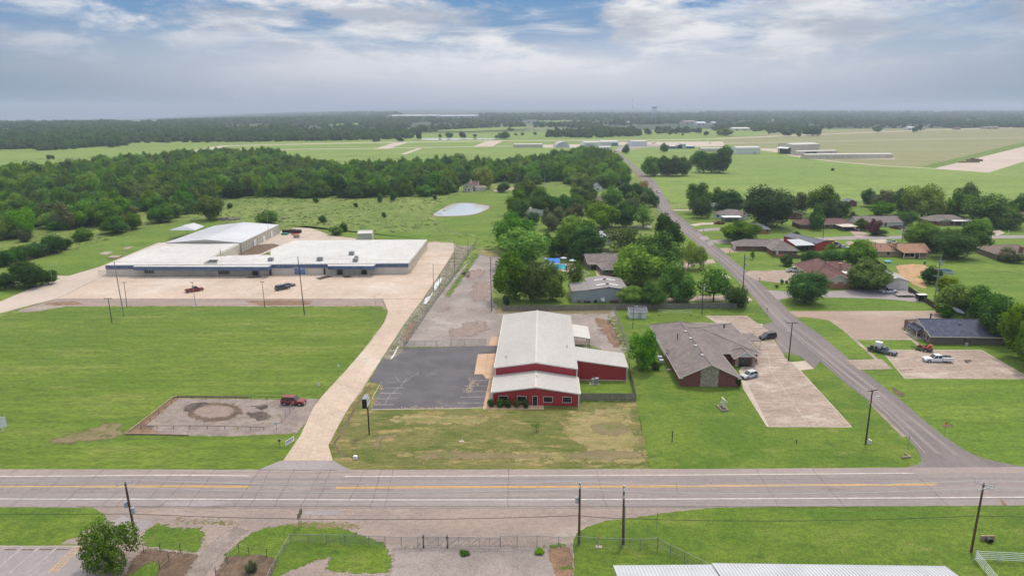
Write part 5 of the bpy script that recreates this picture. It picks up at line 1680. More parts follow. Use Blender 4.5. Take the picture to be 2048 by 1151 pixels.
for f_ in (0.02, 0.5, 0.98):
 for a, b in ((0, 1), (3, 2)):
  p = c_l[a].lerp(c_l[b], f_)
  post(t, p.x, p.y, p.z, 0.08, 'steel_dark')

def maroon_house():
 t, w = frame_at('house', 'brick house with sprawling maroon hip roof and cream gable facing the gravel drive', 'house', (1649, 575.8), (1703, 576.4))
 wing(t, 0, 0, w, 12, 2.7, 2.3, 'y', 'g', 'g', 'brick_orange', 'roof_shingle_maroon', 0.6, gable='cream_wall', fascia='cream_wall')
 MB().box(-0.02, -0.06, 2.3, w + 0.02, -0.004, 2.75).build('gable_band', 'cream_wall', t)
 r = wing(t, -1.2, 7.5, 11.0, 27, 2.71, 3.6, 'y', 'h', 'h', 'brick_orange', 'roof_shingle_maroon', 0.6, fascia='trim_white')
 rr = (-1.2, 7.5, 11.0, 27)
 garage_door(t, 'l', rr, 12.6, 2.6)
 garage_door(t, 'l', rr, 15.8, 2.6)
 for u in (3.0, 6.4):
  opening(t, 'f', (0, 0, w, 12), u, 1.7, 1.3, 0.35, 'window', 'cream_wall', 'cream_wall')
 MB().prism([(4.3, -0.05, 3.7), (5.1, -0.05, 3.7), (5.1, -0.05, 4.2), (4.3, -0.05, 4.2)], (0, 0.046, 0)).build('gable_vent', 'trim_white', t)
 wing(t, 9.0, 16, 19.5, 26, 2.69, 2.4, 'x', 'g', 'h', 'brick_orange', 'roof_shingle_maroon', 0.5)
 chimney(r, 9.4, 12.2, 2.7, 6.2, 1.1, 0.9, 'brick_tan')
 MB().prism([(11.7, 9.5, 2.55), (14.2, 9.5, 2.45), (14.2, 15.3, 2.45), (11.7, 15.3, 2.55)], 0.1).build('patio_cover', 'trim_white', t)
 for yy in (9.8, 15.0):
  post(t, 14.0, yy, 2.45)
 vent_pipe(r, 3.0, 20.5, 5.0, 0.5)

maroon_house()
t, w, r_o = simple('garage', 'pale metal garage with two white roller doors beside the gravel yard', (1771, 577.2), (1814.5, 578.6), 11.5, 3.2, 0.95, 'y', 'g', 'g', 'cream_wall', 'roof_white', [('garage', 'f', 0.5, 2.9, 2.3), ('garage', 'f', 4.2, 3.0, 3.0)], 'garage', over=0.2, ribs=1.0)

def tan_house():
 t, w = frame_at('house', 'tan brick ranch house with orange-brown roof and a covered back porch', 'house', (1742, 513.3), (1856.5, 512.6))
 r = wing(t, 0, 0, w, 9.6, 2.65, 2.1, 'x', 'g', 'g', 'brick_tan', 'roof_shingle_tan', 0.5, fascia='cream_wall')
 x0, x1 = 11.8, 21.6
 MB().prism([(x0 - 0.4, -4.2, 2.35), (x1 + 0.4, -4.2, 2.35), (x1 - 0.8, 4.2, 4.62), (x0 - 2.6, 4.2, 4.62)], 0.14).build('porch_roof', 'roof_shingle_tan', t)
 for x in (x0, x0 + 4.6, x0 + 6.6, x1):
  post(t, x, -3.9, 2.35, 0.13, 'cream_wall', 'porch_post')
 MB().box(x0, -4.0, 0, x0 + 4.5, -3.75, 0.8).box(x0 + 6.7, -4.0, 0, x1, -3.75, 0.8).build('porch_rail', 'brick_tan', t)
 rc = (0, 0, w, 9.6)
 for u, ww in ((2.4, 0.7), (6.6, 1.5)):
  opening(t, 'f', rc, u, 0.7, ww, 1.3)
 opening(t, 'f', rc, 13.2, 0.6, 2.6, 1.4, 'window', 'trim_dark')
 opening(t, 'f', rc, 17.4, 0.02, 1.8, 2.1, 'door', 'trim_dark')
 chimney(r, 9.4, 0.6, 2.6, 5.6, 1.6, 0.9, 'brick_tan')
 for u in (5, 14, 19):
  vent_pipe(r, u, 2.6, 3.8, 0.4)

tan_house()
t, w, r_o = simple('house', 'dusky brick house with wide brown hip roof past the mown field', (1993, 519.5), (2090, 521), 15, 2.65, 2.5, 'x', 'h', 'h', 'brick_dusk', 'roof_shingle_brown', [('window', 'f', 7.0, 0.8, 1.3, 1.2)])
chimney(r_o, 9.0, 0.6, 2.7, 5.4, 1.4, 1.0, 'brick_brown')

def blue_roof_house():
 t, w = frame_at('house', 'long brown brick building with dark blue shingle roof beside the truck lot', 'house', (1860.5, 687.3), (2005, 689.5))
 r = wing(t, 0, 0, w, 14.2, 2.45, 2.45, 'x', 'g', 'g', 'brick_dusk', 'roof_shingle_blue', 0.6, gable='cream_wall', fascia='cream_wall')
 rc = (0, 0, w, 14.2)
 for u in (1.0, 2.6, 9.4, 11.2):
  opening(t, 'l', rc, u, 0.6, 1.0, 1.4)
 opening(t, 'l', rc, 5.6, 0.02, 1.6, 2.1, 'door', 'trim_dark', 'glass_dark', 1)
 MB().prism([(-1.9, 3.8, 2.25), (-0.05, 3.8, 3.1), (-0.05, 9.4, 3.1), (-1.9, 9.4, 2.25)], 0.12).build('entry_canopy', 'roof_shingle_blue', t)
 for yy in (4.1, 9.1):
  post(t, -1.7, yy, 2.25, 0.09, 'cream_wall')
 MB().box(-2.2, 3.2, 0.02, -0.05, 10.4, 0.16).build('entry_step', 'concrete_pale', t)
 MB().box(8.75, -0.08, 0, 9.0, -0.004, 2.2).build('downpipe', 'trim_dark', t)
 MB().box(8.5, -1.3, 0.0, 9.2, -0.6, 0.7).build('meter_cabinet', 'steel_pale', t)
 for u in (9.5, 10.1):
  vent_pipe(r, u, 4.5, 4.0, 0.3)
 vent_pipe(r, 5.0, 10.5, 3.6, 1.7, 0.2, 'steel_dark', 'flue')

blue_roof_house()
p = G(1911, 641)
t = thing('satellite_dish', 'large grey satellite dish standing behind the blue-roofed building', 'satellite dish', p)
MB().cyl((0, 0, 0), (0, 0, 2.4), 0.09, 0.08, 8).build('mast', 'steel', t)
dish(t, (0, -0.2, 2.9), 1.7, (0.25, -0.25, 0.93))

# houses farther up the east side
t, w, r_o = simple('house', 'white house with grey hip roof behind the red pickup', (1428, 436), (1488, 441), 12, 2.7, 2.3, 'x', 'h', 'h', 'white_siding', 'roof_shingle_grey', [('window', 'f', 1.5, 0.8, 1.3, 1.3), ('window', 'f', 4.6, 0.8, 1.3, 1.3), ('window', 'l', 3, 0.8, 1.6, 1.2)])
t, w = frame_at('carport', 'white flat carport in front of the grey-roofed house', 'carport', (1447, 444), (1484, 444))
MB().box(0, 0, 2.5, w, 6.0, 2.68).build('roof', 'sign_white', t)
MB().box(0.3, 5.2, 0, w - 0.3, 5.4, 2.4).build('back_wall', 'grey_metal', t)
for x in (0.2, w / 2, w - 0.2):
 post(t, x, 0.2, 2.5)
t, w, r_o = simple('house', 'orange brick house with slate-blue hip roof behind the flat-topped tree', (1466, 466.5), (1538, 467.5), 9, 2.7, 1.8, 'x', 'h', 'h', 'brick_orange', 'roof_shingle_slate', [('window', 'f', 16.2, 0.9, 1.2, 1.2)])
simple('house', 'small red brick house with maroon gable roof under dark trees', (1578, 438), (1604, 438.5), 9, 2.7, 1.6, 'y', 'g', 'g', 'brick_red', 'roof_shingle_maroon', [('window', 'f', 4.9, 1.0, 0.9, 0.9)])
t, w, r_o = simple('house', 'long low brick ranch house with a maroon roof on the cross street', (1601, 457.5), (1708, 456.5), 10, 2.6, 2.0, 'x', 'h', 'h', 'brick_brown', 'roof_shingle_maroon', [('window', 'f', u, 0.8, 1.6, 1.2) for u in (9.5, 13.5, 17.0, 20.5)] + [('door', 'f', 11.9, 0.02, 0.9, 2.0)])
t, w = frame_at('carport', 'tan peaked carport sheltering a car on the cross street', 'carport', (1685, 462), (1720, 461.5))
wing(t, 0, 0, w, 6.5, 2.3, 0.9, 'y', 'h', 'h', 'cream_metal', 'cream_metal', 0.3, walls=False, fascia=None)
for x in (0.2, w - 0.2):
 for y in (0.2, 6.3):
  post(t, x, y, 2.3, 0.06, 'cream_metal')

def grey_ranch():
 t, w = frame_at('house', 'white-fronted ranch house with grey gable roof and double garage', 'house', (1716, 453.5), (1806.5, 452.5))
 r = wing(t, 0, 0, w, 10.5, 2.6, 2.3, 'x', 'g', 'g', 'white_siding', 'roof_shingle_grey', 0.6)
 wing(t, 4.4, -2.4, 10.6, 3.0, 2.59, 1.4, 'y', 'g', 'g', 'brick_brown', 'roof_shingle_grey', 0.4, gable='white_siding')
 rc = (0, 0, w, 10.5)
 opening(t, 'f', rc, 11.5, 0.6, 2.0, 1.4, 'window', 'trim_white', 'glass_dark', 2)
 opening(t, 'f', rc, 14.6, 0.02, 1.0, 2.0, 'door', 'trim_dark', 'wood_brown')
 garage_door(t, 'f', rc, 16.4, 2.9)
 garage_door(t, 'f', rc, 20.0, 2.9)
 for x in (11.0, 13.8, 16.0):
  post(t, x, -0.8, 2.4, 0.07, 'trim_white', 'porch_post')

grey_ranch()

def white_trim_house():
 t, w = frame_at('house', 'brick house with white front gable and long white carport roof', 'house', (1861, 450), (1934, 449.5))
 wing(t, 0, 0, w, 10.5, 2.6, 2.2, 'x', 'h', 'h', 'brick_brown', 'roof_shingle_grey', 0.5)
 wing(t, 2.8, -2.0, 9.6, 3.0, 2.59, 1.5, 'y', 'g', 'g', 'brick_brown', 'roof_shingle_grey', 0.4, gable='white_siding')
 rc = (2.8, -2.0, 9.6, 3)
 opening(t, 'f', rc, 0.9, 0.7, 1.7, 1.3, 'window', 'trim_white', 'glass_dark', 1)
 opening(t, 'f', rc, 4.2, 0.7, 1.7, 1.3, 'window', 'trim_white', 'glass_dark', 1)
 MB().prism([(10.4, -3.0, 2.45), (25.0, -3.0, 2.45), (23.0, 3.6, 2.62), (12.0, 3.6, 2.62)], 0.16).build('carport_roof', 'sign_white', t)
 for x in (11.2, 15.5, 20.0, 24.4):
  post(t, x, -2.7, 2.45)

white_trim_house()

def barn():
 t, w = frame_at('barn', 'dark red gambrel barn with a white metal roof', 'barn', (1879, 429), (1905, 429.2))
 d = 11.0
 prof = [(0, 0), (w, 0), (w, 3.0), (w * 0.84, 5.0), (w / 2, 6.1), (w * 0.16, 5.0), (0, 3.0)]
 MB().prism([(x, 0, z) for x, z in prof], (0, d, 0)).build('wall', 'brick_red', t)
 r = MB()
 pr = [(-0.35, 2.75), (w * 0.15, 5.08), (w / 2, 6.22), (w * 0.85, 5.08), (w + 0.35, 2.75)]
 for (x0, z0), (x1, z1) in zip(pr[:-1], pr[1:]):
  r.prism([(x0, -0.3, z0), (x1, -0.3, z1), (x1, d + 0.3, z1), (x0, d + 0.3, z0)], 0.1)
 r.build('roof', 'roof_silver', t)
 opening(t, 'f', (0, 0, w, d), w * 0.42, 3.0, 1.2, 1.2)
 opening(t, 'f', (0, 0, w, d), w * 0.36, 0.02, 2.4, 2.3, 'door', 'trim_white', 'wood_brown', 1)

barn()
simple('shed', 'small dark red shed with white side door out in the green field', (1692.5, 412.5), (1713, 412.5), 7.5, 2.8, 1.6, 'y', 'g', 'g', 'brick_red', 'roof_shingle_slate', [('door', 'l', 1.5, 0.02, 2.2, 2.3, 'trim_white', 'sign_white')], 'shed', over=0.3)
simple('house', 'brown-roofed house at the end of the cross street', (2028, 443.5), (2090, 444), 11, 2.7, 2.2, 'x', 'h', 'h', 'brick_dusk', 'roof_shingle_brown', [('window', 'f', 2.0, 0.8, 1.4, 1.2)])
simple('shed', 'small shed with slate-blue roof behind the white house', (1419, 421), (1438, 421), 8, 2.7, 1.6, 'x', 'g', 'g', 'grey_metal', 'roof_shingle_slate', [], 'shed')

# carport tent west of the warehouse
t, w = frame_at('shelter_canopy', 'white peaked shelter canopy on thin posts west of the warehouse', 'canopy', (341, 482), (384, 481))
q = [G(337, 460.5, 4.2), G(391, 460.5, 4.2), G(409, 452.5, 4.2), G(372, 452, 4.2)]
i_ = t.matrix_basis.inverted()
q = [i_ @ p for p in q]
ap0, ap1 = q[0].lerp(q[1], 0.5) + Vector((0.0, 2.5, 1.9)), q[3].lerp(q[2], 0.5) + Vector((0, -1.5, 1.9))
rf_ = MB()
rf_.prism([q[0], q[1], ap0], 0.1)
rf_.prism([q[1], q[2], ap1, ap0], 0.1)
rf_.prism([q[2], q[3], ap1], 0.1)
rf_.prism([q[3], q[0], ap0, ap1], 0.1)
rf_.build('roof', 'roof_silver', t)
for p in q:
 post(t, p.x * 0.97 + 0.3, p.y, 4.15, 0.12, 'steel_pale')
simple('loading_shelter', 'small white-roofed shelter behind the warehouse', (716, 481), (744, 480.5), 9, 3.4, 0.5, 'x', 'g', 'g', 'cream_metal', 'roof_membrane_clean', [('garage', 'r', 1, 5, 2.6)], 'shelter', over=0.2, fascia=None)

# foreground metal roof at the bottom edge
t = thing('metal_building', 'white ribbed metal roof of the low building beside the chain-link yard', 'building', G(1227, 1129, 0))
b_o = t.location
def fg(px, py, z):
 v = G(px, py, z)
 return Vector((v.x - b_o.x, v.y - b_o.y, z))
for nm, pa, pb, z in (('roof', (1227, 1129.5), (1422, 1128), 3.55), ('roof', (1424, 1125), (1889, 1131), 3.75)):
 a, b = fg(*pa, z), fg(*pb, z)
 run = 7.0
 c, d = b + Vector((0.3, -run, 1.2)), a + Vector((0.3, -run, 1.2))
 rm = MB().prism([a, b, c, d], -0.1)
 n = int((b - a).length / 0.46)
 for i in range(n + 1):
  f_ = i / n
  rm.bar(a.lerp(b, f_) + Vector((0, 0, 0.02)), d.lerp(c, f_) + Vector((0, 0, 0.03)), 0.11, 0.09)
 rm.build(nm, 'roof_silver', t)
 a2, b2 = a + Vector((0.3, -0.3, -0.15)), b + Vector((-0.3, -0.3, -0.15))
 MB().prism([(a2.x, a2.y, 0), (b2.x, b2.y, 0), (b2.x, b2.y - run + 1, 0), (a2.x, a2.y - run + 1, 0)], z - 0.16).build('wall', 'steel_pale', t)

# ---------------------------------------------------------------- airport
hangar_style('hangar', 'long low cream row hangar on the airfield', (1028, 295), (1085, 294.6), 12, 4.6, 1.2, 'x', 'cream_metal', 'roof_white', [(0.02 + k * 0.16, 0.15 + k * 0.16, 3.6) for k in range(6)], dmat='cream_wall')
t, w = frame_at('quonset_hangar', 'arched white quonset hangar on the airfield apron', 'hangar', (1112, 295), (1139, 294.8))
rm = MB()
n = 14
pts_ = [(w / 2 - w / 2 * math.cos(math.pi * i / n), 8.2 * math.sin(math.pi * i / n)) for i in range(n + 1)]
for (x0, z0), (x1, z1) in zip(pts_[:-1], pts_[1:]):
 rm.prism([(x0, 0, z0), (x1, 0, z1), (x1, 24, z1), (x0, 24, z0)], 0.2)
rm.build('shell', 'roof_white', t)
MB().prism([(x, 0.3, z * 0.98) for x, z in pts_], (0, 0.3, 0)).build('end_wall', 'roof_silver', t)
hangar_style('hangar', 'white twin-bay hangar at the end of the airport road', (1168.5, 294.6), (1201, 294.2), 22, 7.4, 1.4, 'x', 'white_siding', 'roof_white', [(0.1, 0.5, 5.0)])
hangar_style('hangar', 'white hangar with blue-striped front beside the twin-bay one', (1202, 291.6), (1236, 291.4), 26, 6.4, 2.0, 'x', 'white_siding', 'roof_white', [(0.62, 0.98, 4.0)], dmat='blue_panel')
hangar_style('terminal_building', 'small white terminal building beside the airport road', (1198, 300.3), (1221, 300.2), 10, 4.4, 1.4, 'x', 'white_siding', 'roof_white', [(0.1, 0.3, 3), (0.45, 0.6, 3), (0.7, 0.85, 3)], 'building', dmat='glass_dark')
hangar_style('hangar', 'grey-white boxy hangar across the airport apron', (1264, 292.4), (1294, 292), 20, 7.6, 1.0, 'x', 'white_siding', 'roof_white', [(0.05, 0.4, 4)], dmat='white_siding')
t, w = frame_at('terminal_building', 'modern blue and white flat-roofed airport office with a tower block', 'building', (1341, 297.6), (1389, 297))
MB().box(0, 0, 0, w * 0.30, 9, 3.6).box(w * 0.62, 0, 0, w, 9, 3.2).build('wing_wall', 'blue_panel', t)
MB().box(-0.6, -0.8, 3.61, w * 0.31, 9.5, 4.3).box(w * 0.60, -0.8, 3.21, w + 0.6, 9.5, 3.9).build('wing_roof', 'sign_white', t)
MB().box(w * 0.30, -1, 0, w * 0.46, 9, 5.2).build('lobby', 'glass_dark', t)
MB().box(w * 0.46, -1.4, 0, w * 0.61, 9, 7.0).build('tower_block', 'steel_pale', t)
hangar_style('hangar', 'low cream storage hangar half hidden by airfield trees', (1402, 303.4), (1445, 303.2), 11, 4.4, 1.0, 'x', 'cream_metal', 'roof_white', [(0.1, 0.3, 3.4), (0.6, 0.8, 3.4)], dmat='cream_wall')
hangar_style('hangar', 'plain white metal hangar beside the trees', (1472, 308.6), (1520, 308.2), 20, 8.6, 1.6, 'x', 'white_siding', 'roof_white', [(0.72, 0.82, 3)])
t, w = hangar_style('hangar', 'tall cream hangar with open side and lifted white door', (1584, 308.5), (1638, 306.5), 26, 12.5, 1.5, 'x', 'cream_metal', 'roof_white', [])
MB().box(-0.1, 3, 0.02, -0.02, 22, 8.5).build('opening_shade', 'glass_dark', t)  # dark panel on the closed wall, coloured as the hangar's unlit inside
MB().prism([(-0.1, 3, 9.0), (-0.1, 22, 9.0), (-7.0, 22, 7.2), (-7.0, 3, 7.2)], 0.3).build('lifted_door', 'sign_white', t)
t, w = hangar_style('hangar', 'low cream annexe hangar against the tall one', (1595, 311), (1674, 309.2), 12, 5.2, 0.8, 'x', 'cream_metal', 'roof_white', [])
garage_door(t, 'f', (0, 0, w, 12), w * 0.18, w * 0.30, 4.2, 'glass_dark')
hangar_style('hangar', 'very long cream row of aircraft sheds at the hayfield edge', (1610, 317.6), (1785, 316.2), 11, 5.0, 1.0, 'x', 'cream_metal', 'roof_white', [(0.01 + k * 0.083, 0.08 + k * 0.083, 4.0) for k in range(11)], dmat='cream_wall')
# far farm and town buildings
far_b = [((1816, 260.5), (1830, 260.3), 16, 7, 2.5, 'white_siding', 'roof_silver', 'white machinery shed far across the hayfield'),
   ((1838, 260.3), (1852, 260), 16, 6, 2.5, 'cream_metal', 'roof_brown_metal', 'brown-roofed shed far across the hayfield'),
   ((1971, 258), (1998, 257.6), 18, 5, 2, 'cream_metal', 'roof_brown_metal', 'long tan farm building at the far side of the hayfield'),
   ((1910, 259), (1921, 258.8), 10, 4, 2, 'brick_tan', 'roof_shingle_brown', 'tan farmhouse far across the hayfield'),
   ((1466, 261), (1500, 260.5), 22, 5, 3, 'white_siding', 'roof_white', 'white long barn beyond the runway'),
   ((1051, 245.2), (1075, 245), 18, 6, 5, 'white_siding', 'roof_shingle_slate', 'large white country house on the far slope'),
   ((1246, 248.2), (1262, 248), 20, 5, 3, 'white_siding', 'roof_silver', 'white low barn near the far tree line'),
   ((1275, 247), (1286, 246.8), 14, 7, 4, 'white_siding', 'roof_shingle_maroon', 'white house with red-brown roof at the far tree line'),
   ((1370, 248), (1392, 247.5), 26, 8, 4, 'cream_metal', 'roof_brown_metal', 'pale tan school building at the far town edge'),
   ((1394, 250), (1412, 249.8), 22, 7, 4, 'white_siding', 'roof_silver', 'pale building beside the tan school'),
   ((1424, 248.6), (1432, 248.5), 14, 6, 3, 'white_siding', 'roof_silver', 'small white house among the far trees')]
for A, B, dpt, ev, rs, wl_, rf_m, lab in far_b:
 hangar_style('far_building', lab, A, B, dpt, ev, rs, 'x', wl_, rf_m, [(0.15, 0.3, ev * 0.6), (0.6, 0.75, ev * 0.6)], 'building', dmat='glass_dark', over=0.6)
hangar_style('distribution_centre', 'immense pale distribution centre on the far plain', (786, 237.2), (880, 236.5), 160, 14, 4, 'x', 'grey_metal', 'roof_galv', [(0.05 + 0.1 * k, 0.08 + 0.1 * k, 8) for k in range(9)], 'warehouse', dmat='steel')
hangar_style('distribution_centre', 'second immense pale warehouse east of the distribution centre', (882, 236), (962, 235.2), 150, 11, 4, 'x', 'grey_metal', 'roof_galv', [(0.05 + 0.1 * k, 0.08 + 0.1 * k, 6) for k in range(9)], 'warehouse', dmat='steel')
# water tower
p = G(1308, 238)
t = thing('water_tower', 'pale blue standpipe water tower above the far trees', 'water tower', p)
hh = height_at(p, 212.5)
rr = size_at(p, 10) / 2
MB().cyl((0, 0, 0), (0, 0, hh - 6), rr * 0.96, rr * 0.96, 24).build('shell', 'steel_pale', t, True)
MB().cyl((0, 0, hh - 6), (0, 0, hh - 3), rr * 1.06, rr * 1.04, 24).build('collar', 'blue_panel', t, True)
MB().cyl((0, 0, hh - 3), (0, 0, hh), rr * 1.02, rr * 0.25, 24).build('dome', 'steel_pale', t, True)
# radio mast
p = G(1264, 236)
t = thing('radio_mast', 'slender red and white radio mast on the horizon', 'mast', p)
hh = height_at(p, 191)
for k in range(7):
 z0, z1 = hh * k / 7, hh * (k + 1) / 7
 m = MB()
 for j in range(3):
  a = 2 * math.pi * j / 3
  m.bar((1.1 * math.cos(a), 1.1 * math.sin(a), z0), (1.1 * math.cos(a), 1.1 * math.sin(a), z1), 0.55)
 for q_ in range(4):
  za, zb = z0 + (z1 - z0) * q_ / 4, z0 + (z1 - z0) * (q_ + 1) / 4
  for j in range(3):
   a, b = 2 * math.pi * j / 3, 2 * math.pi * (j + 1) / 3
   m.bar((1.1 * math.cos(a), 1.1 * math.sin(a), za), (1.1 * math.cos(b), 1.1 * math.sin(b), zb), 0.3)
 m.build('lattice_section', 'tail_lens' if k % 2 else 'sign_white', t)

# ================================================================== vegetation
def crown_mesh(name, seed, blobs, nleaf, leaf, m, lobe=0.34, squash=0.85, taper=0.0, up=0.15, core=True):
 """a crown in unit space (radius about 1, height 0..1 -> z -1..1): leaf-sized quads scattered over overlapping clumps"""
 r = np.random.default_rng(seed)
 cs, rs = [], []
 for i in range(blobs):
  for _ in range(40):
   d = r.normal(size=3)
   d /= np.linalg.norm(d)
   rad = (0.30 + 0.42 * r.random())
   c = d * rad
   c[2] = c[2] * squash
   w = 1.0 - taper * (c[2] + 1) / 2
   c[0] *= w
   c[1] *= w
   if all(np.linalg.norm(c - q) > 0.24 for q in cs):
    break
  cs.append(c)
  rs.append(lobe * (0.75 + 0.55 * r.random()) * (1.0 - 0.5 * taper * max(0, c[2])))
 cs, rs = np.array(cs), np.array(rs)
 wts = rs ** 2
 pick = r.choice(len(cs), nleaf, p=wts / wts.sum())
 d = r.normal(size=(nleaf, 3))
 d /= np.linalg.norm(d, axis=1)[:, None]
 rad = rs[pick] * (0.66 + 0.42 * r.random(nleaf) ** 0.7 + (r.random(nleaf) < 0.14) * 0.34 * r.random(nleaf))
 pos = cs[pick] + d * rad[:, None]
 # drop leaves buried deep inside other clumps
 keep = np.ones(nleaf, bool)
 for c, rr in zip(cs, rs):
  keep &= ~(np.linalg.norm(pos - c, axis=1) < rr * 0.62)
 pos, d = pos[keep], d[keep]
 sx = np.percentile(np.hypot(pos[:, 0], pos[:, 1]), 97)
 zl, zh = np.percentile(pos[:, 2], 0.7), np.percentile(pos[:, 2], 99.5)
 K3 = np.array([1 / sx, 1 / sx, 2 / (zh - zl)])
 O3 = np.array([0, 0, -(zh + zl) / (zh - zl)])
 pos = pos * K3 + O3
 n = len(pos)
 nrm = d + r.normal(size=(n, 3)) * 0.55
 nrm[:, 2] += up
 nrm /= np.linalg.norm(nrm, axis=1)[:, None]
 a = r.normal(size=(n, 3))
 t1 = np.cross(nrm, a)
 t1 /= np.linalg.norm(t1, axis=1)[:, None]
 t2 = np.cross(nrm, t1)
 s = leaf * (0.6 + 0.8 * r.random(n))
 s2 = s * (0.55 + 0.45 * r.random(n))
 q = np.empty((n, 4, 3))
 q[:, 0] = pos - t1 * s[:, None]
 q[:, 1] = pos - t2 * s2[:, None]
 q[:, 2] = pos + t1 * s[:, None]
 q[:, 3] = pos + t2 * s2[:, None]
 verts = q.reshape(-1, 3)
 faces = np.arange(n * 4).reshape(-1, 4)
 me = bpy.data.meshes.new(name)
 vl, fl = verts, [tuple(f) for f in faces.tolist()]
 vl = verts.tolist()
 if core:
  # low inner hearts of the clumps stop the sky from shining straight through
  for c, rr in zip(cs * K3 + O3, rs / sx):
   b = len(vl)
   k, nn = 4, 6
   for i in range(k + 1):
    th = math.pi * i / k
    for j in range(nn):
     ph = 2 * math.pi * (j + 0.5 * (i % 2)) / nn
     vl.append((c[0] + rr * 0.66 * math.sin(th) * math.cos(ph), c[1] + rr * 0.66 * math.sin(th) * math.sin(ph), c[2] + rr * 0.62 * math.cos(th)))
   for i in range(k):
    for j in range(nn):
     fl.append((b + i * nn + j, b + (i + 1) * nn + j, b + (i + 1) * nn + (j + 1) % nn, b + i * nn + (j + 1) % nn))
 me.from_pydata(vl, [], fl)
 me.materials.append(MATS[m])
 return me

def trunk_mesh(name, seed, m, forks=4, spread=0.45):
 """trunk in unit height 0..1 (x,y in the same unit), with limbs reaching into the crown"""
 r = random.Random(seed)
 mb = MB()
 mb.cyl((0, 0, -0.01), (0.01, 0.0, 0.18), 0.036, 0.028, 8)
 mb.cyl((0.01, 0, 0.18), (0.0, 0.01, 0.42), 0.028, 0.022, 7)
 for k in range(forks):
  a = 2 * math.pi * (k + r.random() * 0.6) / forks
  z0 = r.uniform(0.20, 0.40)
  e = (spread * 0.5 * math.cos(a), spread * 0.5 * math.sin(a), z0 + r.uniform(0.22, 0.34))
  mb.cyl((0, 0, z0), e, 0.016, 0.008, 6)
  e2 = (e[0] * 1.5, e[1] * 1.5, e[2] + r.uniform(0.10, 0.2))
  mb.cyl(e, e2, 0.008, 0.004, 5)
 mb.cyl((0, 0.01, 0.42), (0.02, 0.0, 0.85), 0.022, 0.006, 6)
 me = bpy.data.meshes.new(name)
 me.from_pydata(mb.v, [], mb.f)
 me.materials.append(MATS[m])
 return me

CROWNS = {
 'round': [crown_mesh('crown_round', 1, 17, 7600, 0.050, 'leaf_mid'), crown_mesh('crown_round_b', 2, 15, 7200, 0.052, 'leaf_mid'), crown_mesh('crown_round_c', 3, 20, 8000, 0.048, 'leaf_mid', 0.30)],
 'dark': [crown_mesh('crown_dark', 4, 16, 7600, 0.048, 'leaf_dark'), crown_mesh('crown_dark_b', 5, 19, 8000, 0.048, 'leaf_dark', 0.31)],
 'bright': [crown_mesh('crown_bright', 6, 17, 7400, 0.050, 'leaf_bright'), crown_mesh('crown_bright_b', 7, 15, 7000, 0.052, 'leaf_bright')],
 'dense': [crown_mesh('crown_dense', 8, 30, 10500, 0.038, 'leaf_dark', 0.36, 0.95)],
 'sparse': [crown_mesh('crown_sparse', 9, 17, 3400, 0.050, 'leaf_mid', 0.26, core=False), crown_mesh('crown_sparse_b', 10, 15, 3200, 0.052, 'leaf_mid', 0.27, core=False)],
 'yellow': [crown_mesh('crown_yellow', 11, 15, 3600, 0.050, 'leaf_yellow', 0.28, core=False)],
 'olive': [crown_mesh('crown_olive', 12, 17, 7200, 0.050, 'leaf_yellow')],
 'grey': [crown_mesh('crown_grey', 13, 16, 4600, 0.048, 'leaf_grey', 0.28)],
 'rust': [crown_mesh('crown_rust', 14, 13, 4200, 0.060, 'leaf_rust', 0.33)],
 'autumn': [crown_mesh('crown_autumn', 15, 13, 3200, 0.055, 'leaf_autumn', 0.28, core=False)],
 'cone': [crown_mesh('crown_cone', 16, 22, 7000, 0.046, 'leaf_mid', 0.30, 1.0, 0.75)],
 'pine': [crown_mesh('crown_pine', 17, 16, 5200, 0.044, 'leaf_dark', 0.25, 0.9, 0.3)],
 'ragged': [crown_mesh('crown_ragged', 33, 34, 8600, 0.036, 'leaf_mid', 0.21, 0.95, core=False)],
 'wispy': [crown_mesh('crown_wispy', 31, 8, 420, 0.06, 'leaf_mid', 0.28, core=False)],
 'shrub': [crown_mesh('crown_shrub', 18, 12, 3600, 0.065, 'leaf_mid', 0.40), crown_mesh('crown_shrub_b', 19, 11, 3400, 0.068, 'leaf_bright', 0.40)],
 'hedge': [crown_mesh('crown_hedge', 20, 16, 4600, 0.055, 'leaf_dark', 0.42)],
 'leafy': [crown_mesh('crown_leafy', 21, 26, 11000, 0.040, 'leaf_mid', 0.27, 0.95), crown_mesh('crown_leafy_b', 22, 24, 11000, 0.040, 'leaf_bright', 0.27, 0.95)],
}
TRUNKS = [trunk_mesh('trunk_a', 1, 'bark'), trunk_mesh('trunk_b', 2, 'bark', 5), trunk_mesh('trunk_c', 3, 'bark_pale', 4, 0.6)]
FARC = [crown_mesh('far_crown_%d' % k, 40 + k, 11, 520, 0.125, 'leaf_far', 0.42) for k in range(4)]
tree_rand = random.Random(5)

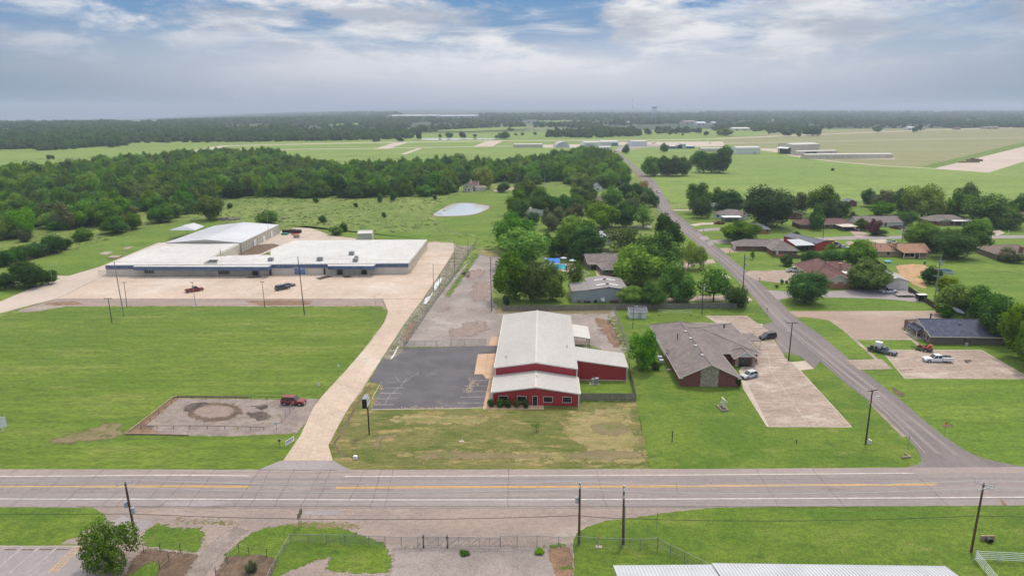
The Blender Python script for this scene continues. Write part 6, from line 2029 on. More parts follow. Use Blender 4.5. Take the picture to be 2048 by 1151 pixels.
def tree(kind, cx, ytop, ybase, wpx, label, name='tree', cat='tree', group=None, clear=0.22, cmat=None, gx=None):
 base = G(cx, ybase)
 h = max(0.5, height_at(base, ytop))
 # the crown's far side hides nothing: the visible top belongs to the crown centre column
 rad = size_at(base, wpx) / 2
 t = thing(name, label, cat, base, tree_rand.uniform(0, 6.28), group)
 cm = CROWNS[kind][tree_rand.randrange(len(CROWNS[kind]))]
 c = bpy.data.objects.new('crown', cm)
 COL.objects.link(c)
 c.parent = t
 z0 = h * clear
 c.location = (0, 0, (z0 + h) / 2)
 e_ = tree_rand.uniform(0.88, 1.12)
 c.scale = (rad * 1.06 * e_, rad * 1.06 / e_, (h - z0) / 2)
 c.rotation_euler = (0, 0, tree_rand.uniform(0, 6.28))
 if clear > 0.02:
  tr = bpy.data.objects.new('trunk', TRUNKS[tree_rand.randrange(len(TRUNKS))])
  COL.objects.link(tr)
  tr.parent = t
  k = max(rad, h * 0.35)
  tr.scale = (k * 1.25, k * 1.25, h * 0.86)
 else:
  st = MB()
  for j in range(4):
   a = j * 1.57
   st.cyl((0, 0, 0), (rad * 0.4 * math.cos(a), rad * 0.4 * math.sin(a), h * 0.6), 0.05 * h ** 0.5, 0.02, 5)
  st.build('stem', 'bark', t)
 return t

# --- trees of the town: kind, centre px, top row, base row, width px, label
TOWN = [
 ('dark', 1006, 364, 384, 25, 'small dark tree on the lawn near the two-storey tan house'),
 ('round', 1052, 357, 405, 52, 'tall leafy tree at the north end of the clump by the pond lawn'),
 ('round', 1077, 373, 418, 44, 'leafy tree beside the tall one in the clump by the pond lawn'),
 ('round', 1036, 378, 428, 48, 'wide tree on the pond side of the clump above the low metal shed'),
 ('dark', 1040, 399, 433, 40, 'dark tree just left of the low metal shed roof'),
 ('dark', 1090, 391, 428, 50, 'dark broad tree behind the low metal shed'),
 ('dark', 1122, 390, 428, 44, 'dark tree between the low metal shed and the tan hip-roofed house'),
 ('round', 1152, 386, 418, 36, 'round tree on the lawn edge beside the tan hip-roofed house'),
 ('round', 1170, 361, 406, 52, 'big round tree in front of the slate gable house'),
 ('yellow', 1148, 366, 400, 18, 'thin yellow-green tree beside the slate gable house'),
 ('round', 1186, 399, 430, 42, 'leafy tree directly in front of the tan hip-roofed house'),
 ('round', 1225, 373, 413, 44, 'round tree between the tan hip-roofed house and the street'),
 ('dark', 1250, 364, 394, 32, 'dark tree near the street by the wood edge'),
 ('dark', 1268, 367, 396, 36, 'dark tree close to the street bend by the wood edge'),
 ('round', 1263, 382, 404, 26, 'low round tree near the street beyond the tan hip-roofed house'),
 ('grey', 1272, 387, 425, 58, 'wide grey-green tree overhanging the street verge'),
 ('dark', 1300, 377, 413, 32, 'dark tree at the street edge opposite the white car'),
 ('sparse', 1286, 409, 454, 60, 'wide airy tree shading the drive beside the street'),
 ('autumn', 1284, 361, 387, 22, 'tawny yellow tree on the street verge'),
 ('bright', 1291, 373, 396, 18, 'small bright tree beside the tawny tree'),
 ('bright', 1209, 407, 456, 68, 'large bright green tree behind the narrow white outbuilding'),
 ('round', 1246, 404, 454, 50, 'leafy tree beside the gravel drive west of the street'),
 ('grey', 1152, 406, 441, 40, 'grey-green tree in the middle of the town clump'),
 ('grey', 1104, 415, 459, 48, 'brownish-grey tree with bare lower branches right of the low metal shed'),
 ('grey', 1128, 419, 456, 36, 'brownish-grey tree with thin trunks beside its bare-branched neighbour'),
 ('dark', 1065, 424, 449, 28, 'small dark tree in front of the low metal shed'),
 ('round', 1030, 424, 499, 88, 'huge round tree at the corner of the rough meadow'),
 ('bright', 1048, 458, 532, 98, 'huge bright tree above the swimming pool'),
 ('bright', 1160, 432, 498, 80, 'tall bright-topped tree behind the pool garden'),
 ('dark', 1125, 467, 513, 64, 'dark spreading tree shading the pool garden'),
 ('dark', 1172, 450, 520, 72, 'dark forked tree beside the pool house patio'),
 ('dark', 1096, 464, 506, 24, 'narrow dark tree between the pool trees'),
 ('sparse', 1243, 451, 503, 70, 'airy tree with visible trunk right of the narrow white outbuilding'),
 ('round', 1315, 465, 547, 92, 'large tree over the looped concrete drive'),
 ('pine', 1332, 429, 502, 60, 'tall tiered tree beside the street north of the looped drive'),
 ('bright', 1275, 497, 570, 96, 'large pale-green tree in front of the pool house'),
 ('bright', 1252, 490, 548, 42, 'yellowish tree against the pool house roof'),
 ('bright', 1028, 508, 600, 82, 'large leafy tree at the corner of the gravel yard'),
 ('round', 1066, 522, 603, 50, 'leafy tree with drooping branches behind the wood fence'),
 ('round', 1100, 522, 601, 60, 'leafy forked tree left of the grey workshop'),
 ('sparse', 1148, 521, 584, 36, 'slim upright tree on the lawn beside the grey workshop'),
 ('leafy', 1262, 572, 612, 52, 'low spreading tree against the grey workshop corner'),
 ('leafy', 1302, 569, 614, 54, 'low spreading tree behind the white garden shed'),
 ('yellow', 1376, 483, 538, 42, 'lacy yellow-green tree beside the looped drive'),
 ('yellow', 1400, 493, 538, 36, 'lacy yellow-green tree next to the street verge'),
 ('round', 1353, 525, 603, 68, 'dark-trunked leafy tree along the lower concrete drive'),
 ('sparse', 1427, 534, 603, 80, 'airy spreading tree with pale trunk along the lower concrete drive'),
 ('pine', 1395, 367, 426, 48, 'tiered dark tree east of the street by the open field'),
 ('dark', 1402, 391, 435, 40, 'round dark lawn tree in front of the slate-roofed shed'),
 ('round', 1435, 375, 416, 36, 'pale leafy tree behind the white house'),
 ('dark', 1457, 380, 426, 58, 'dark broad tree behind the white house'),
 ('dense', 1531, 372, 453, 102, 'massive dark dome-shaped tree between the houses'),
 ('grey', 1597, 384, 426, 46, 'brownish-green tree beside the massive dome tree'),
 ('round', 1648, 372, 436, 72, 'large leafy tree behind the long maroon-roofed ranch'),
 ('dark', 1663, 399, 443, 56, 'dark dense tree rising over the long maroon-roofed ranch'),
 ('cone', 1631, 407, 459, 27, 'narrow conical tree in front of the long maroon-roofed ranch'),
 ('leafy', 1481, 442, 482, 72, 'flat-topped spreading tree on the corner lawn'),
 ('dark', 1572, 508, 531, 25, 'small dark ornamental tree on the corner house lawn'),
 ('dense', 1618, 500, 534, 36, 'round clipped dark tree behind the corner house garden'),
 ('dense', 1659, 498, 534, 54, 'clipped dark tree behind the maroon hip roof'),
 ('bright', 1658, 487, 516, 24, 'bright green tree top in front of the red metal shop'),
 ('round', 1713, 481, 535, 64, 'bushy green tree between the red shop and the tan ranch house'),
 ('sparse', 1505, 498, 519, 11, 'young thin tree on the corner house lawn'),
 ('dark', 1737, 377, 413, 30, 'dark slender tree right of the small red shed'),
 ('grey', 1766, 379, 421, 46, 'grey-green tree behind the grey-gabled ranch'),
 ('round', 1760, 403, 431, 46, 'leafy bush-like tree at the back of the grey-gabled ranch'),
 ('dark', 1803, 378, 429, 38, 'tall dark tree left of the yellow-green one'),
 ('olive', 1842, 369, 438, 72, 'tall yellow-green tree in front of the gambrel barn'),
 ('round', 1915, 382, 433, 54, 'green tree right of the gambrel barn'),
 ('round', 1928, 366, 421, 46, 'tall ragged tree behind the gambrel barn'),
 ('dark', 1985, 391, 451, 104, 'wide dark oak-like tree on the cross street lawn'),
 ('dark', 2034, 388, 436, 42, 'dark tree by the brown-roofed house at the cross street end'),
 ('grey', 1705, 423, 441, 19, 'small dusky tree by the grey-gabled ranch'),
 ('round', 1722, 437, 461, 26, 'green bush-like tree beside the tan carport'),
 ('rust', 1745, 439, 470, 28, 'maroon-leaved bush in front of the grey-gabled ranch'),
 ('dark', 1812, 423, 451, 38, 'dark low tree right of the double garage'),
 ('round', 1840, 443, 494, 68, 'broad tree on the north side of the big clump by the cross street'),
 ('dark', 1860, 461, 503, 40, 'dark tree on the west end of the big clump by the cross street'),
 ('dense', 1900, 460, 515, 84, 'huge round tree at the front of the big clump by the mown field'),
 ('round', 1945, 443, 492, 72, 'broad tree on the east end of the big clump by the cross street'),
 ('bright', 1965, 436, 462, 32, 'light green tree beside the long white carport roof'),
 ('leafy', 1735, 521, 579, 80, 'spreading tree in front of the pale metal garage'),
 ('dark', 1862, 532, 567, 38, 'dark low tree beside the steel pole and round pool'),
 ('olive', 1892, 551, 582, 32, 'yellow-green low tree beside the steel pole'),
 ('bright', 1906, 565, 632, 66, 'sunny green tree at the west end of the row behind the blue-roofed building'),
 ('round', 1962, 574, 642, 84, 'large leafy tree behind the blue-roofed building'),
 ('dark', 2003, 598, 684, 84, 'dark leafy tree at the end of the blue-roofed building'),
 ('round', 2046, 598, 716, 76, 'tall leafy tree past the end of the blue-roofed building'),
 ('bright', 2066, 640, 742, 70, 'leafy tree at the edge of the truck lot lawn'),
 ('dense', 1612, 543, 605, 78, 'perfectly round dark tree on the lawn by the gravel drive'),
 ('ragged', 1287, 663, 738, 56, 'bushy young tree beside the brick building and the red lean-to'),
 ('ragged', 221, 1044, 1136, 106, 'ragged leafy tree at the corner of the small car park'),
 ('wispy', 1072, 838, 862, 20, 'thin sapling on the dry front lawn'),
 ('olive', 966, 333, 377, 38, 'olive-green tree beside the tan storage shed'),
 ('round', 890, 354, 388, 32, 'leafy tree at the wood edge left of the two-storey tan house'),
 ('bright', 418, 391, 440, 54, 'lone full tree standing out in front of the wood by the warehouse'),
 ('round', 233, 429, 466, 56, 'rounded tree at the near edge of the wood above the lawn'),
 ('round', 268, 423, 457, 34, 'upright tree at the near edge of the wood above the lawn'),
 ('round', 322, 411, 444, 50, 'broad tree at the lawn corner of the wood'),
 ('bright', 349, 407, 435, 36, 'bright tree at the lawn corner of the wood'),
 ('dark', 378, 397, 426, 38, 'dark tree of the wood next to the lone full tree'),
 ('dark', 57, 523, 573, 70, 'dark spreading tree above the small pump house'),
 ('dark', 97, 540, 568, 32, 'dark low tree beside the yard light and side drive'),
 ('dark', 10, 547, 577, 36, 'dark low tree left of the small pump house'),
 ('round', 1300, 313, 352, 36, 'west end tree of the four in the green field beyond the houses'),
 ('dark', 1322, 312, 351, 38, 'second tree from the street of the four in the green field'),
 ('dark', 1345, 312, 352, 38, 'third tree from the street of the four in the green field'),
 ('round', 1365, 314, 351, 30, 'east end tree of the four in the green field'),
 ('round', 1393, 302, 331, 32, 'west tree of the clump left of the plain white hangar'),
 ('dark', 1407, 303, 345, 42, 'near tree of the clump left of the plain white hangar'),
 ('dark', 1437, 299, 345, 46, 'tall tree of the clump left of the plain white hangar'),
 ('dark', 1450, 291, 321, 32, 'far tree of the clump against the plain white hangar'),
 ('round', 1252, 288, 307, 15, 'small airport tree near the road end'),
 ('round', 1328, 286, 304, 17, 'small airport tree in front of the blue and white office'),
]
for it in TOWN:
 tree(*it, clear=0.04 if it[0] in ('dense', 'leafy', 'cone', 'ragged') else (0.14 if it[0] in ('sparse', 'yellow') else 0.07))

SHRUBS = [
 ('hedge', -14, 504, 536, 42, 'dense hedge shrub, westmost of the row beside the mown lawn'), ('hedge', 12, 499, 529, 42, 'dense hedge shrub low in the row beside the mown lawn'),
 ('hedge', 42, 491, 521, 44, 'dense hedge shrub mid-way along the row beside the mown lawn'), ('hedge', 76, 483, 513, 46, 'tall dense hedge shrub in the row beside the mown lawn'),
 ('hedge', 108, 469, 506, 46, 'tallest hedge shrub near the end of the row by the lawn'), ('hedge', 131, 477, 499, 24, 'last small hedge shrub of the row by the lawn'),
 ('shrub', 165, 455, 481, 40, 'wide shrub below the wood near the lawn edge'), ('grey', 50, 457, 483, 30, 'dusty grey-green shrub below the wood'),
 ('shrub', 535, 422, 447, 44, 'feathery shrub in the meadow behind the warehouse'), ('shrub', 645, 430, 444, 16, 'small shrub on the bank behind the rear yard'),
 ('hedge', 688, 446, 463, 17, 'dark shrub on the bank behind the rear yard'), ('shrub', 673, 452, 469, 26, 'bright shrub beside the dark one on the bank'),
 ('hedge', 632, 395, 405, 11, 'dark bush alone in the meadow below the wood'), ('hedge', 460, 406, 416, 13, 'dark bush in the meadow near the lone tree'),
 ('hedge', 712, 405, 414, 9, 'small dark bush in the middle of the meadow'), ('hedge', 787, 381, 401, 16, 'upright dark bush below the wood edge'),
 ('hedge', 760, 386, 404, 13, 'smaller upright bush left of its dark neighbour below the wood'), ('hedge', 870, 389, 399, 9, 'dark bush above the pond'),
 ('hedge', 768, 424, 435, 9, 'dark bush in the meadow left of the pond'), ('hedge', 98, 309, 319, 9, 'dark bush alone in the far western field'), ('hedge', 106, 310, 318, 7, 'smaller bush beside the dark one in the far western field'),
 ('hedge', 1013, 589, 613, 15, 'dark upright shrub inside the wood fence corner'), ('hedge', 1473, 572, 614, 48, 'big dark evergreen bush at the fence end by the street'),
 ('shrub', 1311, 722, 738, 20, 'scruffy low shrub beside the bushy young tree'), ('hedge', 1475, 752, 772, 14, 'green shrub at the corner of the brick gable'),
 ('rust', 1466, 702, 716, 12, 'dark red shrub by the brick building entrance'), ('grey', 2018, 496, 523, 48, 'grey-green shrub against the dusky brick house'),
 ('shrub', 1888, 611, 634, 34, 'weedy shrub at the end of the dark board fence'), ('shrub', 1920, 625, 642, 36, 'weedy shrub against the gravel lot corner'),
 ('rust', 1230, 545, 556, 18, 'pinkish red shrub beside the grey workshop roof'), ('hedge', 1756, 458, 470, 30, 'low dark hedge in front of the grey-gabled ranch'),
 ('shrub', 1553, 568, 575, 7, 'small round shrub in the garden bed by the street'), ('shrub', 1564, 558, 567, 7, 'small upright shrub beside the concrete drive bed'),
 ('hedge', 1573, 560, 567, 6, 'dark clipped shrub in the bed by the concrete drive'), ('shrub', 1592, 462, 476, 16, 'scrubby shrub on the fence line behind the dome tree'),
 ('shrub', 1605, 470, 480, 12, 'second scrubby shrub along the fence line behind the dome tree'), ('hedge', 1634, 299, 303, 10, 'green bush against the tall cream hangar'),
 ('hedge', 1665, 336, 341, 7, 'lone dark bush in the bright green field'), ('shrub', 930, 1101, 1107, 20, 'bright weed clump against the chain-link fence'),
 ('shrub', 1079, 1098, 1104, 20, 'wispy weed clump at the fence by the yard'), ('grey', 505, 1120, 1142, 24, 'brown dry weed clump in the small pen'),
]
for it in SHRUBS:
 tree(*it, name='shrub', cat='shrub', clear=0.0)
for k, (px, r_s) in enumerate(((982, 14), (1000, 16), (1015.5, 16), (1034, 15), (1051, 16))):
 lab = ['clipped round bush at the corner end of the front row by the red wall', 'clipped round bush under the first red-wall window', 'clipped round bush right beside the first red-wall window',
   'clipped round bush before the second red-wall window', 'clipped round bush next to the front door'][k]
 tree('hedge', px, 797.0 + k * 0.3, 813 + k * 0.2, r_s, lab, 'bush', 'bush', clear=0.0)

# dead tree
p = G(1878, 408)
t = thing('dead_tree', 'bare leafless grey tree behind the yellow-green tree', 'tree', p)
hh = height_at(p, 373)
m = MB().cyl((0, 0, 0), (0, 0, hh * 0.5), 0.28, 0.2, 7)
m.build('trunk', 'bark_pale', t)
m = MB()
for k in range(9):
 a = k * 2.4
 z0 = hh * (0.35 + 0.04 * k)
 e = (2.6 * math.cos(a), 2.6 * math.sin(a), z0 + hh * 0.28)
 m.cyl((0, 0, min(z0, hh * 0.5)), e, 0.12, 0.05, 5)
 for j in (-1, 1):
  m.cyl(e, (e[0] + 1.2 * math.cos(a + j * 0.7), e[1] + 1.2 * math.sin(a + j * 0.7), e[2] + 1.6), 0.05, 0.02, 4)
m.build('branches', 'bark_pale', t)

# --- the wood: individual trees along its near edges and canopy, the rest as one mass
def in_poly(x, y, poly):
 n = len(poly)
 c = False
 j = n - 1
 for i in range(n):
  xi, yi = poly[i]
  xj, yj = poly[j]
  if (yi > y) != (yj > y) and x < (xj - xi) * (y - yi) / (yj - yi) + xi:
   c = not c
  j = i
 return c

def scatter(poly_px, spacing, seed, jitter=0.45, dens=None):
 pl = [(q.x, q.y) for q in (GT(*p) for p in poly_px)]
 xs, ys = [p[0] for p in pl], [p[1] for p in pl]
 r = random.Random(seed)
 out_ = []
 y = min(ys)
 row = 0
 while y < max(ys):
  x = min(xs) + (row % 2) * spacing / 2
  while x < max(xs):
   px, py = x + r.uniform(-1, 1) * spacing * jitter, y + r.uniform(-1, 1) * spacing * jitter
   if in_poly(px, py, pl) and (dens is None or r.random() < dens(px, py)):
    out_.append((px, py))
   x += spacing
  y += spacing * 0.87
  row += 1
 return out_

WOODS = [
 [(-60, 500), (0, 486), (90, 470), (180, 452), (240, 448), (310, 428), (380, 414), (440, 397), (560, 396), (720, 395), (880, 391), (915, 386), (900, 372), (1000, 366), (1100, 371), (1180, 372), (1245, 378), (1252, 366), (1236, 338), (1215, 318), (1140, 312), (1060, 330), (980, 340), (900, 334), (800, 345), (700, 348), (640, 345), (590, 335), (560, 318), (480, 315), (380, 322), (290, 330), (180, 341), (90, 352), (0, 364), (-60, 370)],
]
wood_pts = []
for k, w_ in enumerate(WOODS):
 wood_pts += scatter(w_, 10.2, 50 + k, 0.5, lambda x, y: 0.97 if mnoise.noise(Vector((x / 34.0, y / 60.0, 4.0))) > -0.36 else 0.12)
cap = 300 - len(TOWN) - 41
def px_size(p):
 return 1.0 / (p[1] * CP + H * SP)
# rank by how large each shows: near trees first, and those of the front edges
wood_pts.sort(key=lambda p: p[1])
ind, rest = [], []
for p in wood_pts:
 (ind if len(ind) < cap else rest).append(p)
wr = random.Random(77)
kinds = ['round', 'dark', 'round', 'bright', 'round', 'leafy', 'dark', 'round', 'bright', 'grey', 'dark', 'leafy']
for p in ind:
 kd = wr.choice(kinds)
 h = wr.uniform(6.5, 14.5)
 rad = wr.uniform(4.2, 8.8)
 lab = {'round': 'mid-green tree in the near part of the dense wood', 'dark': 'dark green tree in the near part of the dense wood', 'bright': 'bright green tree in the near part of the dense wood',
   'grey': 'dusty grey-green tree in the near part of the dense wood', 'leafy': 'loose leafy tree in the near part of the dense wood'}[kd]
 t = thing('tree', lab, 'tree', (p[0], p[1], 0), wr.uniform(0, 6.28), 'trees of the near wood')
 cl = CROWNS[kd]
 c = bpy.data.objects.new('crown', cl[wr.randrange(len(cl))])
 COL.objects.link(c)
 c.parent = t
 c.location = (0, 0, h * 0.50)
 e_ = wr.uniform(0.85, 1.15)
 c.scale = (rad * e_, rad / e_, h * 0.5)
 c.rotation_euler = (wr.uniform(-0.12, 0.12), wr.uniform(-0.12, 0.12), 0)
 tr = bpy.data.objects.new('trunk', TRUNKS[wr.randrange(3)])
 COL.objects.link(tr)
 tr.parent = t
 tr.scale = (rad * 1.2, rad * 1.2, h * 0.8)

# --- instanced masses: the rest of the wood, far tree lines and far-off woodland
SRC = []
for k, me in enumerate(FARC):
 o = bpy.data.objects.new('woodland_crown_source', me)
 SRC.append(o)
SRC2 = []
for kd in ('round', 'dark', 'bright', 'leafy', 'round'):
 SRC2.append(bpy.data.objects.new('wood_crown_source', CROWNS[kd][len(SRC2) % len(CROWNS[kd])]))

def instancer(name, pts, srcs, label, cat):
 """pts: (x, y, z, radius, height)"""
 me = bpy.data.meshes.new(name)
 me.from_pydata([p[:3] for p in pts], [], [])
 sc = me.attributes.new('scl', 'FLOAT_VECTOR', 'POINT')
 sc.data.foreach_set('vector', [v for p in pts for v in (p[3], p[3], p[4])])
 ng = bpy.data.node_groups.new(name, 'GeometryNodeTree')
 ng.interface.new_socket('Geometry', in_out='INPUT', socket_type='NodeSocketGeometry')
 ng.interface.new_socket('Geometry', in_out='OUTPUT', socket_type='NodeSocketGeometry')
 gi, go = ng.nodes.new('NodeGroupInput'), ng.nodes.new('NodeGroupOutput')
 iop = ng.nodes.new('GeometryNodeInstanceOnPoints')
 jn = ng.nodes.new('GeometryNodeJoinGeometry')
 for s in srcs:
  oi = ng.nodes.new('GeometryNodeObjectInfo')
  oi.inputs['Object'].default_value = s
  oi.inputs['As Instance'].default_value = True
  ng.links.new(oi.outputs['Geometry'], jn.inputs[0])
 na = ng.nodes.new('GeometryNodeInputNamedAttribute')
 na.data_type = 'FLOAT_VECTOR'
 na.inputs['Name'].default_value = 'scl'
 rv = ng.nodes.new('FunctionNodeRandomValue')
 rv.data_type = 'FLOAT_VECTOR'
 rv.inputs[0].default_value = (0, 0, 0)
 rv.inputs[1].default_value = (0, 0, 6.28)
 ri = ng.nodes.new('FunctionNodeRandomValue')
 ri.data_type = 'INT'
 ri.inputs[4].default_value = 0
 ri.inputs[5].default_value = len(srcs) - 1
 ri.inputs['Seed'].default_value = 3
 ng.links.new(gi.outputs[0], iop.inputs['Points'])
 ng.links.new(jn.outputs[0], iop.inputs['Instance'])
 iop.inputs['Pick Instance'].default_value = True
 ng.links.new(ri.outputs[2], iop.inputs['Instance Index'])
 ng.links.new(rv.outputs[0], iop.inputs['Rotation'])
 ng.links.new(na.outputs[0], iop.inputs['Scale'])
 ng.links.new(iop.outputs[0], go.inputs[0])
 o = bpy.data.objects.new(name, me)
 COL.objects.link(o)
 md = o.modifiers.new('scatter', 'NODES')
 md.node_group = ng
 tag(o, label, cat, kind='stuff')
 return o

def rnd_tree(p, r, hmin, hmax, rmin, rmax):
 h = r.uniform(hmin, hmax)
 return (p[0], p[1], terrain(*p) + h * 0.5, r.uniform(rmin, rmax), h * 0.56)

ir = random.Random(9)
instancer('woodland', [rnd_tree(p, ir, 6.5, 15, 4.4, 9.2) for p in rest], SRC2, 'deep green canopy of the wood running back to the airfield', 'wood')

# far tree lines and woods: polygons of the photograph surveyed onto the plain, with a spacing
far_pts = []
FARW = [
 # (polygon, spacing, density, hmin, hmax)
 ([(-300, 306), (0, 300), (75, 297), (80, 301), (140, 299), (210, 292), (225, 296), (260, 290), (230, 268), (0, 272), (-300, 280)], 13, 0.9),
 ([(225, 286), (420, 285), (560, 283), (700, 281), (790, 278), (826, 276), (830, 268), (760, 264), (600, 268), (400, 272), (230, 276)], 14, 0.8),
 ([(-300, 282), (0, 276), (250, 272), (500, 268), (700, 262), (820, 258), (820, 246), (600, 246), (300, 250), (0, 254), (-300, 260)], 20, 0.75),
 ([(-400, 262), (0, 256), (300, 252), (600, 247), (820, 246), (900, 241), (600, 236), (300, 240), (0, 244), (-400, 250)], 34, 0.8),
 ([(826, 268), (870, 264), (960, 262), (1000, 260), (1060, 256), (1040, 249), (960, 252), (860, 256), (826, 260)], 18, 0.55),
 ([(1094, 274), (1180, 276), (1282, 272), (1280, 266), (1250, 262), (1150, 262), (1096, 266)], 13, 0.85),
 ([(1080, 258), (1200, 255), (1205, 250), (1250, 251), (1250, 246), (1150, 248), (1060, 251)], 18, 0.6),
 ([(1310, 267), (1380, 266), (1400, 262), (1360, 259), (1315, 262)], 14, 0.6),
 ([(1430, 262), (1466, 259), (1500, 262), (1520, 268), (1640, 268), (1640, 262), (1600, 258), (1560, 252), (1430, 252)], 15, 0.55),
 ([(1480, 258), (1600, 258), (1700, 256), (1800, 254), (1800, 246), (1600, 244), (1480, 246)], 20, 0.8),
 ([(1640, 258), (1720, 257), (1815, 256), (1870, 257), (1980, 255), (2100, 256), (2300, 252), (2300, 242), (1900, 244), (1640, 247)], 18, 0.85),
 ([(1230, 250), (1300, 249), (1420, 246), (1540, 246), (1540, 238), (1400, 239), (1240, 242)], 22, 0.7),
 ([(860, 248), (1000, 247), (1060, 243), (1240, 243), (1240, 238), (1060, 238), (860, 242)], 26, 0.55),
 ([(1400, 242), (1700, 243), (2048, 246), (2400, 244), (2400, 234), (2048, 232), (1400, 233)], 32, 0.75),
 ([(960, 238), (1400, 238), (1400, 228), (960, 230)], 46, 0.55),
 ([(-400, 252), (0, 246), (400, 241), (800, 234), (800, 227), (400, 231), (0, 240), (-400, 246)], 60, 0.75),
 ([(1400, 234), (2048, 236), (2400, 236), (2400, 226), (2048, 225), (1400, 226)], 56, 0.7),
]
fr = random.Random(21)
FPL = [[(q.x, q.y) for q in (GT(*p) for p in f)] for f in FIELDS]
for k, (pl, sp, de) in enumerate(FARW):
 def dens(x, y, de=de, sp=sp):
  v = mnoise.noise(Vector((x / 260.0, y / 520.0, 3.3))) * 0.9 + mnoise.noise(Vector((x / 70.0, y / 160.0, 8.8))) * 0.5
  return de if v > (-0.12 if sp > 15 else -0.25) else de * 0.08
 for p in scatter(pl, sp, 200 + k, 0.5, dens):
  if any(in_poly(p[0], p[1], fp) for fp in FPL):
   continue
  s = max(1.0, sp / 17.0)
  h = fr.uniform(6, 15) * (0.7 + 0.3 * s)
  far_pts.append((p[0], p[1], terrain(*p) + h * 0.46, fr.uniform(4.5, 8.0) * s, h * 0.58))
instancer('far_woodland', far_pts, SRC, 'hazy blue-green woods and tree lines of the far country', 'woodland')

# single trees one can pick out on the far pastures
FT = [(838, 262, 280, 12), (898, 265, 277, 16), (925, 263, 277, 13), (993, 270, 276, 8), (1008, 263, 278, 26), (1032, 266, 271, 6), (1045, 265, 271, 7), (1070, 264, 270, 8), (1098, 262, 268, 10), (1263, 250, 256, 10),
  (1295, 256, 270, 13), (1317, 258, 268, 13), (1333, 252, 262, 16), (1352, 263, 268, 6), (1365, 266, 271, 5), (1397, 257, 267, 14), (1412, 262, 271, 14), (1449, 256, 272, 32), (1430, 252, 262, 18), (1549, 257, 264, 8),
  (1571, 260, 272, 18), (1625, 256, 272, 30), (1597, 264, 273, 10), (1755, 252, 264, 18), (1830, 251, 265, 10), (1840, 248, 262, 10), (1365, 259, 264, 6), (1175, 252, 258, 16), (1210, 252, 258, 14), (1340, 262, 270, 7),
  (752, 276, 284, 16), (800, 274, 283, 14), (1150, 258, 268, 14), (880, 268, 276, 9), (950, 268, 275, 9), (1020, 255, 262, 14), (1230, 258, 268, 12), (1270, 260, 270, 13)]
for cx, yt, yb, w_ in FT:
 tree('dark' if (cx % 3) else 'round', cx, yt, yb, w_, 'single dark tree standing on the far pasture beyond the runway', group='lone trees beyond the runway', clear=0.12)

# rough tussocks in the unmown meadow
tr_ = random.Random(31)
tus = []
for pl, sp in (([(440, 398), (880, 393), (900, 440), (960, 490), (900, 466), (700, 462), (640, 452), (560, 446), (450, 436), (425, 432)], 3.6), ([(960, 498), (1010, 440), (1020, 500), (1000, 512)], 2.6), ([(940, 470), (1000, 430), (1005, 470), (960, 496)], 3.0),
    ([(130, 505), (330, 450), (300, 440), (140, 478), (60, 500)], 3.2), ([(0, 360), (250, 338), (420, 325), (560, 305), (400, 300), (0, 322)], 9.0), ([(570, 330), (700, 340), (1000, 330), (1000, 312), (700, 312)], 9.0)):
 for p in scatter(pl, sp, 301 + len(tus) % 97, 0.5):
  v = mnoise.noise(Vector((p[0] / 22.0, p[1] / 30.0, 1.0)))
  if v * 0.8 > tr_.uniform(-0.3, 1.0):
   s = tr_.uniform(0.5, 1.25) * (1.0 if sp < 5 else 1.8)
   tus.append((p[0], p[1], s * 0.12, s, s * 0.26))
SRC3 = [bpy.data.objects.new('tussock_source', crown_mesh('tussock_a', 70, 7, 260, 0.15, 'weed_tuft', 0.45)), bpy.data.objects.new('tussock_source', crown_mesh('tussock_b', 71, 7, 260, 0.15, 'weed_tuft', 0.45)),
  bpy.data.objects.new('tussock_source', crown_mesh('tussock_c', 72, 7, 260, 0.15, 'weed_tuft', 0.45))]
instancer('meadow_growth', tus, SRC3, 'tall tussocks and weeds of the unmown meadow', 'weeds')

# ================================================================== vehicles
def paint(name, c, rough=0.28):
 if name in MATS:
  return name
 m = mat(name, c, rough=rough, spec=0.5)
 m.node_tree.nodes['Principled BSDF'].inputs['Coat Weight'].default_value = 0.3
 return name

paint('car_red', (0.21, 0.008, 0.014))
paint('car_maroon', (0.10, 0.010, 0.018))
paint('car_black', (0.010, 0.011, 0.014))
paint('car_silver', (0.50, 0.51, 0.53))
paint('car_white', (0.74, 0.74, 0.73))
paint('car_grey', (0.14, 0.15, 0.165))
paint('car_dark', (0.035, 0.040, 0.050))
paint('car_yellow', (0.72, 0.42, 0.02))
paint('car_blue', (0.03, 0.06, 0.14))
paint('machine_red', (0.52, 0.045, 0.02))

wheel_cache = {}

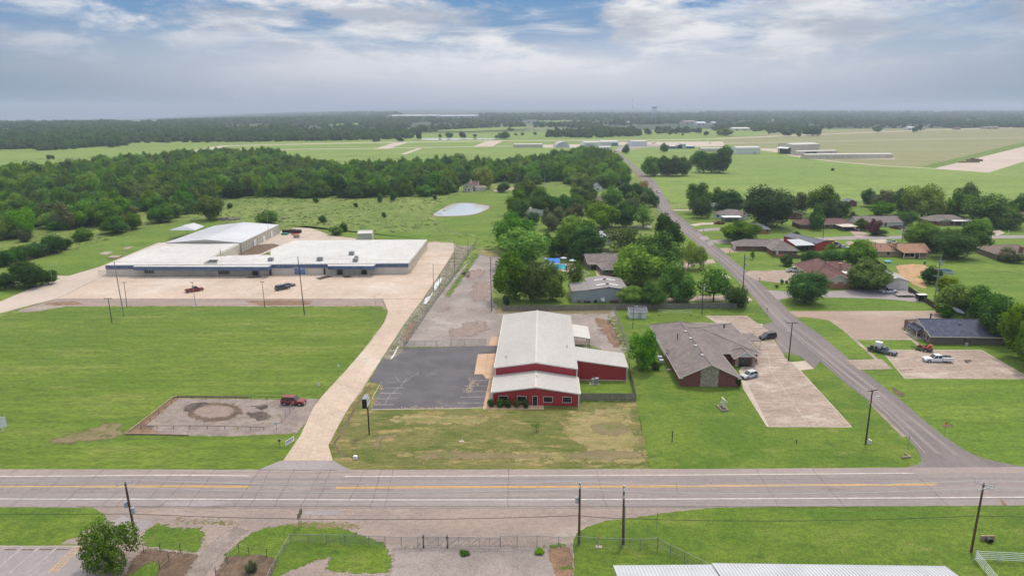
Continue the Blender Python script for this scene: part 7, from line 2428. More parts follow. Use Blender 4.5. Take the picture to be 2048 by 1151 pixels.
def add_wheel(t, x, y, r=0.37, w=0.25):
 key = (r, w)
 if key not in wheel_cache:
  a = MB()
  n = 14
  prof = [(-w / 2, r * 0.62), (-w / 2, r * 0.92), (-w * 0.36, r), (w * 0.36, r), (w / 2, r * 0.92), (w / 2, r * 0.62)]
  for (y0, r0), (y1, r1) in zip(prof[:-1], prof[1:]):
   for j in range(n):
    a0, a1 = 2 * math.pi * j / n, 2 * math.pi * (j + 1) / n
    a.poly([(r0 * math.cos(a0), y0, r0 * math.sin(a0)), (r0 * math.cos(a1), y0, r0 * math.sin(a1)), (r1 * math.cos(a1), y1, r1 * math.sin(a1)), (r1 * math.cos(a0), y1, r1 * math.sin(a0))])
  me = bpy.data.meshes.new('tyre')
  me.from_pydata(a.v, [], a.f)
  me.materials.append(MATS['rubber'])
  b = MB().cyl((0, -w * 0.42, 0), (0, w * 0.42, 0), r * 0.63, r * 0.63, 12)
  for j in range(5):
   an = 2 * math.pi * j / 5
   for s in (-1, 1):
    b.bar((0, s * w * 0.44, 0), (r * 0.58 * math.cos(an), s * w * 0.46, r * 0.58 * math.sin(an)), 0.07, 0.03)
  m2 = bpy.data.meshes.new('rim')
  m2.from_pydata(b.v, [], b.f)
  m2.materials.append(MATS['chrome'])
  wheel_cache[key] = (me, m2)
 me, m2 = wheel_cache[key]
 o = bpy.data.objects.new('wheel', me)
 COL.objects.link(o)
 o.parent = t
 o.location = (x, y, r)
 q = bpy.data.objects.new('rim', m2)
 COL.objects.link(q)
 q.parent = o
 return o

def loft(secs, m, name, parent):
 """secs: (x, half width, z low, z top) from rear to front"""
 mb = MB()
 rings = []
 for x, w, zl, zt in secs:
  hgt = zt - zl
  rings.append([(x, -w * 0.93, zl), (x, -w, zl + hgt * 0.22), (x, -w, zl + hgt * 0.72), (x, -w * 0.90, zt), (x, w * 0.90, zt), (x, w, zl + hgt * 0.72), (x, w, zl + hgt * 0.22), (x, w * 0.93, zl)])
 for a, b in zip(rings[:-1], rings[1:]):
  for i in range(8):
   j = (i + 1) % 8
   mb.poly([a[i], a[j], b[j], b[i]])
 mb.poly(list(reversed(rings[0])))
 mb.poly(rings[-1])
 return mb.build(name, m, parent)

def pane_quad(t, name, q, m='glass_car', off=0.015, shrink=0.90):
 q = [Vector(p) for p in q]
 c = sum(q, Vector()) / 4
 n = (q[1] - q[0]).cross(q[3] - q[0]).normalized()
 pts = [c + (p - c) * shrink + n * off for p in q]
 return MB().prism([tuple(p) for p in pts], tuple(-n * (off - 0.003))).build(name, m, t)

KIND = {
 'suv': dict(L=5.2, W=2.0, H=1.88, belt=1.12, cab=(-0.485, 0.20), top=(-0.43, 0.06), hood=1.08, sides=3, r=0.39),
 'minivan': dict(L=5.15, W=1.98, H=1.76, belt=1.02, cab=(-0.485, 0.30), top=(-0.43, 0.10), hood=0.98, sides=3, r=0.35),
 'crossover': dict(L=4.55, W=1.85, H=1.66, belt=1.00, cab=(-0.47, 0.24), top=(-0.36, 0.05), hood=0.98, sides=2, r=0.36),
 'sedan': dict(L=4.8, W=1.84, H=1.46, belt=0.94, cab=(-0.36, 0.20), top=(-0.22, 0.03), hood=0.90, sides=2, r=0.34),
 'pickup': dict(L=5.8, W=2.0, H=1.88, belt=1.12, cab=(-0.10, 0.24), top=(-0.085, 0.12), hood=1.10, sides=2, r=0.40),
 'pickup_std': dict(L=5.4, W=1.95, H=1.80, belt=1.10, cab=(0.0, 0.23), top=(0.012, 0.11), hood=1.08, sides=1, r=0.39),
}

def vehicle(name, label, px, py, heading, kind, colour, cat, L_=None, bed=True, group=None):
 K_ = KIND[kind]
 Lv, Wv, Hv = L_ or K_['L'], K_['W'], K_['H']
 t = thing(name, label, cat, G(px, py), math.radians(heading), group)
 w = Wv / 2
 bl, hd = K_['belt'], K_['hood']
 zl = 0.34
 pick = kind.startswith('pickup')
 xr, xf = -Lv / 2, Lv / 2
 c0, c1 = K_['cab'][0] * Lv, K_['cab'][1] * Lv
 t0, t1 = K_['top'][0] * Lv, K_['top'][1] * Lv
 front = [(c1, w, zl - 0.06, bl), (xf - 0.55, w * 0.99, zl - 0.04, hd), (xf - 0.14, w * 0.94, zl, hd - 0.12), (xf, w * 0.86, zl + 0.08, hd - 0.30)]
 if pick:
  loft([(c0, w, zl - 0.06, bl)] + front, colour, 'body', t)
  if bed:
   b = MB()
   b.box(xr, -w, zl + 0.06, c0 - 0.03, w, zl + 0.42)
   b.box(xr, -w, zl + 0.423, c0 - 0.03, -w + 0.14, bl - 0.02)
   b.box(xr, w - 0.14, zl + 0.423, c0 - 0.03, w, bl - 0.02)
   b.box(xr, -w + 0.143, zl + 0.423, xr + 0.10, w - 0.143, bl - 0.02)
   b.box(c0 - 0.13, -w + 0.143, zl + 0.423, c0 - 0.03, w - 0.143, bl - 0.02)
   b.build('bed', colour, t)
   MB().box(xr + 0.11, -w + 0.15, zl + 0.425, c0 - 0.14, w - 0.15, zl + 0.46).build('bed_liner', 'plastic_black', t)
 else:
  if kind == 'sedan':
   rear = [(xr, w * 0.86, zl + 0.08, bl - 0.12), (xr + 0.2, w * 0.96, zl, bl - 0.02), (c0, w, zl - 0.05, bl)]
  else:
   rear = [(xr, w * 0.92, zl + 0.06, bl - 0.06), (xr + 0.12, w * 0.98, zl, bl)]
  loft(rear + front, colour, 'body', t)
 # cabin
 wb, wt = w * 0.90, w * 0.74
 zb = bl - 0.02
 c1b = c1 + 0.0
 B = [(c0, -wb, zb), (c1b, -wb, zb), (c1b, wb, zb), (c0, wb, zb)]
 T = [(t0, -wt, Hv), (t1, -wt, Hv), (t1, wt, Hv), (t0, wt, Hv)]
 cb = MB()
 for i in range(4):
  j = (i + 1) % 4
  cb.poly([B[i], B[j], T[j], T[i]])
 cb.poly(T)
 xm = (t0 + t1) / 2
 cb.build('cabin', colour, t)
 pane_quad(t, 'windscreen', [B[1], B[2], T[2], T[1]], shrink=0.90)
 pane_quad(t, 'rear_window', [B[3], B[0], T[0], T[3]], shrink=0.82)
 for s in (0, 1):
  lo = (B[0], B[1], T[1], T[0]) if s == 0 else (B[2], B[3], T[3], T[2])
  n = K_['sides']
  for k in range(n):
   f0, f1 = k / n, (k + 1) / n
   a, b_, c, d = [Vector(v) for v in lo]
   pane_quad(t, 'side_window', [a.lerp(b_, f0), a.lerp(b_, f1), d.lerp(c, f1), d.lerp(c, f0)], shrink=0.86)
 r = K_['r']
 wx = (xr + (1.15 if pick else 0.95), xf - 0.95)
 for x in wx:
  for y in (-w + 0.10, w - 0.10):
   add_wheel(t, x, y, r)
 for x in wx:
  for y in (-w - 0.005, w + 0.005):
   a = MB()
   n = 8
   for j in range(n):
    a0, a1 = math.pi * j / n, math.pi * (j + 1) / n
    yy = y
    a.prism([(x + (r + 0.02) * math.cos(a0), yy, r + (r + 0.02) * math.sin(a0)), (x + (r + 0.10) * math.cos(a0), yy, r + (r + 0.10) * math.sin(a0)),
       (x + (r + 0.10) * math.cos(a1), yy, r + (r + 0.10) * math.sin(a1)), (x + (r + 0.02) * math.cos(a1), yy, r + (r + 0.02) * math.sin(a1))], (0, 0.012 if y > 0 else -0.012, 0))
   a.build('wheel_arch', 'plastic_black', t)
 for y in (-w * 0.66, w * 0.66):
  MB().box(xf - 0.10, y - 0.16, hd - 0.42, xf + 0.012, y + 0.16, hd - 0.27).build('headlight', 'lamp_lens', t)
  MB().box(xr - 0.012, y - 0.13 + (0.1 if y > 0 else -0.1), bl - 0.42, xr + 0.08, y + 0.13 + (0.1 if y > 0 else -0.1), bl - 0.14).build('taillight', 'tail_lens', t)
 MB().box(xf - 0.05, -w * 0.80, zl - 0.02, xf + 0.05, w * 0.80, zl + 0.2).build('bumper', 'chrome' if pick or kind == 'suv' else 'plastic_black', t)
 MB().box(xr - 0.06, -w * 0.86, zl + 0.02, xr + 0.03, w * 0.86, zl + 0.2).build('bumper', 'chrome' if pick else 'plastic_black', t)
 MB().box(xf - 0.02, -w * 0.42, hd - 0.46, xf + 0.03, w * 0.42, hd - 0.24).build('grille', 'plastic_black', t)
 return t, (Lv, w, c0, xr, xf, bl)

vehicle('parked_suv', 'dark red sport utility vehicle parked on the fenced gravel pad', 588, 807.5, -6, 'suv', 'car_red', 'car')
vehicle('parked_pickup', 'red pickup truck standing alone on the warehouse lot', 389, 582.5, 40, 'pickup', 'car_red', 'pickup truck')
vehicle('parked_suv', 'dark grey hatch-backed vehicle parked rear-out on the warehouse lot', 565.5, 578.5, 48, 'suv', 'car_dark', 'car')
vehicle('parked_sedan', 'dark silver sedan beside the grey vehicle on the warehouse lot', 577.5, 573, 42, 'sedan', 'car_grey', 'car')
vehicle('parked_minivan', 'black minivan pulling off the street onto the brick building lot', 1535, 676.5, 204, 'minivan', 'car_black', 'van')
vehicle('parked_crossover', 'silver crossover parked beside the brick gable corner', 1498, 754.5, 208, 'crossover', 'car_silver', 'car')
t, (Lv, w, c0, xr, xf, bl) = vehicle('flatbed_truck', 'grey flatbed truck carrying a tall white tank box', 1764, 705, -46, 'pickup_std', 'car_grey', 'truck', 6.6, bed=False)
MB().box(xr, -1.15, 0.95, c0 - 0.12, 1.15, 1.10).box(xr, -1.15, 0.42, c0 - 0.2, -1.02, 0.948).box(xr, 1.02, 0.42, c0 - 0.2, 1.15, 0.948).build('flatbed', 'car_dark', t)
MB().box(xr + 0.1, -0.45, 0.42, c0, 0.45, 0.94).build('chassis', 'plastic_black', t)
MB().box(c0 - 0.10, -1.1, 1.102, c0 - 0.02, 1.1, 1.85).build('headache_rack', 'steel_dark', t)
MB().box(xr + 1.4, -0.15, 1.104, xr + 2.9, 1.05, 2.55).box(xr + 1.35, -0.2, 2.553, xr + 2.95, 1.1, 2.62).build('tank_box', 'sign_white', t)
MB().box(xr + 0.5, -0.9, 1.104, xr + 1.2, 0.0, 1.5).cyl((xr + 1.9, -0.7, 1.11), (xr + 1.9, -0.7, 1.6), 0.3, 0.3, 10).build('toolbox', 'plastic_black', t)
MB().box(xf - 0.02, -1.0, 0.42, xf + 0.18, 1.0, 0.78).build('bull_bar', 'plastic_black', t)
t, (Lv, w, c0, xr, xf, bl) = vehicle('utility_truck', 'white crew-cab service truck with side tool lockers', 1874, 722.5, 178, 'pickup', 'car_white', 'truck', 6.9, bed=False)
MB().box(xr, -1.05, 0.5, c0 - 0.05, -0.6, 1.35).box(xr, 0.6, 0.5, c0 - 0.05, 1.05, 1.35).box(xr, -0.597, 0.5, c0 - 0.05, 0.597, 0.85).build('service_body', 'car_white', t)
MB().box(xr + 0.1, -0.59, 0.853, c0 - 0.1, 0.59, 0.9).build('bed_liner', 'plastic_black', t)
MB().bar((xr + 0.1, -0.5, 1.45), (c0, -0.5, 1.45), 0.12).bar((xr + 0.1, 0.45, 1.45), (c0, 0.45, 1.45), 0.1).box(xr + 0.3, -0.4, 0.903, xr + 1.2, 0.4, 1.5).build('cargo', 'plastic_black', t)
for x in (xr + 0.35, xr + 1.35, c0 - 0.75):
 for y in (-1.06, 1.052):
  MB().box(x, y, 0.72 if x != xr + 1.35 else 0.98, x + 0.62, y + 0.008, 1.30).build('locker_door', 'car_white', t)
vehicle('parked_pickup', 'silver pickup parked before the white roller doors', 1777, 586, 3, 'pickup', 'car_silver', 'pickup truck')
vehicle('parked_pickup', 'white pickup nosed up to the maroon-roofed house garage', 1587, 543, 8, 'pickup', 'car_white', 'pickup truck')
vehicle('parked_pickup', 'red pickup parked on the pale drive of the white house', 1438, 448, 176, 'pickup', 'car_red', 'pickup truck')
vehicle('parked_pickup', 'maroon pickup outside the double garage', 1791, 457, -50, 'pickup', 'car_maroon', 'pickup truck')
vehicle('parked_suv', 'grey vehicle next to the maroon pickup', 1806, 456.5, -50, 'crossover', 'car_grey', 'car')
vehicle('parked_jeep', 'bright yellow boxy jeep parked on the cross street edge', 1664, 487, 2, 'suv', 'car_yellow', 'car')
vehicle('parked_pickup', 'dark blue pickup crowded beside the red shop', 1670, 491.5, 15, 'pickup_std', 'car_blue', 'pickup truck')
vehicle('parked_sedan', 'dull maroon car crowded behind the blue pickup', 1679, 496, 20, 'sedan', 'car_maroon', 'car')
vehicle('parked_sedan', 'pale grey car beside the bushy tree and red shop', 1688, 496.5, -20, 'sedan', 'car_silver', 'car')
vehicle('parked_pickup', 'white pickup with dark bed behind the tan ranch house', 1784, 487, 0, 'pickup_std', 'car_white', 'pickup truck')
vehicle('moving_car', 'white car driving along the street past the trees', 1316, 385, -74, 'crossover', 'car_white', 'car')
vehicle('moving_car', 'distant car near the airport end of the road', 1231, 304, -80, 'crossover', 'car_maroon', 'car')
vehicle('parked_sedan', 'dark car in the shade of the tan carport', 1705, 461, -60, 'sedan', 'car_dark', 'car')
vehicle('parked_suv', 'dark vehicle in the shade of the white flat carport', 1606, 498, -30, 'crossover', 'car_dark', 'car')
vehicle('parked_sedan', 'silver car in the shade of the white flat carport', 1618, 498, -30, 'sedan', 'car_silver', 'car')

# trailers and the red machine
def trailer(label, px, py, rz, Lt, Wt, deck, name='flat_trailer'):
 t = thing(name, label, 'trailer', G(px, py), math.radians(rz))
 MB().box(-Lt / 2, -Wt / 2, 0.55, Lt / 2, Wt / 2, 0.67).build('deck', deck, t)
 f = MB().bar((Lt / 2, -0.4, 0.55), (Lt / 2 + 1.2, 0, 0.5), 0.1).bar((Lt / 2, 0.4, 0.55), (Lt / 2 + 1.2, 0, 0.5), 0.1)
 f.build('drawbar', 'steel_dark', t)
 for x in (-0.45, 0.35):
  for y in (-Wt / 2 - 0.10, Wt / 2 + 0.10):
   add_wheel(t, x, y, 0.31, 0.2)
 for y in (-Wt / 2 - 0.1, Wt / 2 + 0.1):
  MB().box(-0.9, y - 0.13, 0.66, 0.8, y + 0.13, 0.71).build('fender', 'steel_dark', t)
 return t

trailer('low black trailer loaded with a red machine on the truck lot', 1848, 701, 142, 4.0, 1.9, 'wood_dark')
pm_ = G(1850, 701)
t = thing('trenching_machine', 'bright red trenching machine strapped on the low black trailer', 'machine', (pm_.x, pm_.y, 0.67), math.radians(142))
MB().box(-1.5, -0.55, 0.05, -0.5, 0.55, 0.85).box(-1.4, -0.45, 0.853, -0.75, 0.45, 1.25).build('engine_cover', 'machine_red', t)
MB().box(-0.48, -0.6, 0.2, 0.7, 0.6, 0.42).bar((0.7, 0, 0.4), (1.7, 0, 0.9), 0.25).build('frame', 'machine_red', t)
MB().box(-0.2, -0.25, 0.423, 0.25, 0.25, 0.65).bar((-0.2, 0, 0.65), (-0.28, 0, 1.0), 0.4, 0.08).build('seat', 'plastic_black', t)
MB().bar((0.9, -0.2, 0.35), (1.9, -0.2, 0.2), 0.12, 0.4).build('digging_chain', 'steel_dark', t)
for x in (-1.0, 0.45):
 for y in (-0.65, 0.65):
  add_wheel(t, x, y, 0.28, 0.22)
t = trailer('long pale car trailer parked beside the silver pickup', 1811, 592.5, 178, 6.0, 2.0, 'concrete_pale')
for y in (-0.98, 0.92):
 MB().box(-3, y, 0.673, 3, y + 0.06, 0.85).build('side_rail', 'galv_bright', t)
t = thing('cargo_trailer', 'black enclosed cargo trailer with a pale roof by the board fence', 'trailer', G(1842, 601), math.radians(2))
MB().box(-1.45, -0.9, 0.5, 1.3, 0.9, 2.15).prism([(1.3, -0.9, 0.5), (1.3, 0.9, 0.5), (1.6, 0.5, 0.5), (1.6, -0.5, 0.5)], 1.65).build('body', 'car_black', t)
MB().box(-1.48, -0.93, 2.153, 1.45, 0.93, 2.22).build('roof', 'sign_white', t)
MB().box(-0.3, -1.06, 0.62, 0.75, -0.905, 0.70).box(-0.3, 0.905, 0.62, 0.75, 1.06, 0.70).build('fender', 'galv_bright', t)
MB().bar((1.6, 0.0, 0.5), (2.5, 0, 0.45), 0.1).build('drawbar', 'steel_dark', t)
for y in (-0.98, 0.98):
 add_wheel(t, 0.2, y, 0.31, 0.18)

# ================================================================== fences
post_cache = {}

def fence_post(t, p, h, r=0.035, m='steel', name='post', cap=False):
 k = (round(h, 2), r, m)
 if k not in post_cache:
  mb = MB().cyl((0, 0, 0), (0, 0, h), r, r, 6)
  mb.ball((0, 0, h), r * 1.3, n=6, k=3)
  me = bpy.data.meshes.new(name)
  me.from_pydata(mb.v, [], mb.f)
  me.materials.append(MATS[m])
  post_cache[k] = me
 o = bpy.data.objects.new(name, post_cache[k])
 COL.objects.link(o)
 o.parent = t
 o.location = p
 return o

def walk_line(pts, step):
 """points every step along a polyline, keeping the corners"""
 out_ = []
 for a, b in zip(pts[:-1], pts[1:]):
  n = max(1, round((b - a).length / step))
  for i in range(n):
   out_.append(a.lerp(b, i / n))
 out_.append(pts[-1])
 return out_

def chain_fence(label, px, h=1.9, step=3.0, m='chain_link', pm='steel', rail=True, skip=None, mid=False):
 pts = walk_line([G(*p) for p in px], step)
 o_ = pts[0].copy()
 t = thing('chain_link_fence', label, 'fence', o_)
 pts = [p - o_ for p in pts]
 for p in pts:
  fence_post(t, p, h + 0.05, 0.045, pm)
 for a, b in zip(pts[:-1], pts[1:]):
  MB().prism([(a.x, a.y, 0.04), (b.x, b.y, 0.04), (b.x, b.y, h - 0.03), (a.x, a.y, h - 0.03)], (0.0, 0.004, 0)).build('mesh_panel', m, t)
  if rail:
   r_ = MB().cyl(a + Vector((0, 0, h)), b + Vector((0, 0, h)), 0.03, 0.03, 6)
   if mid:
    r_.cyl(a + Vector((0, 0, h * 0.5)), b + Vector((0, 0, h * 0.5)), 0.025, 0.025, 5)
   r_.build('rail', pm, t)
 return t

chain_fence('tall chain-link fence dividing the concrete drive from the gravel yard', [(808, 695), (872, 601), (905, 560), (930, 520), (952, 487)], 2.0, 3.0)
chain_fence('chain-link fence across the front of the gravel yard with its gate', [(808, 695), (850, 694.5), (872, 694), (874, 694), (901, 691.5), (903, 691.5), (929, 691), (960, 690.5), (972, 690)], 1.9, 3.2)
chain_fence('chain-link fence between the red building yard and the brick house lawn', [(1227, 622), (1240, 655), (1256, 700), (1259, 742)], 1.7, 3.0)
chain_fence('chain-link fence along the forecourt with a corner at the weedy plot', [(532, 1175), (556, 1128), (581, 1085), (690, 1087), (738, 1088.5), (836, 1092)], 1.5, 2.7, pm='steel', mid=False)
chain_fence('chain-link fence crossing from the sliding gate to the grass', [(1001, 1094), (1034, 1093), (1074, 1093), (1117, 1096), (1158, 1094), (1196, 1098), (1240, 1099), (1280, 1100), (1315, 1098)], 1.9, 4.2, 'chain_link_green')
chain_fence('chain-link fence turning down past the white ribbed roof', [(1315, 1098), (1340, 1113), (1368, 1126), (1400, 1142), (1440, 1165)], 1.9, 2.6, 'chain_link_green', mid=True)
chain_fence('chain-link gate leaf standing open on the gravel pad', [(563, 846), (588, 817)], 1.7, 2.2)
chain_fence('low chain-link fence before the west end of the warehouse', [(198, 549.8), (214, 550), (249, 550)], 1.8, 3.0)
chain_fence('chain-link fence at the east end of the warehouse front', [(778, 547.5), (820, 547)], 1.8, 3.0)

# sliding gate with roller posts
o_ = G(836, 1092.8)
e_ = G(1000, 1095.5)
t = thing('sliding_gate', 'long grey sliding gate with diagonal braces across the forecourt', 'gate', o_)
d_ = e_ - o_
fr_ = MB()
for z in (0.25, 1.75):
 fr_.cyl(Vector((0, 0, z)), d_ + Vector((0, 0, z)), 0.035, 0.035, 6)
n = 8
for i in range(n + 1):
 a = d_ * (i / n)
 fr_.cyl(a + Vector((0, 0, 0.25)), a + Vector((0, 0, 1.75)), 0.03, 0.03, 6)
 if i < n:
  b = d_ * ((i + 1) / n)
  fr_.cyl(a + Vector((0, 0, 0.25)), b + Vector((0, 0, 1.75)), 0.025, 0.025, 5)
fr_.build('frame', 'steel', t)
MB().prism([(0, 0.02, 0.27), (d_.x, d_.y + 0.02, 0.27), (d_.x, d_.y + 0.02, 1.73), (0, 0.02, 1.73)], (0, 0.004, 0)).build('mesh_panel', 'chain_link', t)
for f_ in (0.07, 0.36):
 a = d_ * f_ + Vector((0, -0.15, 0))
 rp = MB().cyl(a, a + Vector((0, 0, 2.2)), 0.07, 0.07, 8)
 rp.ball(a + Vector((0, 0, 1.75)), 0.16, n=8, k=4)
 rp.ball(a + Vector((0, 0, 0.2)), 0.16, n=8, k=4)
 rp.build('roller_post', 'steel_dark', t)

def board_fence(label, px, h=1.8, m='wood_grey', panel=2.4):
 pts = walk_line([G(*p) for p in px], panel)
 o_ = pts[0].copy()
 t = thing('board_fence', label, 'fence', o_)
 pts = [p - o_ for p in pts]
 rr_ = random.Random(int(px[0][0]))
 for i, p in enumerate(pts):
  MB().box(p.x - 0.06, p.y - 0.06, 0, p.x + 0.06, p.y + 0.06, h + 0.06).build('post', m, t)
 for a, b in zip(pts[:-1], pts[1:]):
  d = b - a
  n = max(2, int(d.length / 0.16))
  mb = MB()
  for k in range(n):
   u, v = a + d * ((k + 0.06) / n), a + d * ((k + 0.94) / n)
   hh_ = h + rr_.uniform(-0.03, 0.03)
   mb.bar(((u.x + v.x) / 2, (u.y + v.y) / 2, 0.04), ((u.x + v.x) / 2, (u.y + v.y) / 2, hh_), (v - u).length * (abs(d.normalized().x) if abs(d.x) > abs(d.y) else 0.15) + 0.0, 0.02 if abs(d.x) > abs(d.y) else (v - u).length)
  mb.build('fence_panel', m, t)
  rl_ = MB()
  for z in (0.45, 1.4):
   rl_.bar(a + Vector((0, -0.05, z)), b + Vector((0, -0.05, z)), 0.05, 0.09)
  rl_.build('fence_rail', m, t)
 return t

board_fence('weathered grey board fence behind the red building', [(1005, 622), (1080, 621), (1160, 620), (1228, 619.3), (1303, 618)], 1.85)
board_fence('weathered board fence along the drive behind the garden shed and net', [(1303, 617.8), (1380, 617), (1455, 616.3), (1473, 617.5)], 1.85)
board_fence('grey board fence closing the small yard beside the red front wing', [(1161, 800.5), (1271.5, 800.8)], 1.75)
board_fence('grey board fence on the east side of the small red-building yard', [(1271, 800.5), (1266, 775), (1259.5, 752)], 1.75)
board_fence('dark brown board fence running past the pale metal garage', [(1816, 582), (1840, 598), (1864, 614), (1880, 626)], 1.8, 'wood_dark')
board_fence('dark brown board fence between the maroon-roofed house and the pale garage', [(1704, 579), (1735, 579.5), (1771, 580)], 1.7, 'wood_dark')
board_fence('dark board fence behind the spreading tree next to the dirt plot', [(1742, 524), (1755, 530), (1772, 541)], 1.8, 'wood_dark')
board_fence('brown board fence round the corner house back garden', [(1542, 514), (1562, 517.5), (1604, 517)], 1.5, 'wood_brown')
board_fence('weathered board fence behind the pool house patio', [(1185, 505), (1218, 504)], 1.8)

# pipe rail round the gravel pad, timber edging, small pens
def pipe_rail(label, px, h=0.75, step=3.0, r=0.05, m='wood_dark', name='pipe_rail_fence', nr=1):
 pts = walk_line([G(*p) for p in px], step)
 o_ = pts[0].copy()
 t = thing(name, label, 'fence', o_)
 pts = [p - o_ for p in pts]
 for p in pts:
  fence_post(t, p, h, r, m)
 for a, b in zip(pts[:-1], pts[1:]):
  for k in range(nr):
   z = h * (1 - k / max(1, nr))
   MB().cyl(a + Vector((0, 0, z)), b + Vector((0, 0, z)), r * 0.9, r * 0.9, 6).build('rail', m, t)
 return t

pipe_rail('low pipe rail along the back of the gravel pad', [(356, 797), (440, 797), (565, 799)], 0.7, 3.2)
pipe_rail('low pipe rail along the front of the gravel pad', [(282, 857), (380, 857), (450, 858), (528, 860)], 0.7, 3.0)
pipe_rail('low pipe rail along the sloping west side of the gravel pad', [(282, 857), (318, 828), (356, 797)], 0.7, 3.0)
for px, lab in (([(251, 868.5), (300, 868.8), (378, 871)], 'old timber kerb along the front corner of the gravel pad'), ([(251, 868), (300, 831), (347, 794)], 'pale timber kerb up the west side of the gravel pad'), ([(347, 794), (420, 794), (500, 795)], 'thin timber kerb along the back of the gravel pad')):
 pts = walk_line([G(*p) for p in px], 2.6)
 o_ = pts[0].copy()
 t = thing('timber_kerb', lab, 'kerb', o_)
 for a, b in zip(pts[:-1], pts[1:]):
  MB().bar(a - o_ + Vector((0, 0, 0.16)), b - o_ + Vector((0, 0, 0.16)), 0.22, 0.30).build('sleeper', 'timber', t)
for k, (px, lab) in enumerate((([(320, 1138), (338, 1122), (361, 1103)], 'leaning post-and-wire pen fence west of the farm track'), ([(432, 1152), (455, 1128), (478, 1104)], 'leaning post-and-wire pen fence east of the farm track'),
        ([(478, 1104), (498, 1110), (534, 1114)], 'row of leaning steel posts behind the pen soil'), ([(288, 1104), (321, 1104)], 'pair of thin posts by the ragged tree'))):
 pts = walk_line([G(*p) for p in px], 2.2)
 o_ = pts[0].copy()
 t = thing('pen_fence', lab, 'fence', o_)
 pts = [p - o_ for p in pts]
 for i, p in enumerate(pts):
  fence_post(t, p, 1.5, 0.04, 'wood_dark')
 for a, b in zip(pts[:-1], pts[1:]):
  for z in (0.4, 1.45):
   MB().cyl(a + Vector((0, 0, z)), b + Vector((0, 0, z)), 0.025, 0.025, 5).build('wire_rail', 'concrete_brown', t)
# galvanised livestock panels
for px, lab in (([(1949, 1120), (1996, 1122.5), (2048, 1125), (2120, 1128)], 'white galvanised livestock panel along the grass by the culvert'), ([(1949, 1120), (1968, 1143), (1990, 1170)], 'white galvanised livestock panel angled toward the road verge')):
 pts = walk_line([G(*p) for p in px], 3.0)
 o_ = pts[0].copy()
 t = thing('livestock_panel', lab, 'fence', o_)
 pts = [p - o_ for p in pts]
 for p in pts:
  fence_post(t, p, 1.6, 0.05, 'galv_bright')
 for a, b in zip(pts[:-1], pts[1:]):
  for z in (0.35, 0.65, 0.95, 1.25, 1.55):
   MB().cyl(a + Vector((0, 0, z)), b + Vector((0, 0, z)), 0.035, 0.035, 6).build('rail', 'galv_bright', t)

# ================================================================== poles and wires
def pole(label, base, top, kind='wood', arm=None, extra=(), name='utility_pole', r=0.17, lean=True):
 """base and top as pixels; arm = (length, angle deg)"""
 b = G(*base)
 h = height_at(b, top[1])
 # the top may lean a little from the base
 tx = (top[0] - 1024.0) / F * (b.y * CP + (H - h) * SP) - b.x if lean else 0.0
 tx = max(-0.05 * h, min(0.05 * h, tx))
 t = thing(name, label, 'pole', b)
 m = {'wood': 'pole_wood', 'dark': 'pole_dark', 'steel': 'steel', 'pale': 'steel_pale'}[kind]
 MB().cyl((0, 0, 0), (tx, 0, h), r, r * 0.68, 9).build('shaft', m, t)
 tips = []
 for a in (arm or ()):
  ln, ang, dz = a
  c = Vector((tx * (h - dz) / h, 0, h - dz))
  d = Vector((math.cos(math.radians(ang)), math.sin(math.radians(ang)), 0)) * ln / 2
  ao = MB().bar(c - d + Vector((0, -0.12, 0)), c + d + Vector((0, -0.12, 0)), 0.10, 0.13).build('crossarm', 'steel_pale' if kind in ('steel', 'wood') else 'pole_dark', t)
  for f_ in (-1, 0, 1):
   q = c + d * f_ * 0.94
   MB().cyl(q + Vector((0, -0.12, 0.07)), q + Vector((0, -0.12, 0.28)), 0.06, 0.04, 7).build('insulator', 'steel_pale', ao)
   tips.append(b + q + Vector((0, -0.12, 0.28)))
 for e in extra:
  if e[0] == 'can':
   z, ang = h - e[1], math.radians(e[2])
   c = Vector((tx * z / h + 0.42 * math.cos(ang), 0.42 * math.sin(ang), z))
   mb = MB().cyl(c - Vector((0, 0, 0.45)), c + Vector((0, 0, 0.45)), 0.26, 0.26, 12).cyl(c + Vector((0, 0, 0.452)), c + Vector((0, 0, 0.55)), 0.2, 0.1, 10)
   mb.cyl(c + Vector((0.1, 0, 0.5)), c + Vector((0.1, 0, 0.75)), 0.03, 0.03, 5).bar(c, Vector((tx * z / h, 0, z)), 0.08)
   mb.build('transformer', 'steel_pale', t)
  elif e[0] == 'box':
   z = e[1]
   MB().box(tx * z / h + 0.16, -0.2, z, tx * z / h + 0.56, 0.2, z + 0.55).build('meter_box', 'steel_pale', t)
  elif e[0] == 'pipe':
   MB().cyl((0.22, -0.05, 0.02), (0.22 + tx * e[1] / h, -0.05, e[1]), 0.06, 0.06, 7).build('riser_pipe', 'steel_pale', t)
  elif e[0] == 'lamp':
   z = h - e[1]
   ang = math.radians(e[2])
   q = Vector((tx * z / h + e[3] * math.cos(ang), e[3] * math.sin(ang), z + 0.3))
   mb = MB().cyl((tx * z / h, 0, z), q, 0.04, 0.03, 6)
   mb.build('lamp_arm', 'steel_pale', t)
   MB().box(q.x - 0.25, q.y - 0.15, q.z - 0.08, q.x + 0.3, q.y + 0.15, q.z + 0.07).build('lamp_head', 'steel_pale', t)
 return t, b, h, tips, b + Vector((tx, 0, h))

def wire(label, a, b, sag=0.8, r=0.022, m='wire', n=14):
 a, b = Vector(a), Vector(b)
 pts = []
 for i in range(n + 1):
  f_ = i / n
  p = a.lerp(b, f_)
  p.z -= sag * 4 * f_ * (1 - f_)
  pts.append(p)
 o = MB().path([p - a for p in pts], r, 4).build('overhead_wire', m)
 o.location = a
 return tag(o, label, 'wire')

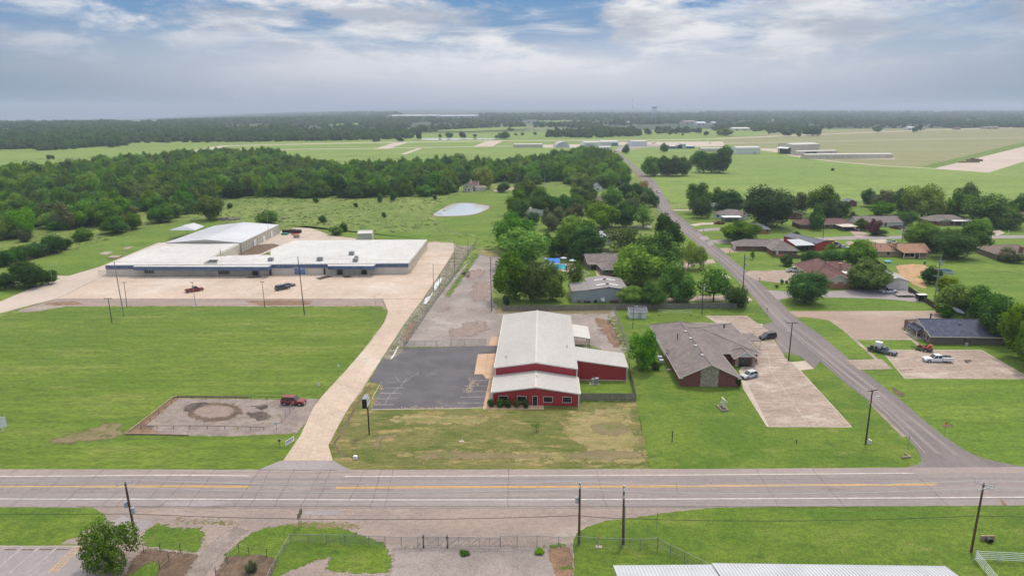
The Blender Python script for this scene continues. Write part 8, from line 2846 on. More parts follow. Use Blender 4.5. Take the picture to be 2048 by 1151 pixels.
t, b1, h1, tp1, top1 = pole('brown wooden utility pole with transformer at the corner of the small car park', (272, 1080), (250, 963), 'wood', [(2.2, 35, 0.15)], [('can', 3.6, 200), ('can', 4.6, -10)], r=0.20)
t, b2, h2, tp2, top2 = pole('brown wooden utility pole with one transformer on the gravel edge', (1158, 1086), (1160, 966), 'wood', [(2.0, 80, 0.2)], [('can', 2.6, 190)], r=0.20)
t, b3, h3, tp3, top3 = pole('brown wooden utility pole with a pale riser pipe on the grass', (1246, 1087), (1248, 972), 'wood', [(2.2, 80, 0.2), (2.2, 80, 1.4)], [('pipe', 6.5)], r=0.20)
t, b4, h4, tp4, top4 = pole('weathered utility pole with two pale crossarms near the livestock panel', (1942, 1103), (1968, 965), 'wood', [(2.4, -35, 0.15), (2.6, 20, 0.9)], [], r=0.18)
left_end, right_end = Vector((-190, b1.y + 6, 10.5)), Vector((150, b4.y + 3, 10.5))
names = ['between the car park pole and the gravel edge pole', 'between the two close brown poles', 'from the riser pole to the weathered pole', 'running west from the car park pole', 'running east from the weathered pole']
spans = [(top1, top2), (top2, top3), (top3, top4), (left_end, top1), (top4, right_end)]
for (a, b), nm in zip(spans, names):
 s = (b - a).length
 for k, (dy, dz, what, m_, r_w) in enumerate(((0.9, -0.1, 'upper pale conductor', 'wire_pale', 0.032), (-0.9, -0.2, 'lower pale conductor', 'wire_pale', 0.032), (0.0, -2.6, 'thin neutral line', 'wire_pale', 0.014), (0.0, -5.2, 'dark communication cable', 'wire', 0.045))):
  wire('%s strung %s' % (what, nm), a + Vector((0, dy, dz)), b + Vector((0, dy, dz)), s * 0.012, r_w, m_)

t, b5, h5, tp5, top5 = pole('dark wooden pole on the corner lawn of the highway junction', (1731, 888), (1745, 779), 'dark', [(2.4, 20, 0.1)], [('lamp', 1.6, 0, 1.2)], r=0.17)
t, b6, h6, tp6, top6 = pole('brown wooden pole on the grass island beside the black minivan', (1577, 721), (1585, 644), 'dark', [(2.8, 0, 0.1)], [('lamp', 2.6, 180, 0.9)], r=0.17)
t, b7, h7, tp7, top7 = pole('dark pole with banner-like brackets on the street edge', (1484, 614), (1490, 507), 'dark', [], [('can', 1.4, -10), ('can', 3.4, 0)], r=0.17)
t, b8, h8, tp8, top8 = pole('wooden pole with a small lamp behind the brick house lot', (1404, 628), (1406, 566), 'dark', [], [('lamp', 0.5, -60, 0.7), ('can', 1.8, -10)], r=0.15)
t, b9, h9, tp9, top9 = pole('tall grey steel power pole with several short crossarms', (1868, 607), (1882, 512), 'steel', [(2.6, -20, 1.6), (3.0, -20, 4.2), (2.6, -20, 6.6)], [('can', 2.6, -10)], r=0.22)
t, b10, h10, tp10, top10 = pole('thin yard light pole in front of the white garden shed', (1265.5, 657), (1267.5, 612), 'dark', [], [('lamp', 0.3, 0, 0.8)], r=0.09)
t, b11, h11, tp11, top11 = pole('weathered wooden pole at the corner of the gravel yard', (983, 622), (981, 514), 'dark', [], [('box', 2.5)], r=0.15)
t, b12, h12, tp12, top12 = pole('short wooden pole with crossarm on the west lawn', (224, 645), (216, 595), 'dark', [(2.4, 0, 0.2)], [], r=0.13)
t, b13, h13, tp13, top13 = pole('tall leaning grey pole on the west lawn', (248, 632), (228, 523), 'steel', [(2.0, 10, 2.6)], [], r=0.16)
pole('wooden light pole with twin floodlights at the west end of the lot edge', (254, 614), (248, 564), 'dark', [(1.2, 0, 0.1)], [], 'light_pole', 0.10)
pole('pale light pole at the lot edge below the red pickup', (392, 614), (384, 564), 'pale', [(0.9, 0, 0.1)], [], 'light_pole', 0.10)
pole('wooden light pole with twin floodlights on the bare soil at the lot edge', (530, 616), (524, 563), 'dark', [(1.2, 0, 0.1)], [], 'light_pole', 0.10)
t, b14, h14, tp14, top14 = pole('tall dark pole on the big lawn in front of the blue window', (609, 629), (595.5, 513), 'dark', [(1.6, 30, 4.5)], [], r=0.15)
pole('grey lamp post at the bend of the concrete drive', (754, 650), (749, 590), 'pale', [], [('lamp', 0.1, 50, 1.8)], 'lamp_post', 0.07)
pole('wooden lamp pole beside the puddled ditch', (867, 585), (866, 527), 'dark', [], [('lamp', 0.3, 170, 1.5)], 'lamp_post', 0.10)
pole('thin pole in the chain-link line by the puddle', (879, 577), (879, 547), 'dark', [], [], 'lamp_post', 0.08)
pole('lamp pole further up the chain-link line', (909, 545), (908, 481), 'dark', [], [('lamp', 0.2, 160, 2.4)], 'lamp_post', 0.09)
pole('lamp pole at the far end of the chain-link line', (936, 513), (936, 477), 'dark', [], [('lamp', 0.2, 30, 1.0)], 'lamp_post', 0.08)
pole('pale lamp post beside the side drive and dark trees', (105, 569), (101, 530), 'pale', [], [('lamp', 0.2, 30, 1.8)], 'lamp_post', 0.08)
pole('pale lamp post on the mown slope by the concrete pads', (250, 512), (247, 475), 'pale', [], [('lamp', 0.2, 30, 1.8)], 'lamp_post', 0.08)
pole('pale lamp post near the shelter canopy', (349, 470), (347, 442), 'pale', [], [], 'lamp_post', 0.07)
pole('pale lamp post at the corner of the rear yard', (538, 478), (534, 426), 'pale', [], [('lamp', 0.2, 160, 1.2)], 'lamp_post', 0.09)
pole('pale lamp post on the bank behind the rear yard', (661, 462), (660, 434), 'pale', [], [('lamp', 0.2, 160, 1.2)], 'lamp_post', 0.08)
pole('dark cross-street pole behind the metal shop', (1646, 477), (1646, 437), 'dark', [], [('lamp', 0.4, 190, 0.8)], r=0.13)
pole('dark cross-street pole in front of the double garage', (1804, 482), (1808, 441), 'dark', [], [], r=0.13)
pole('dark cross-street pole near the wide oak-like tree', (1982, 479), (1988, 428), 'dark', [(1.8, 0, 0.2)], [], r=0.14)
pole('wooden pole at the west end of the tan ranch house', (1747, 530), (1749, 484), 'dark', [], [('box', 6.0)], r=0.13)
pole('thin street lamp by the looped drive', (1437, 537), (1440, 509), 'pale', [], [], 'lamp_post', 0.07)
pole('thin pole in the verge opposite the red pickup', (1366, 487), (1368, 454), 'pale', [], [('lamp', 0.2, 0, 0.8)], 'lamp_post', 0.08)
pole('thin pole on the verge by the wide airy tree', (1314, 432), (1314, 402), 'pale', [], [], 'lamp_post', 0.09)
pole('bare wooden pole on the lawn before the dark wood', (1089, 380), (1089, 352), 'pale', [], [], 'lamp_post', 0.16)
pole('bare pole at the wood edge near the street', (1241, 378), (1241, 355), 'pale', [], [], 'lamp_post', 0.14)
for a, b, nm in ((top5, top6, 'between the junction pole and the minivan pole'), (top6, top7, 'between the minivan pole and the bracket pole'), (top11, top8, 'across the trees from the yard corner pole to the lamp pole'),
     (top8, top7, 'from the lamp pole to the bracket pole'), (top14, top11, 'from the big lawn pole to the yard corner pole'), (top13, top14, 'over the warehouse lot between the lawn poles')):
 for k, dz in enumerate((-0.1, -1.9)):
  wire('%s strung %s' % (['upper thin wire', 'lower thin wire'][k], nm), a + Vector((0, 0, dz)), b + Vector((0, 0, dz)), (b - a).length * 0.014, 0.014, 'wire')
wire('long thin wire from the steel pole over the mown field', top9, Vector((250, 150, 14)), 2.0, 0.02, 'wire')
wire('second long thin wire from the steel pole over the mown field', top9 + Vector((0.8, 0, -2)), Vector((252, 146, 12.5)), 2.0, 0.02, 'wire')

# flag pole before the warehouse
p = G(445, 549)
t = thing('flag_pole', 'thin flagpole with a limp striped flag before the warehouse', 'flagpole', p)
hh = height_at(p, 497)
MB().cyl((0, 0, 0), (0, 0, hh), 0.06, 0.03, 7).build('mast', 'steel_pale', t)
for k in range(6):
 MB().box(0.04 + 0.0, -0.02, hh - 0.4 - 0.28 * (k + 1) + 0.01, 0.34, 0.02, hh - 0.4 - 0.28 * k).build('flag_stripe', 'tail_lens' if k % 2 else 'sign_white', t)

# ================================================================== signs and small things
def signpost(label, px, py, panels, h, name='sign', rz=0.0, pm='steel', two=False, r=0.04):
 """panels: (w, h, z centre, material, shape)"""
 t = thing(name, label, 'sign', G(px, py), math.radians(rz))
 for x in ((-0.5, 0.5) if two else (0.0,)):
  MB().cyl((x, 0, 0), (x, 0, h), r, r, 6).build('post', pm, t)
 objs = []
 for w_, hh_, z, m_, shp in panels:
  if shp == 'diamond':
   q = [(0, -0.05, z - hh_ / 2), (w_ / 2, -0.05, z), (0, -0.05, z + hh_ / 2), (-w_ / 2, -0.05, z)]
  elif shp == 'oct':
   q = [(w_ / 2 * math.cos(a), -0.05, z + hh_ / 2 * math.sin(a)) for a in [math.pi / 8 + k * math.pi / 4 for k in range(8)]]
  else:
   q = [(-w_ / 2, -0.05, z - hh_ / 2), (w_ / 2, -0.05, z - hh_ / 2), (w_ / 2, -0.05, z + hh_ / 2), (-w_ / 2, -0.05, z + hh_ / 2)]
  objs.append(MB().prism(q, (0, 0.025, 0)).build('panel', m_, t))
 return t, objs

t, ob = signpost('yellow diamond warning sign with black symbol on the junction lawn', 1889, 866, [(0.95, 0.95, 2.2, 'sign_yellow', 'diamond')], 2.6)
MB().bar((0.0, -0.056, 1.95), (0.0, -0.056, 2.4), 0.09, 0.006).bar((-0.2, -0.056, 2.22), (0.2, -0.056, 2.30), 0.012, 0.09).build('symbol', 'ink', ob[0])
signpost('stop sign seen edge-on at the street mouth', 1816, 893, [(0.75, 0.75, 2.2, 'sign_back', 'oct')], 2.5, rz=60)
signpost('green street-name sign on a thin post in the south verge', 1313, 1056, [(0.55, 0.5, 2.5, 'sign_green', 'rect'), (0.2, 0.9, 2.4, 'sign_green', 'rect')], 2.8, rz=70)
signpost('pair of brown sign backs on posts beside the forecourt, front one', 599.5, 1060, [(0.75, 0.9, 2.5, 'sign_back', 'rect')], 2.9, rz=75)
signpost('pair of brown sign backs on posts beside the forecourt, rear one', 603.5, 1053, [(0.75, 1.0, 2.6, 'sign_back', 'rect')], 3.0, rz=75)
t, ob = signpost('small white notice on a post at the lawn corner by the drive', 638, 780, [(0.5, 0.7, 1.5, 'sign_white', 'rect')], 1.9)
MB().box(-0.15, -0.058, 1.42, 0.15, -0.052, 1.5).box(-0.15, -0.058, 1.58, 0.1, -0.052, 1.64).build('lettering', 'ink', ob[0])
t, ob = signpost('small white notice on a post halfway up the drive edge', 678, 742, [(0.5, 0.6, 1.5, 'sign_white', 'rect')], 1.9)
t, ob = signpost('white board on a single post at the gravel pad corner', 553, 859, [(1.05, 0.55, 1.35, 'sign_white', 'rect')], 1.75, pm='wood_dark')
MB().box(-0.4, -0.058, 1.42, 0.4, -0.052, 1.5).box(-0.35, -0.058, 1.22, 0.3, -0.052, 1.30).build('lettering', 'grey_metal', ob[0])
# white banner board by the drive
t, ob = signpost('white banner board with dark lettering beside the concrete drive', 580, 889, [(2.4, 1.0, 0.85, 'sign_white', 'rect')], 1.3, rz=66, two=True)
lt = MB()
xx = -0.95
for k, wd in enumerate((0.22, 0.16, 0.26, 0.2, 0.24, 0.16, 0.22)):
 lt.box(xx, -0.058, 0.92, xx + wd, -0.052, 1.12)
 lt.box(xx, 0.0 - 0.058, 0.62, xx + wd * 0.8, -0.052, 0.74)
 xx += wd + 0.06
lt.build('lettering', 'ink_blue', ob[0])
MB().cyl((-2.0, 0.6, 0), (-2.0, 0.6, 1.7), 0.03, 0.03, 6).ball((-2.0, 0.6, 1.75), 0.28, n=8, k=5).build('plant_hook', 'steel_dark', t)
# left-edge sign
t, ob = signpost('white sign board at the western edge of the big lawn', 0, 864, [(2.6, 2.2, 2.0, 'sign_white', 'rect')], 3.2, rz=40, pm='sign_white', two=True, r=0.08)
# pylon sign of the red building
t = thing('pylon_sign', 'black box sign with white faces on a tall dark pole', 'sign', G(738.5, 868))
hh = height_at(t.location, 793)
MB().cyl((0, 0, 0), (0, 0, hh - 1.9), 0.13, 0.13, 9).build('pole', 'black_paint', t)
cab_ = MB().box(-0.75, -1.25, hh - 1.9, 0.15, 1.25, hh).build('cabinet', 'black_paint', t)
MB().box(0.152, -1.15, hh - 1.8, 0.17, 1.15, hh - 0.1).build('sign_face', 'sign_white', t)
MB().box(-0.77, -1.15, hh - 1.8, -0.752, 1.15, hh - 0.1).build('sign_face', 'sign_white', t)
MB().box(0.172, -0.9, hh - 1.15, 0.178, 0.9, hh - 0.55).build('sign_band', 'steel_pale', t)
MB().box(-0.72, -1.2, hh + 0.003, 0.12, 1.2, hh + 0.05).build('top_sheet', 'steel', t)
# brick planter sign on the brick-house lawn
t = thing('planter_sign', 'small lawn sign in a low brick planter before the brick building', 'sign', G(1446.5, 819), math.radians(8))
pb = MB()
for a in ((-0.75, -0.9, 0.75, -0.72), (-0.75, 1.5, 0.75, 1.68), (-0.75, -0.717, -0.57, 1.497), (0.57, -0.717, 0.75, 1.497)):
 pb.box(a[0], a[1], 0, a[2], a[3], 0.42)
pb.build('planter', 'stone', t)
MB().box(-0.56, -0.71, 0.02, 0.56, 1.49, 0.3).build('planter_soil', 'soil_dark', t)
sb = MB().box(0.12, -0.3, 0.55, 0.24, 1.5, 2.2).build('board', 'cream_wall', t)
MB().box(0.09, -0.33, 2.203, 0.27, 1.53, 2.28).build('cap', 'trim_white', t)
for y in (-0.28, 1.36):
 MB().box(0.14, y, 0.05, 0.22, y + 0.12, 0.55).build('leg', 'wood_brown', t)
for x in (-0.5, 0.9):
 MB().cyl((x, 0.4, 0.1), (x, 0.4, 1.55), 0.02, 0.02, 5).ball((x, 0.4, 1.6), 0.12, n=7, k=4).build('spot_lamp', 'sign_white', t)
# marker posts
for px, py, yt, lab in ((1344, 883, 862, 'short dark marker post on the brick building lawn'), (681 + 900, 0, 0, None), (924, 880, 869, 'orange and white gas marker on a small pad in the dry lawn'), (1197, 1089, 1070, 'orange marker post inside the grass fence'), (1817 - 224, 885, 879, 'short stub post low on the verge lawn')):
 if lab is None:
  continue
 b = G(px, py)
 t = thing('marker_post', lab, 'marker post', b)
 hh = height_at(b, yt)
 if 'dark' in lab or 'stub' in lab:
  MB().cyl((0, 0, 0), (0, 0, hh), 0.09, 0.09, 8).ball((0, 0, hh), 0.11, n=8, k=4).build('shaft', 'steel_dark', t)
 else:
  MB().cyl((0, 0, 0), (0, 0, hh * 0.6), 0.06, 0.06, 7).build('shaft', 'sign_white', t)
  MB().cyl((0, 0, hh * 0.603), (0, 0, hh), 0.06, 0.05, 7).build('tip', 'orange_cloth', t)
  MB().box(-0.5, -0.75, 0.012, 0.45, -0.15, 0.07).build('pad', 'concrete_pale', t)
# drop culvert with headwall
b = G(1976, 1081)
t = thing('culvert', 'round dark culvert mouth under a small concrete headwall in the grass', 'culvert', b)
MB().box(-1.1, 0.0, 0.0, 0.9, 0.25, 0.85).build('headwall', 'timber', t)
MB().cyl((-0.1, -0.6, 0.32), (-0.1, -0.003, 0.34), 0.42, 0.42, 14, cap=False).build('pipe', 'steel_dark', t)
MB().cyl((-0.1, -0.05, 0.33), (-0.1, -0.01, 0.33), 0.40, 0.40, 14).build('pipe_shade', 'ink', t)  # black disc painted for the shade deep in the pipe
b = G(1813, 916)
t = thing('culvert', 'small angled concrete headwall at the street junction verge', 'culvert', b, math.radians(10))
MB().box(-0.9, 0, 0, 0.9, 0.2, 0.35).box(0.72, 0.203, 0, 0.9, 1.4, 0.32).build('headwall', 'concrete_brown', t)
b = G(711, 917)
t = thing('utility_box', 'white domed utility box in the ditch beside the drive mouth', 'utility box', b)
MB().box(-0.35, -0.3, 0.05, 0.35, 0.3, 0.55).prism([(-0.35, -0.3, 0.552), (0.35, -0.3, 0.552), (0.2, 0.2, 0.552), (-0.2, 0.2, 0.552)], 0.14).build('case', 'sign_white', t)
for dx in (-0.2, 0.2):
 MB().cyl((dx, 0, 0), (dx, 0, 0.05), 0.05, 0.05, 6).build('foot', 'steel_dark', t)
b = G(1739, 887)
t = thing('utility_box', 'pale telephone pedestal beside the junction pole', 'utility box', b)
MB().box(-0.22, -0.2, 0, 0.0, 0.2, 0.95).box(0.06, -0.16, 0, 0.26, 0.18, 0.8).build('case', 'sign_white', t)
MB().box(-0.2, -0.215, 0.3, -0.03, -0.203, 0.8).build('door', 'steel_pale', t)
b = G(1189, 768)
t = thing('transformer_cabinet', 'green-grey utility cabinet on a pad beside the red wall', 'cabinet', b)
MB().box(-1.2, -0.5, 0.01, 1.1, 1.2, 0.12).build('pad', 'concrete_pale', t)
MB().box(0.1, -0.2, 0.123, 0.95, 0.8, 1.45).build('case', 'steel', t)
MB().box(-0.65, 0.0, 0.123, -0.05, 0.7, 1.25).cyl((-0.35, 0.35, 1.25), (-0.35, 0.35, 1.9), 0.06, 0.06, 7).build('meter', 'grey_metal', t)
# satellite dish and oddments against the workshop
b = G(1205, 604.8)
t = thing('satellite_dish', 'old upturned blue-grey dish leaning on the grey workshop', 'satellite dish', b)
MB().cyl((0, 0, 0), (0, 0.2, 0.9), 0.07, 0.07, 7).build('mast', 'steel', t)
dish(t, (0, -0.1, 1.1), 0.8, (0.1, -0.6, 0.5))
for px, lab, m_, sz in ((1158, 'rust-red barrel-like bin against the workshop wall', 'brick_brown', (0.9, 0.6, 0.9)), (1174, 'dark stack of scrap against the workshop wall', 'wood_dark', (2.2, 0.7, 0.6)), (1191, 'black grill against the workshop wall', 'plastic_black', (0.9, 0.6, 0.9)), (1228, 'rust-brown flat frame leaning by the workshop wall', 'wood_brown', (2.6, 0.6, 0.8))):
 b = G(px, 605.2)
 t = thing('yard_clutter', lab, 'clutter', b)
 w_, d_2, h_ = sz
 MB().box(-w_ / 2, -d_2 / 2, 0.12, w_ / 2, d_2 / 2, h_).build('body', m_, t)
 for x in (-w_ / 2 + 0.1, w_ / 2 - 0.1):
  MB().box(x - 0.06, -d_2 / 2 + 0.05, 0, x + 0.06, d_2 / 2 - 0.05, 0.118).build('foot', 'steel_dark', t)
# volleyball net
a, b = G(1317, 630.5), G(1382, 630)
t = thing('volleyball_net', 'sagging white volleyball net on two thin posts', 'net', a)
d_ = b - a
for p in (Vector((0, 0, 0)), d_):
 MB().cyl(p, p + Vector((0, 0, 2.0)), 0.03, 0.03, 6).build('post', 'sign_white', t)
 MB().cyl(p, p + Vector((0, 0, 0.12)), 0.35, 0.3, 10).build('base', 'rubber', t)
nt_ = MB()
for z0, sag in ((1.95, 0.45), (1.25, 0.35)):
 pts = [d_ * (i / 12) + Vector((0, 0, z0 - sag * 4 * (i / 12) * (1 - i / 12))) for i in range(13)]
 nt_.path(pts, 0.03, 4)
nt_.build('net_tape', 'sign_white', t)
# swimming pool, shade sail and umbrellas
sheet('pool_deck', [(1080, 533), (1086, 526), (1145, 526), (1152, 538), (1140, 543), (1100, 541)], 4, 'concrete_pale')
t = thing('swimming_pool', 'small turquoise in-ground swimming pool', 'pool', G(1115, 536))
o_ = t.location
q = [G(*p) - o_ for p in ((1094, 539), (1098, 529), (1130, 528), (1137, 538.5))]
MB().prism([(v.x, v.y, 0.03) for v in q], 0.01).build('water', 'pool_water', t)
rm = MB()
for i in range(4):
 rm.bar(q[i] + Vector((0, 0, 0.06)), q[(i + 1) % 4] + Vector((0, 0, 0.06)), 0.35, 0.08)
rm.build('coping', 'concrete_pale', t)
t = thing('shade_sail', 'vivid blue shade sail over the swimming pool', 'shade sail', G(1108, 534))
o_ = t.location
q = [G(*p, z) - Vector((o_.x, o_.y, 0)) for p, z in (((1099, 525.5), 2.4), ((1120, 526), 2.4), ((1119.5, 516), 2.9), ((1094, 516.5), 2.9))]
MB().prism(q, 0.04).build('cloth', 'tarp_blue', t)
for v in q:
 MB().cyl((v.x, v.y, 0), (v.x, v.y, v.z + 0.1), 0.05, 0.05, 6).build('post', 'steel', t)
for px, py, lab in ((1088, 526, 'pale patio umbrella at the west side of the pool'), (1127, 525, 'pale patio umbrella beside the blue shade sail'), (1145, 530, 'pale patio umbrella at the east end of the pool')):
 t = thing('patio_umbrella', lab, 'umbrella', G(px, py))
 MB().cyl((0, 0, 0), (0, 0, 2.5), 0.03, 0.03, 6).build('pole', 'steel', t)
 um = MB()
 for k in range(8):
  a0, a1 = k * math.pi / 4, (k + 1) * math.pi / 4
  um.poly([(0, 0, 2.55), (1.5 * math.cos(a0), 1.5 * math.sin(a0), 2.0), (1.5 * math.cos(a1), 1.5 * math.sin(a1), 2.0)])
 um.build('canopy', 'canvas_pale', t)
 MB().cyl((0, 0, 0), (0, 0, 0.1), 0.3, 0.28, 10).build('base', 'concrete_brown', t)
# garden bed ring
pts = [G(*p) for p in spline([(1132, 546), (1150, 541), (1168, 543), (1178, 548), (1160, 552), (1138, 551)], 4, True)]
t = thing('garden_border', 'pale stone ring round the garden bed below the pool', 'garden border', pts[0])
for k, (a, b) in enumerate(zip(pts, pts[1:] + pts[:1])):
 MB().bar(a - pts[0] + Vector((0, 0, 0.12)), b - pts[0] + Vector((0, 0, 0.12)), 0.3, 0.24).build('stone', 'concrete_pale', t)
# round above-ground pool
b = G(1891, 545)
t = thing('round_pool', 'round above-ground pool with dark green water by the dirt plot', 'pool', b)
rr = size_at(b, 25) / 2
MB().cyl((0, 0, 0), (0, 0, 1.1), rr, rr, 26, cap=False).build('wall', 'steel_pale', t)
MB().cyl((0, 0, 0.02), (0, 0, 0.85), rr * 0.97, rr * 0.97, 26).build('water', 'pool_green', t)
MB().box(-rr - 3.2, -1.0, 0, -rr - 0.1, 1.4, 0.9).build('deck', 'timber', t)
rl_ = MB()
for y in (-0.95, 1.35):
 rl_.bar((-rr - 3.1, y, 1.7), (-rr - 0.2, y, 1.7), 0.08)
 for x in (-rr - 3.1, -rr - 1.6, -rr - 0.2):
  rl_.bar((x, y, 0.9), (x, y, 1.7), 0.08)
rl_.build('deck_rail', 'timber', t)
# play things in the tan house garden
t = thing('patio_table', 'turquoise folding picnic table in the tan house garden', 'table', G(1775, 525))
MB().box(-1.2, -0.8, 0.75, 1.2, 0.8, 0.85).build('tabletop', 'turquoise', t)
MB().box(-1.2, -1.4, 0.42, 1.2, -1.0, 0.5).box(-1.2, 1.0, 0.42, 1.2, 1.4, 0.5).build('bench', 'turquoise', t)
for x in (-0.9, 0.9):
 MB().bar((x, -1.2, 0), (x, 0.3, 0.76), 0.07).bar((x, 1.2, 0), (x, -0.3, 0.76), 0.07).build('leg', 'steel', t)
t = thing('wheelie_bin', 'green wheeled bin at the edge of the dirt plot', 'bin', G(1849, 528))
MB().prism([(-0.28, -0.3, 0.05), (0.28, -0.3, 0.05), (0.28, 0.3, 0.05), (-0.28, 0.3, 0.05)], (0, 0, 1.15)).build('body', 'sign_green', t)
MB().box(-0.33, -0.38, 1.203, 0.33, 0.36, 1.28).build('lid', 'sign_green', t)
for x in (-0.3, 0.3):
 MB().cyl((x - 0.04, 0.28, 0.12), (x + 0.04, 0.28, 0.12), 0.12, 0.12, 8).build('wheel', 'rubber', t)
t = thing('garden_chairs', 'orange-cushioned garden chairs beside the corner house wall', 'chairs', G(1565, 513.5))
MB().box(-1.6, -0.4, 0.1, 1.6, 0.4, 0.5).box(-1.6, 0.3, 0.503, 1.6, 0.45, 0.95).build('seat', 'orange_cloth', t)
for x in (-1.4, 0, 1.4):
 MB().box(x - 0.04, -0.35, 0, x + 0.04, 0.35, 0.098).build('leg', 'wood_brown', t)
# mailboxes
for px, py, lab, m_ in ((1519, 563, 'dark mailbox on a post by the concrete drive', 'steel_dark'), (1407, 463, 'dark mailbox at the edge of the flat-topped tree lawn', 'steel_dark'), (1459, 508, 'black mailbox at the corner house drive', 'steel_dark'), (2017, 466, 'white mailbox on the lawn by the wide oak-like tree', 'sign_white'), (1783, 456, 'white post sign beside the double garage lawn', 'sign_white'), (1770, 475, 'dark mailbox on the cross street kerb', 'steel_dark'), (1534, 624, 'dark mailbox low on the street verge', 'steel_dark')):
 t = thing('mailbox', lab, 'mailbox', G(px, py))
 MB().box(-0.05, -0.05, 0, 0.05, 0.05, 1.05).build('post', 'wood_brown' if m_ != 'sign_white' else m_, t)
 MB().box(-0.14, -0.28, 1.052, 0.14, 0.28, 1.22).cyl((0, -0.28, 1.22), (0, 0.28, 1.22), 0.14, 0.14, 10).build('box', m_, t)
# small pump house, concrete pads, rubble
t, w = frame_at('pump_house', 'tiny pale pump house under the dark spreading tree', 'shed', (17, 571), (29, 571))
wing(t, 0, 0, w, 2.4, 2.0, 0.6, 'x', 'g', 'g', 'white_siding', 'roof_galv', 0.15)
for k, (pl, lab) in enumerate((([(214, 517), (236, 517), (244, 512), (224, 512)], 'low square concrete cistern cover on the mown slope'), ([(198, 508), (212, 510), (226, 504), (212, 502)], 'worn concrete pad ringed with bare soil on the mown slope'), ([(244, 498), (256, 498), (267, 493), (256, 493)], 'thin concrete pad near the slope lamp post'))):
 v = [G(*p) for p in pl]
 o = MB().prism([tuple(p - v[0] + Vector((0, 0, 0.008))) for p in v], 0.45 if k == 0 else 0.06).build('concrete_pad', 'concrete_brown')
 o.location = v[0]
 tag(o, lab, 'concrete pad')
rr_ = random.Random(8)
def heap(label, px, py, n, spread, smin, smax, m, name='rubble_heap', cat='rubble', hgt=0.8):
 b = G(px, py)
 t = thing(name, label, cat, b)
 mb = MB()
 for _ in range(n):
  a, d = rr_.uniform(0, 6.28), spread * math.sqrt(rr_.random())
  s = rr_.uniform(smin, smax)
  z = max(0.0, hgt * (1 - d / spread)) * rr_.random()
  mb.ball((d * math.cos(a), d * 0.55 * math.sin(a), z + s * 0.4), s, 1, rr_.uniform(0.6, 1.2), rr_.uniform(0.5, 0.9), 6, 4)
 o = mb.build('rubble', m, t)
 o['kind'] = 'stuff'
 return t
heap('pale rubble heap behind the galvanised hall', 456, 439, 70, 7, 0.3, 0.9, 'rubble')
heap('broken concrete pile by the shrub in the meadow', 568, 437, 14, 2.5, 0.3, 0.7, 'rubble')
heap('brown spoil heap on the airfield apron', 1947, 322, 50, 9, 0.8, 2.2, 'soil_dark', hgt=3)
# riprap in the ditch as one mass of stones
b = G(830, 640)
mb = MB()
dp = [(G(*p).x, G(*p).y) for p in [(772, 714), (798, 702), (868, 598), (944, 497), (916, 494), (882, 550), (844, 607), (804, 664)]]
cnt = 0
while cnt < 330:
 x, y = rr_.uniform(min(p[0] for p in dp), max(p[0] for p in dp)), rr_.uniform(min(p[1] for p in dp), max(p[1] for p in dp))
 if in_poly(x, y, dp):
  s = rr_.uniform(0.08, 0.32)
  mb.ball((x - b.x, y - b.y, s * 0.3), s, 1, rr_.uniform(0.6, 1.3), rr_.uniform(0.4, 0.8), 6, 4)
  cnt += 1
o = mb.build('ditch_stones', 'rubble')
o.location = b
tag(o, 'loose stones scattered along the muddy ditch', 'stones', kind='stuff')
# stacked pallets and a cart in the rear yard
for k, (px, py, n, m_, lab) in enumerate(((572, 465.5, 6, 'wood_dark', 'dark stack of pallets at the west of the rear yard'), (584, 465.5, 7, 'wood_brown', 'brown stack of pallets in the middle of the rear yard'), (596, 465.5, 6, 'wood_dark', 'dark stack of pallets at the east of the rear yard'), (570, 469, 3, 'sign_green', 'low green stack of racks in the rear yard'), (590, 469, 2, 'machine_red', 'low red stack of racks in the rear yard'))):
 b = G(px, py)
 t = thing('pallet_stack', lab, 'pallets', b)
 for j in range(n):
  z = j * 0.27
  mb = MB()
  for i in range(6):
   mb.box(-1.6, -1.2 + i * 0.42, z + 0.13, 1.6, -1.2 + i * 0.42 + 0.34, z + 0.24)
  for x in (-1.5, -0.1, 1.3):
   mb.box(x, -1.2, z + 0.002, x + 0.2, 1.24, z + 0.129)
  mb.build('pallet', m_, t)
t = thing('yard_cart', 'small tan cart alone in the rear yard', 'cart', G(593, 475))
MB().box(-1.3, -0.8, 0.7, 1.3, 0.8, 1.5).build('tub', 'timber', t)
MB().bar((1.3, 0, 0.7), (2.4, 0, 0.5), 0.12).build('drawbar', 'steel_dark', t)
for x in (-0.7, 0.7):
 for y in (-0.85, 0.85):
  add_wheel(t, x, y, 0.35, 0.2)
# round bales along the apron
bl_m = None
for k in range(14):
 p = G(1918 + k * 3.0, 325.2 - k * 0.02)
 o = MB().cyl((0, -0.9, 0.85), (0, 0.9, 0.85), 0.85, 0.85, 14).cyl((0, -0.93, 0.85), (0, -0.902, 0.85), 0.55, 0.55, 12).build('hay_bale', 'hayfield')
 o.location = p
 o.rotation_euler = (0, 0, 0.1)
 tag(o, 'round hay bale in the line along the airfield apron', 'hay bale', 'bales along the apron')
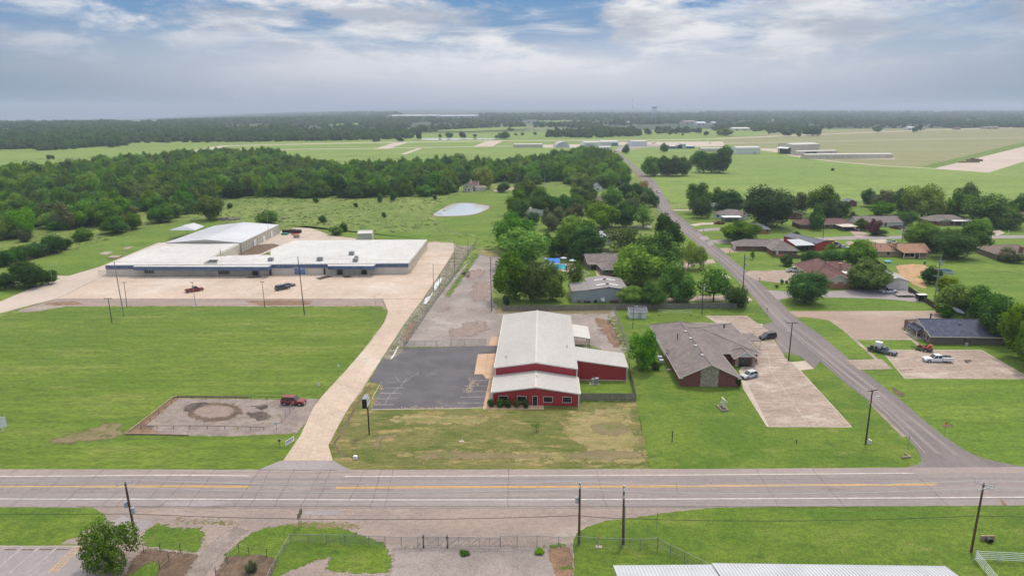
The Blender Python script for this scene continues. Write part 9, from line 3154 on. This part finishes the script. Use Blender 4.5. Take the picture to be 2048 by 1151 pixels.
# containers and plane at the airport
t, w = frame_at('dumpster', 'blue dumpster pair beside the airport road trees', 'dumpster', (1169.5, 300.8), (1180, 300.8))
MB().box(0, 0, 0.1, w * 0.48, 2.2, 1.9).box(w * 0.52, 0, 0.1, w, 2.2, 1.9).build('bin', 'ink_blue', t)
MB().box(0, 0, 1.903, w * 0.48, 2.2, 2.0).box(w * 0.52, 0, 1.903, w, 2.2, 2.0).build('lid', 'plastic_black', t)
MB().box(0.3, 0.3, 0, w - 0.3, 1.9, 0.098).build('skid', 'steel_dark', t)
for px, py, rz in ((1420, 287.5, 30), (1307, 288, 200)):
 t = thing('light_aircraft', 'white high-wing light aircraft on the open apron' if px > 1400 else 'dark light aircraft outside the boxy hangar', 'aircraft', G(px, py), math.radians(rz))
 m_ = 'sign_white' if px > 1400 else 'car_dark'
 MB().cyl((-3.6, 0, 1.5), (0.6, 0, 1.35), 0.25, 0.7, 10).cyl((0.6, 0, 1.35), (2.4, 0, 1.3), 0.7, 0.4, 10).build('fuselage', m_, t)
 MB().box(-0.6, -5.4, 2.05, 0.9, 5.4, 2.18).build('wing', m_, t)
 MB().box(-3.9, -1.6, 1.55, -3.1, 1.6, 1.62).prism([(-3.9, -0.04, 1.6), (-3.1, -0.04, 1.6), (-3.8, -0.04, 3.0), (-4.1, -0.04, 3.0)], (0, 0.08, 0)).build('tail', m_, t)
 MB().box(2.42, -0.08, 0.4, 2.47, 0.08, 2.2).build('propeller', 'steel_dark', t)
 for x, y in ((0.2, -1.1), (0.2, 1.1), (2.0, 0)):
  add_wheel(t, x, y, 0.24, 0.15)
  MB().bar((x, y, 0.24), (x, y * 0.4, 1.0), 0.07).build('strut', 'steel', t)

# ================================================================== air: even haze over the whole plain
hz_m = bpy.data.materials.new('haze')
hz_m.use_nodes = True
ht = hz_m.node_tree
ht.nodes.clear()
pv = ht.nodes.new('ShaderNodeVolumePrincipled')
pv.inputs['Color'].default_value = (0.68, 0.78, 0.94, 1)
pv.inputs['Density'].default_value = 1.5e-4
pv.inputs['Anisotropy'].default_value = 0.25
ho = ht.nodes.new('ShaderNodeOutputMaterial')
ht.links.new(pv.outputs[0], ho.inputs['Volume'])
MATS['haze'] = hz_m
hzo = MB().box(-47000, -47000, -760, 47000, 47000, 128).build('haze', 'haze')
hzo['kind'] = 'stuff'
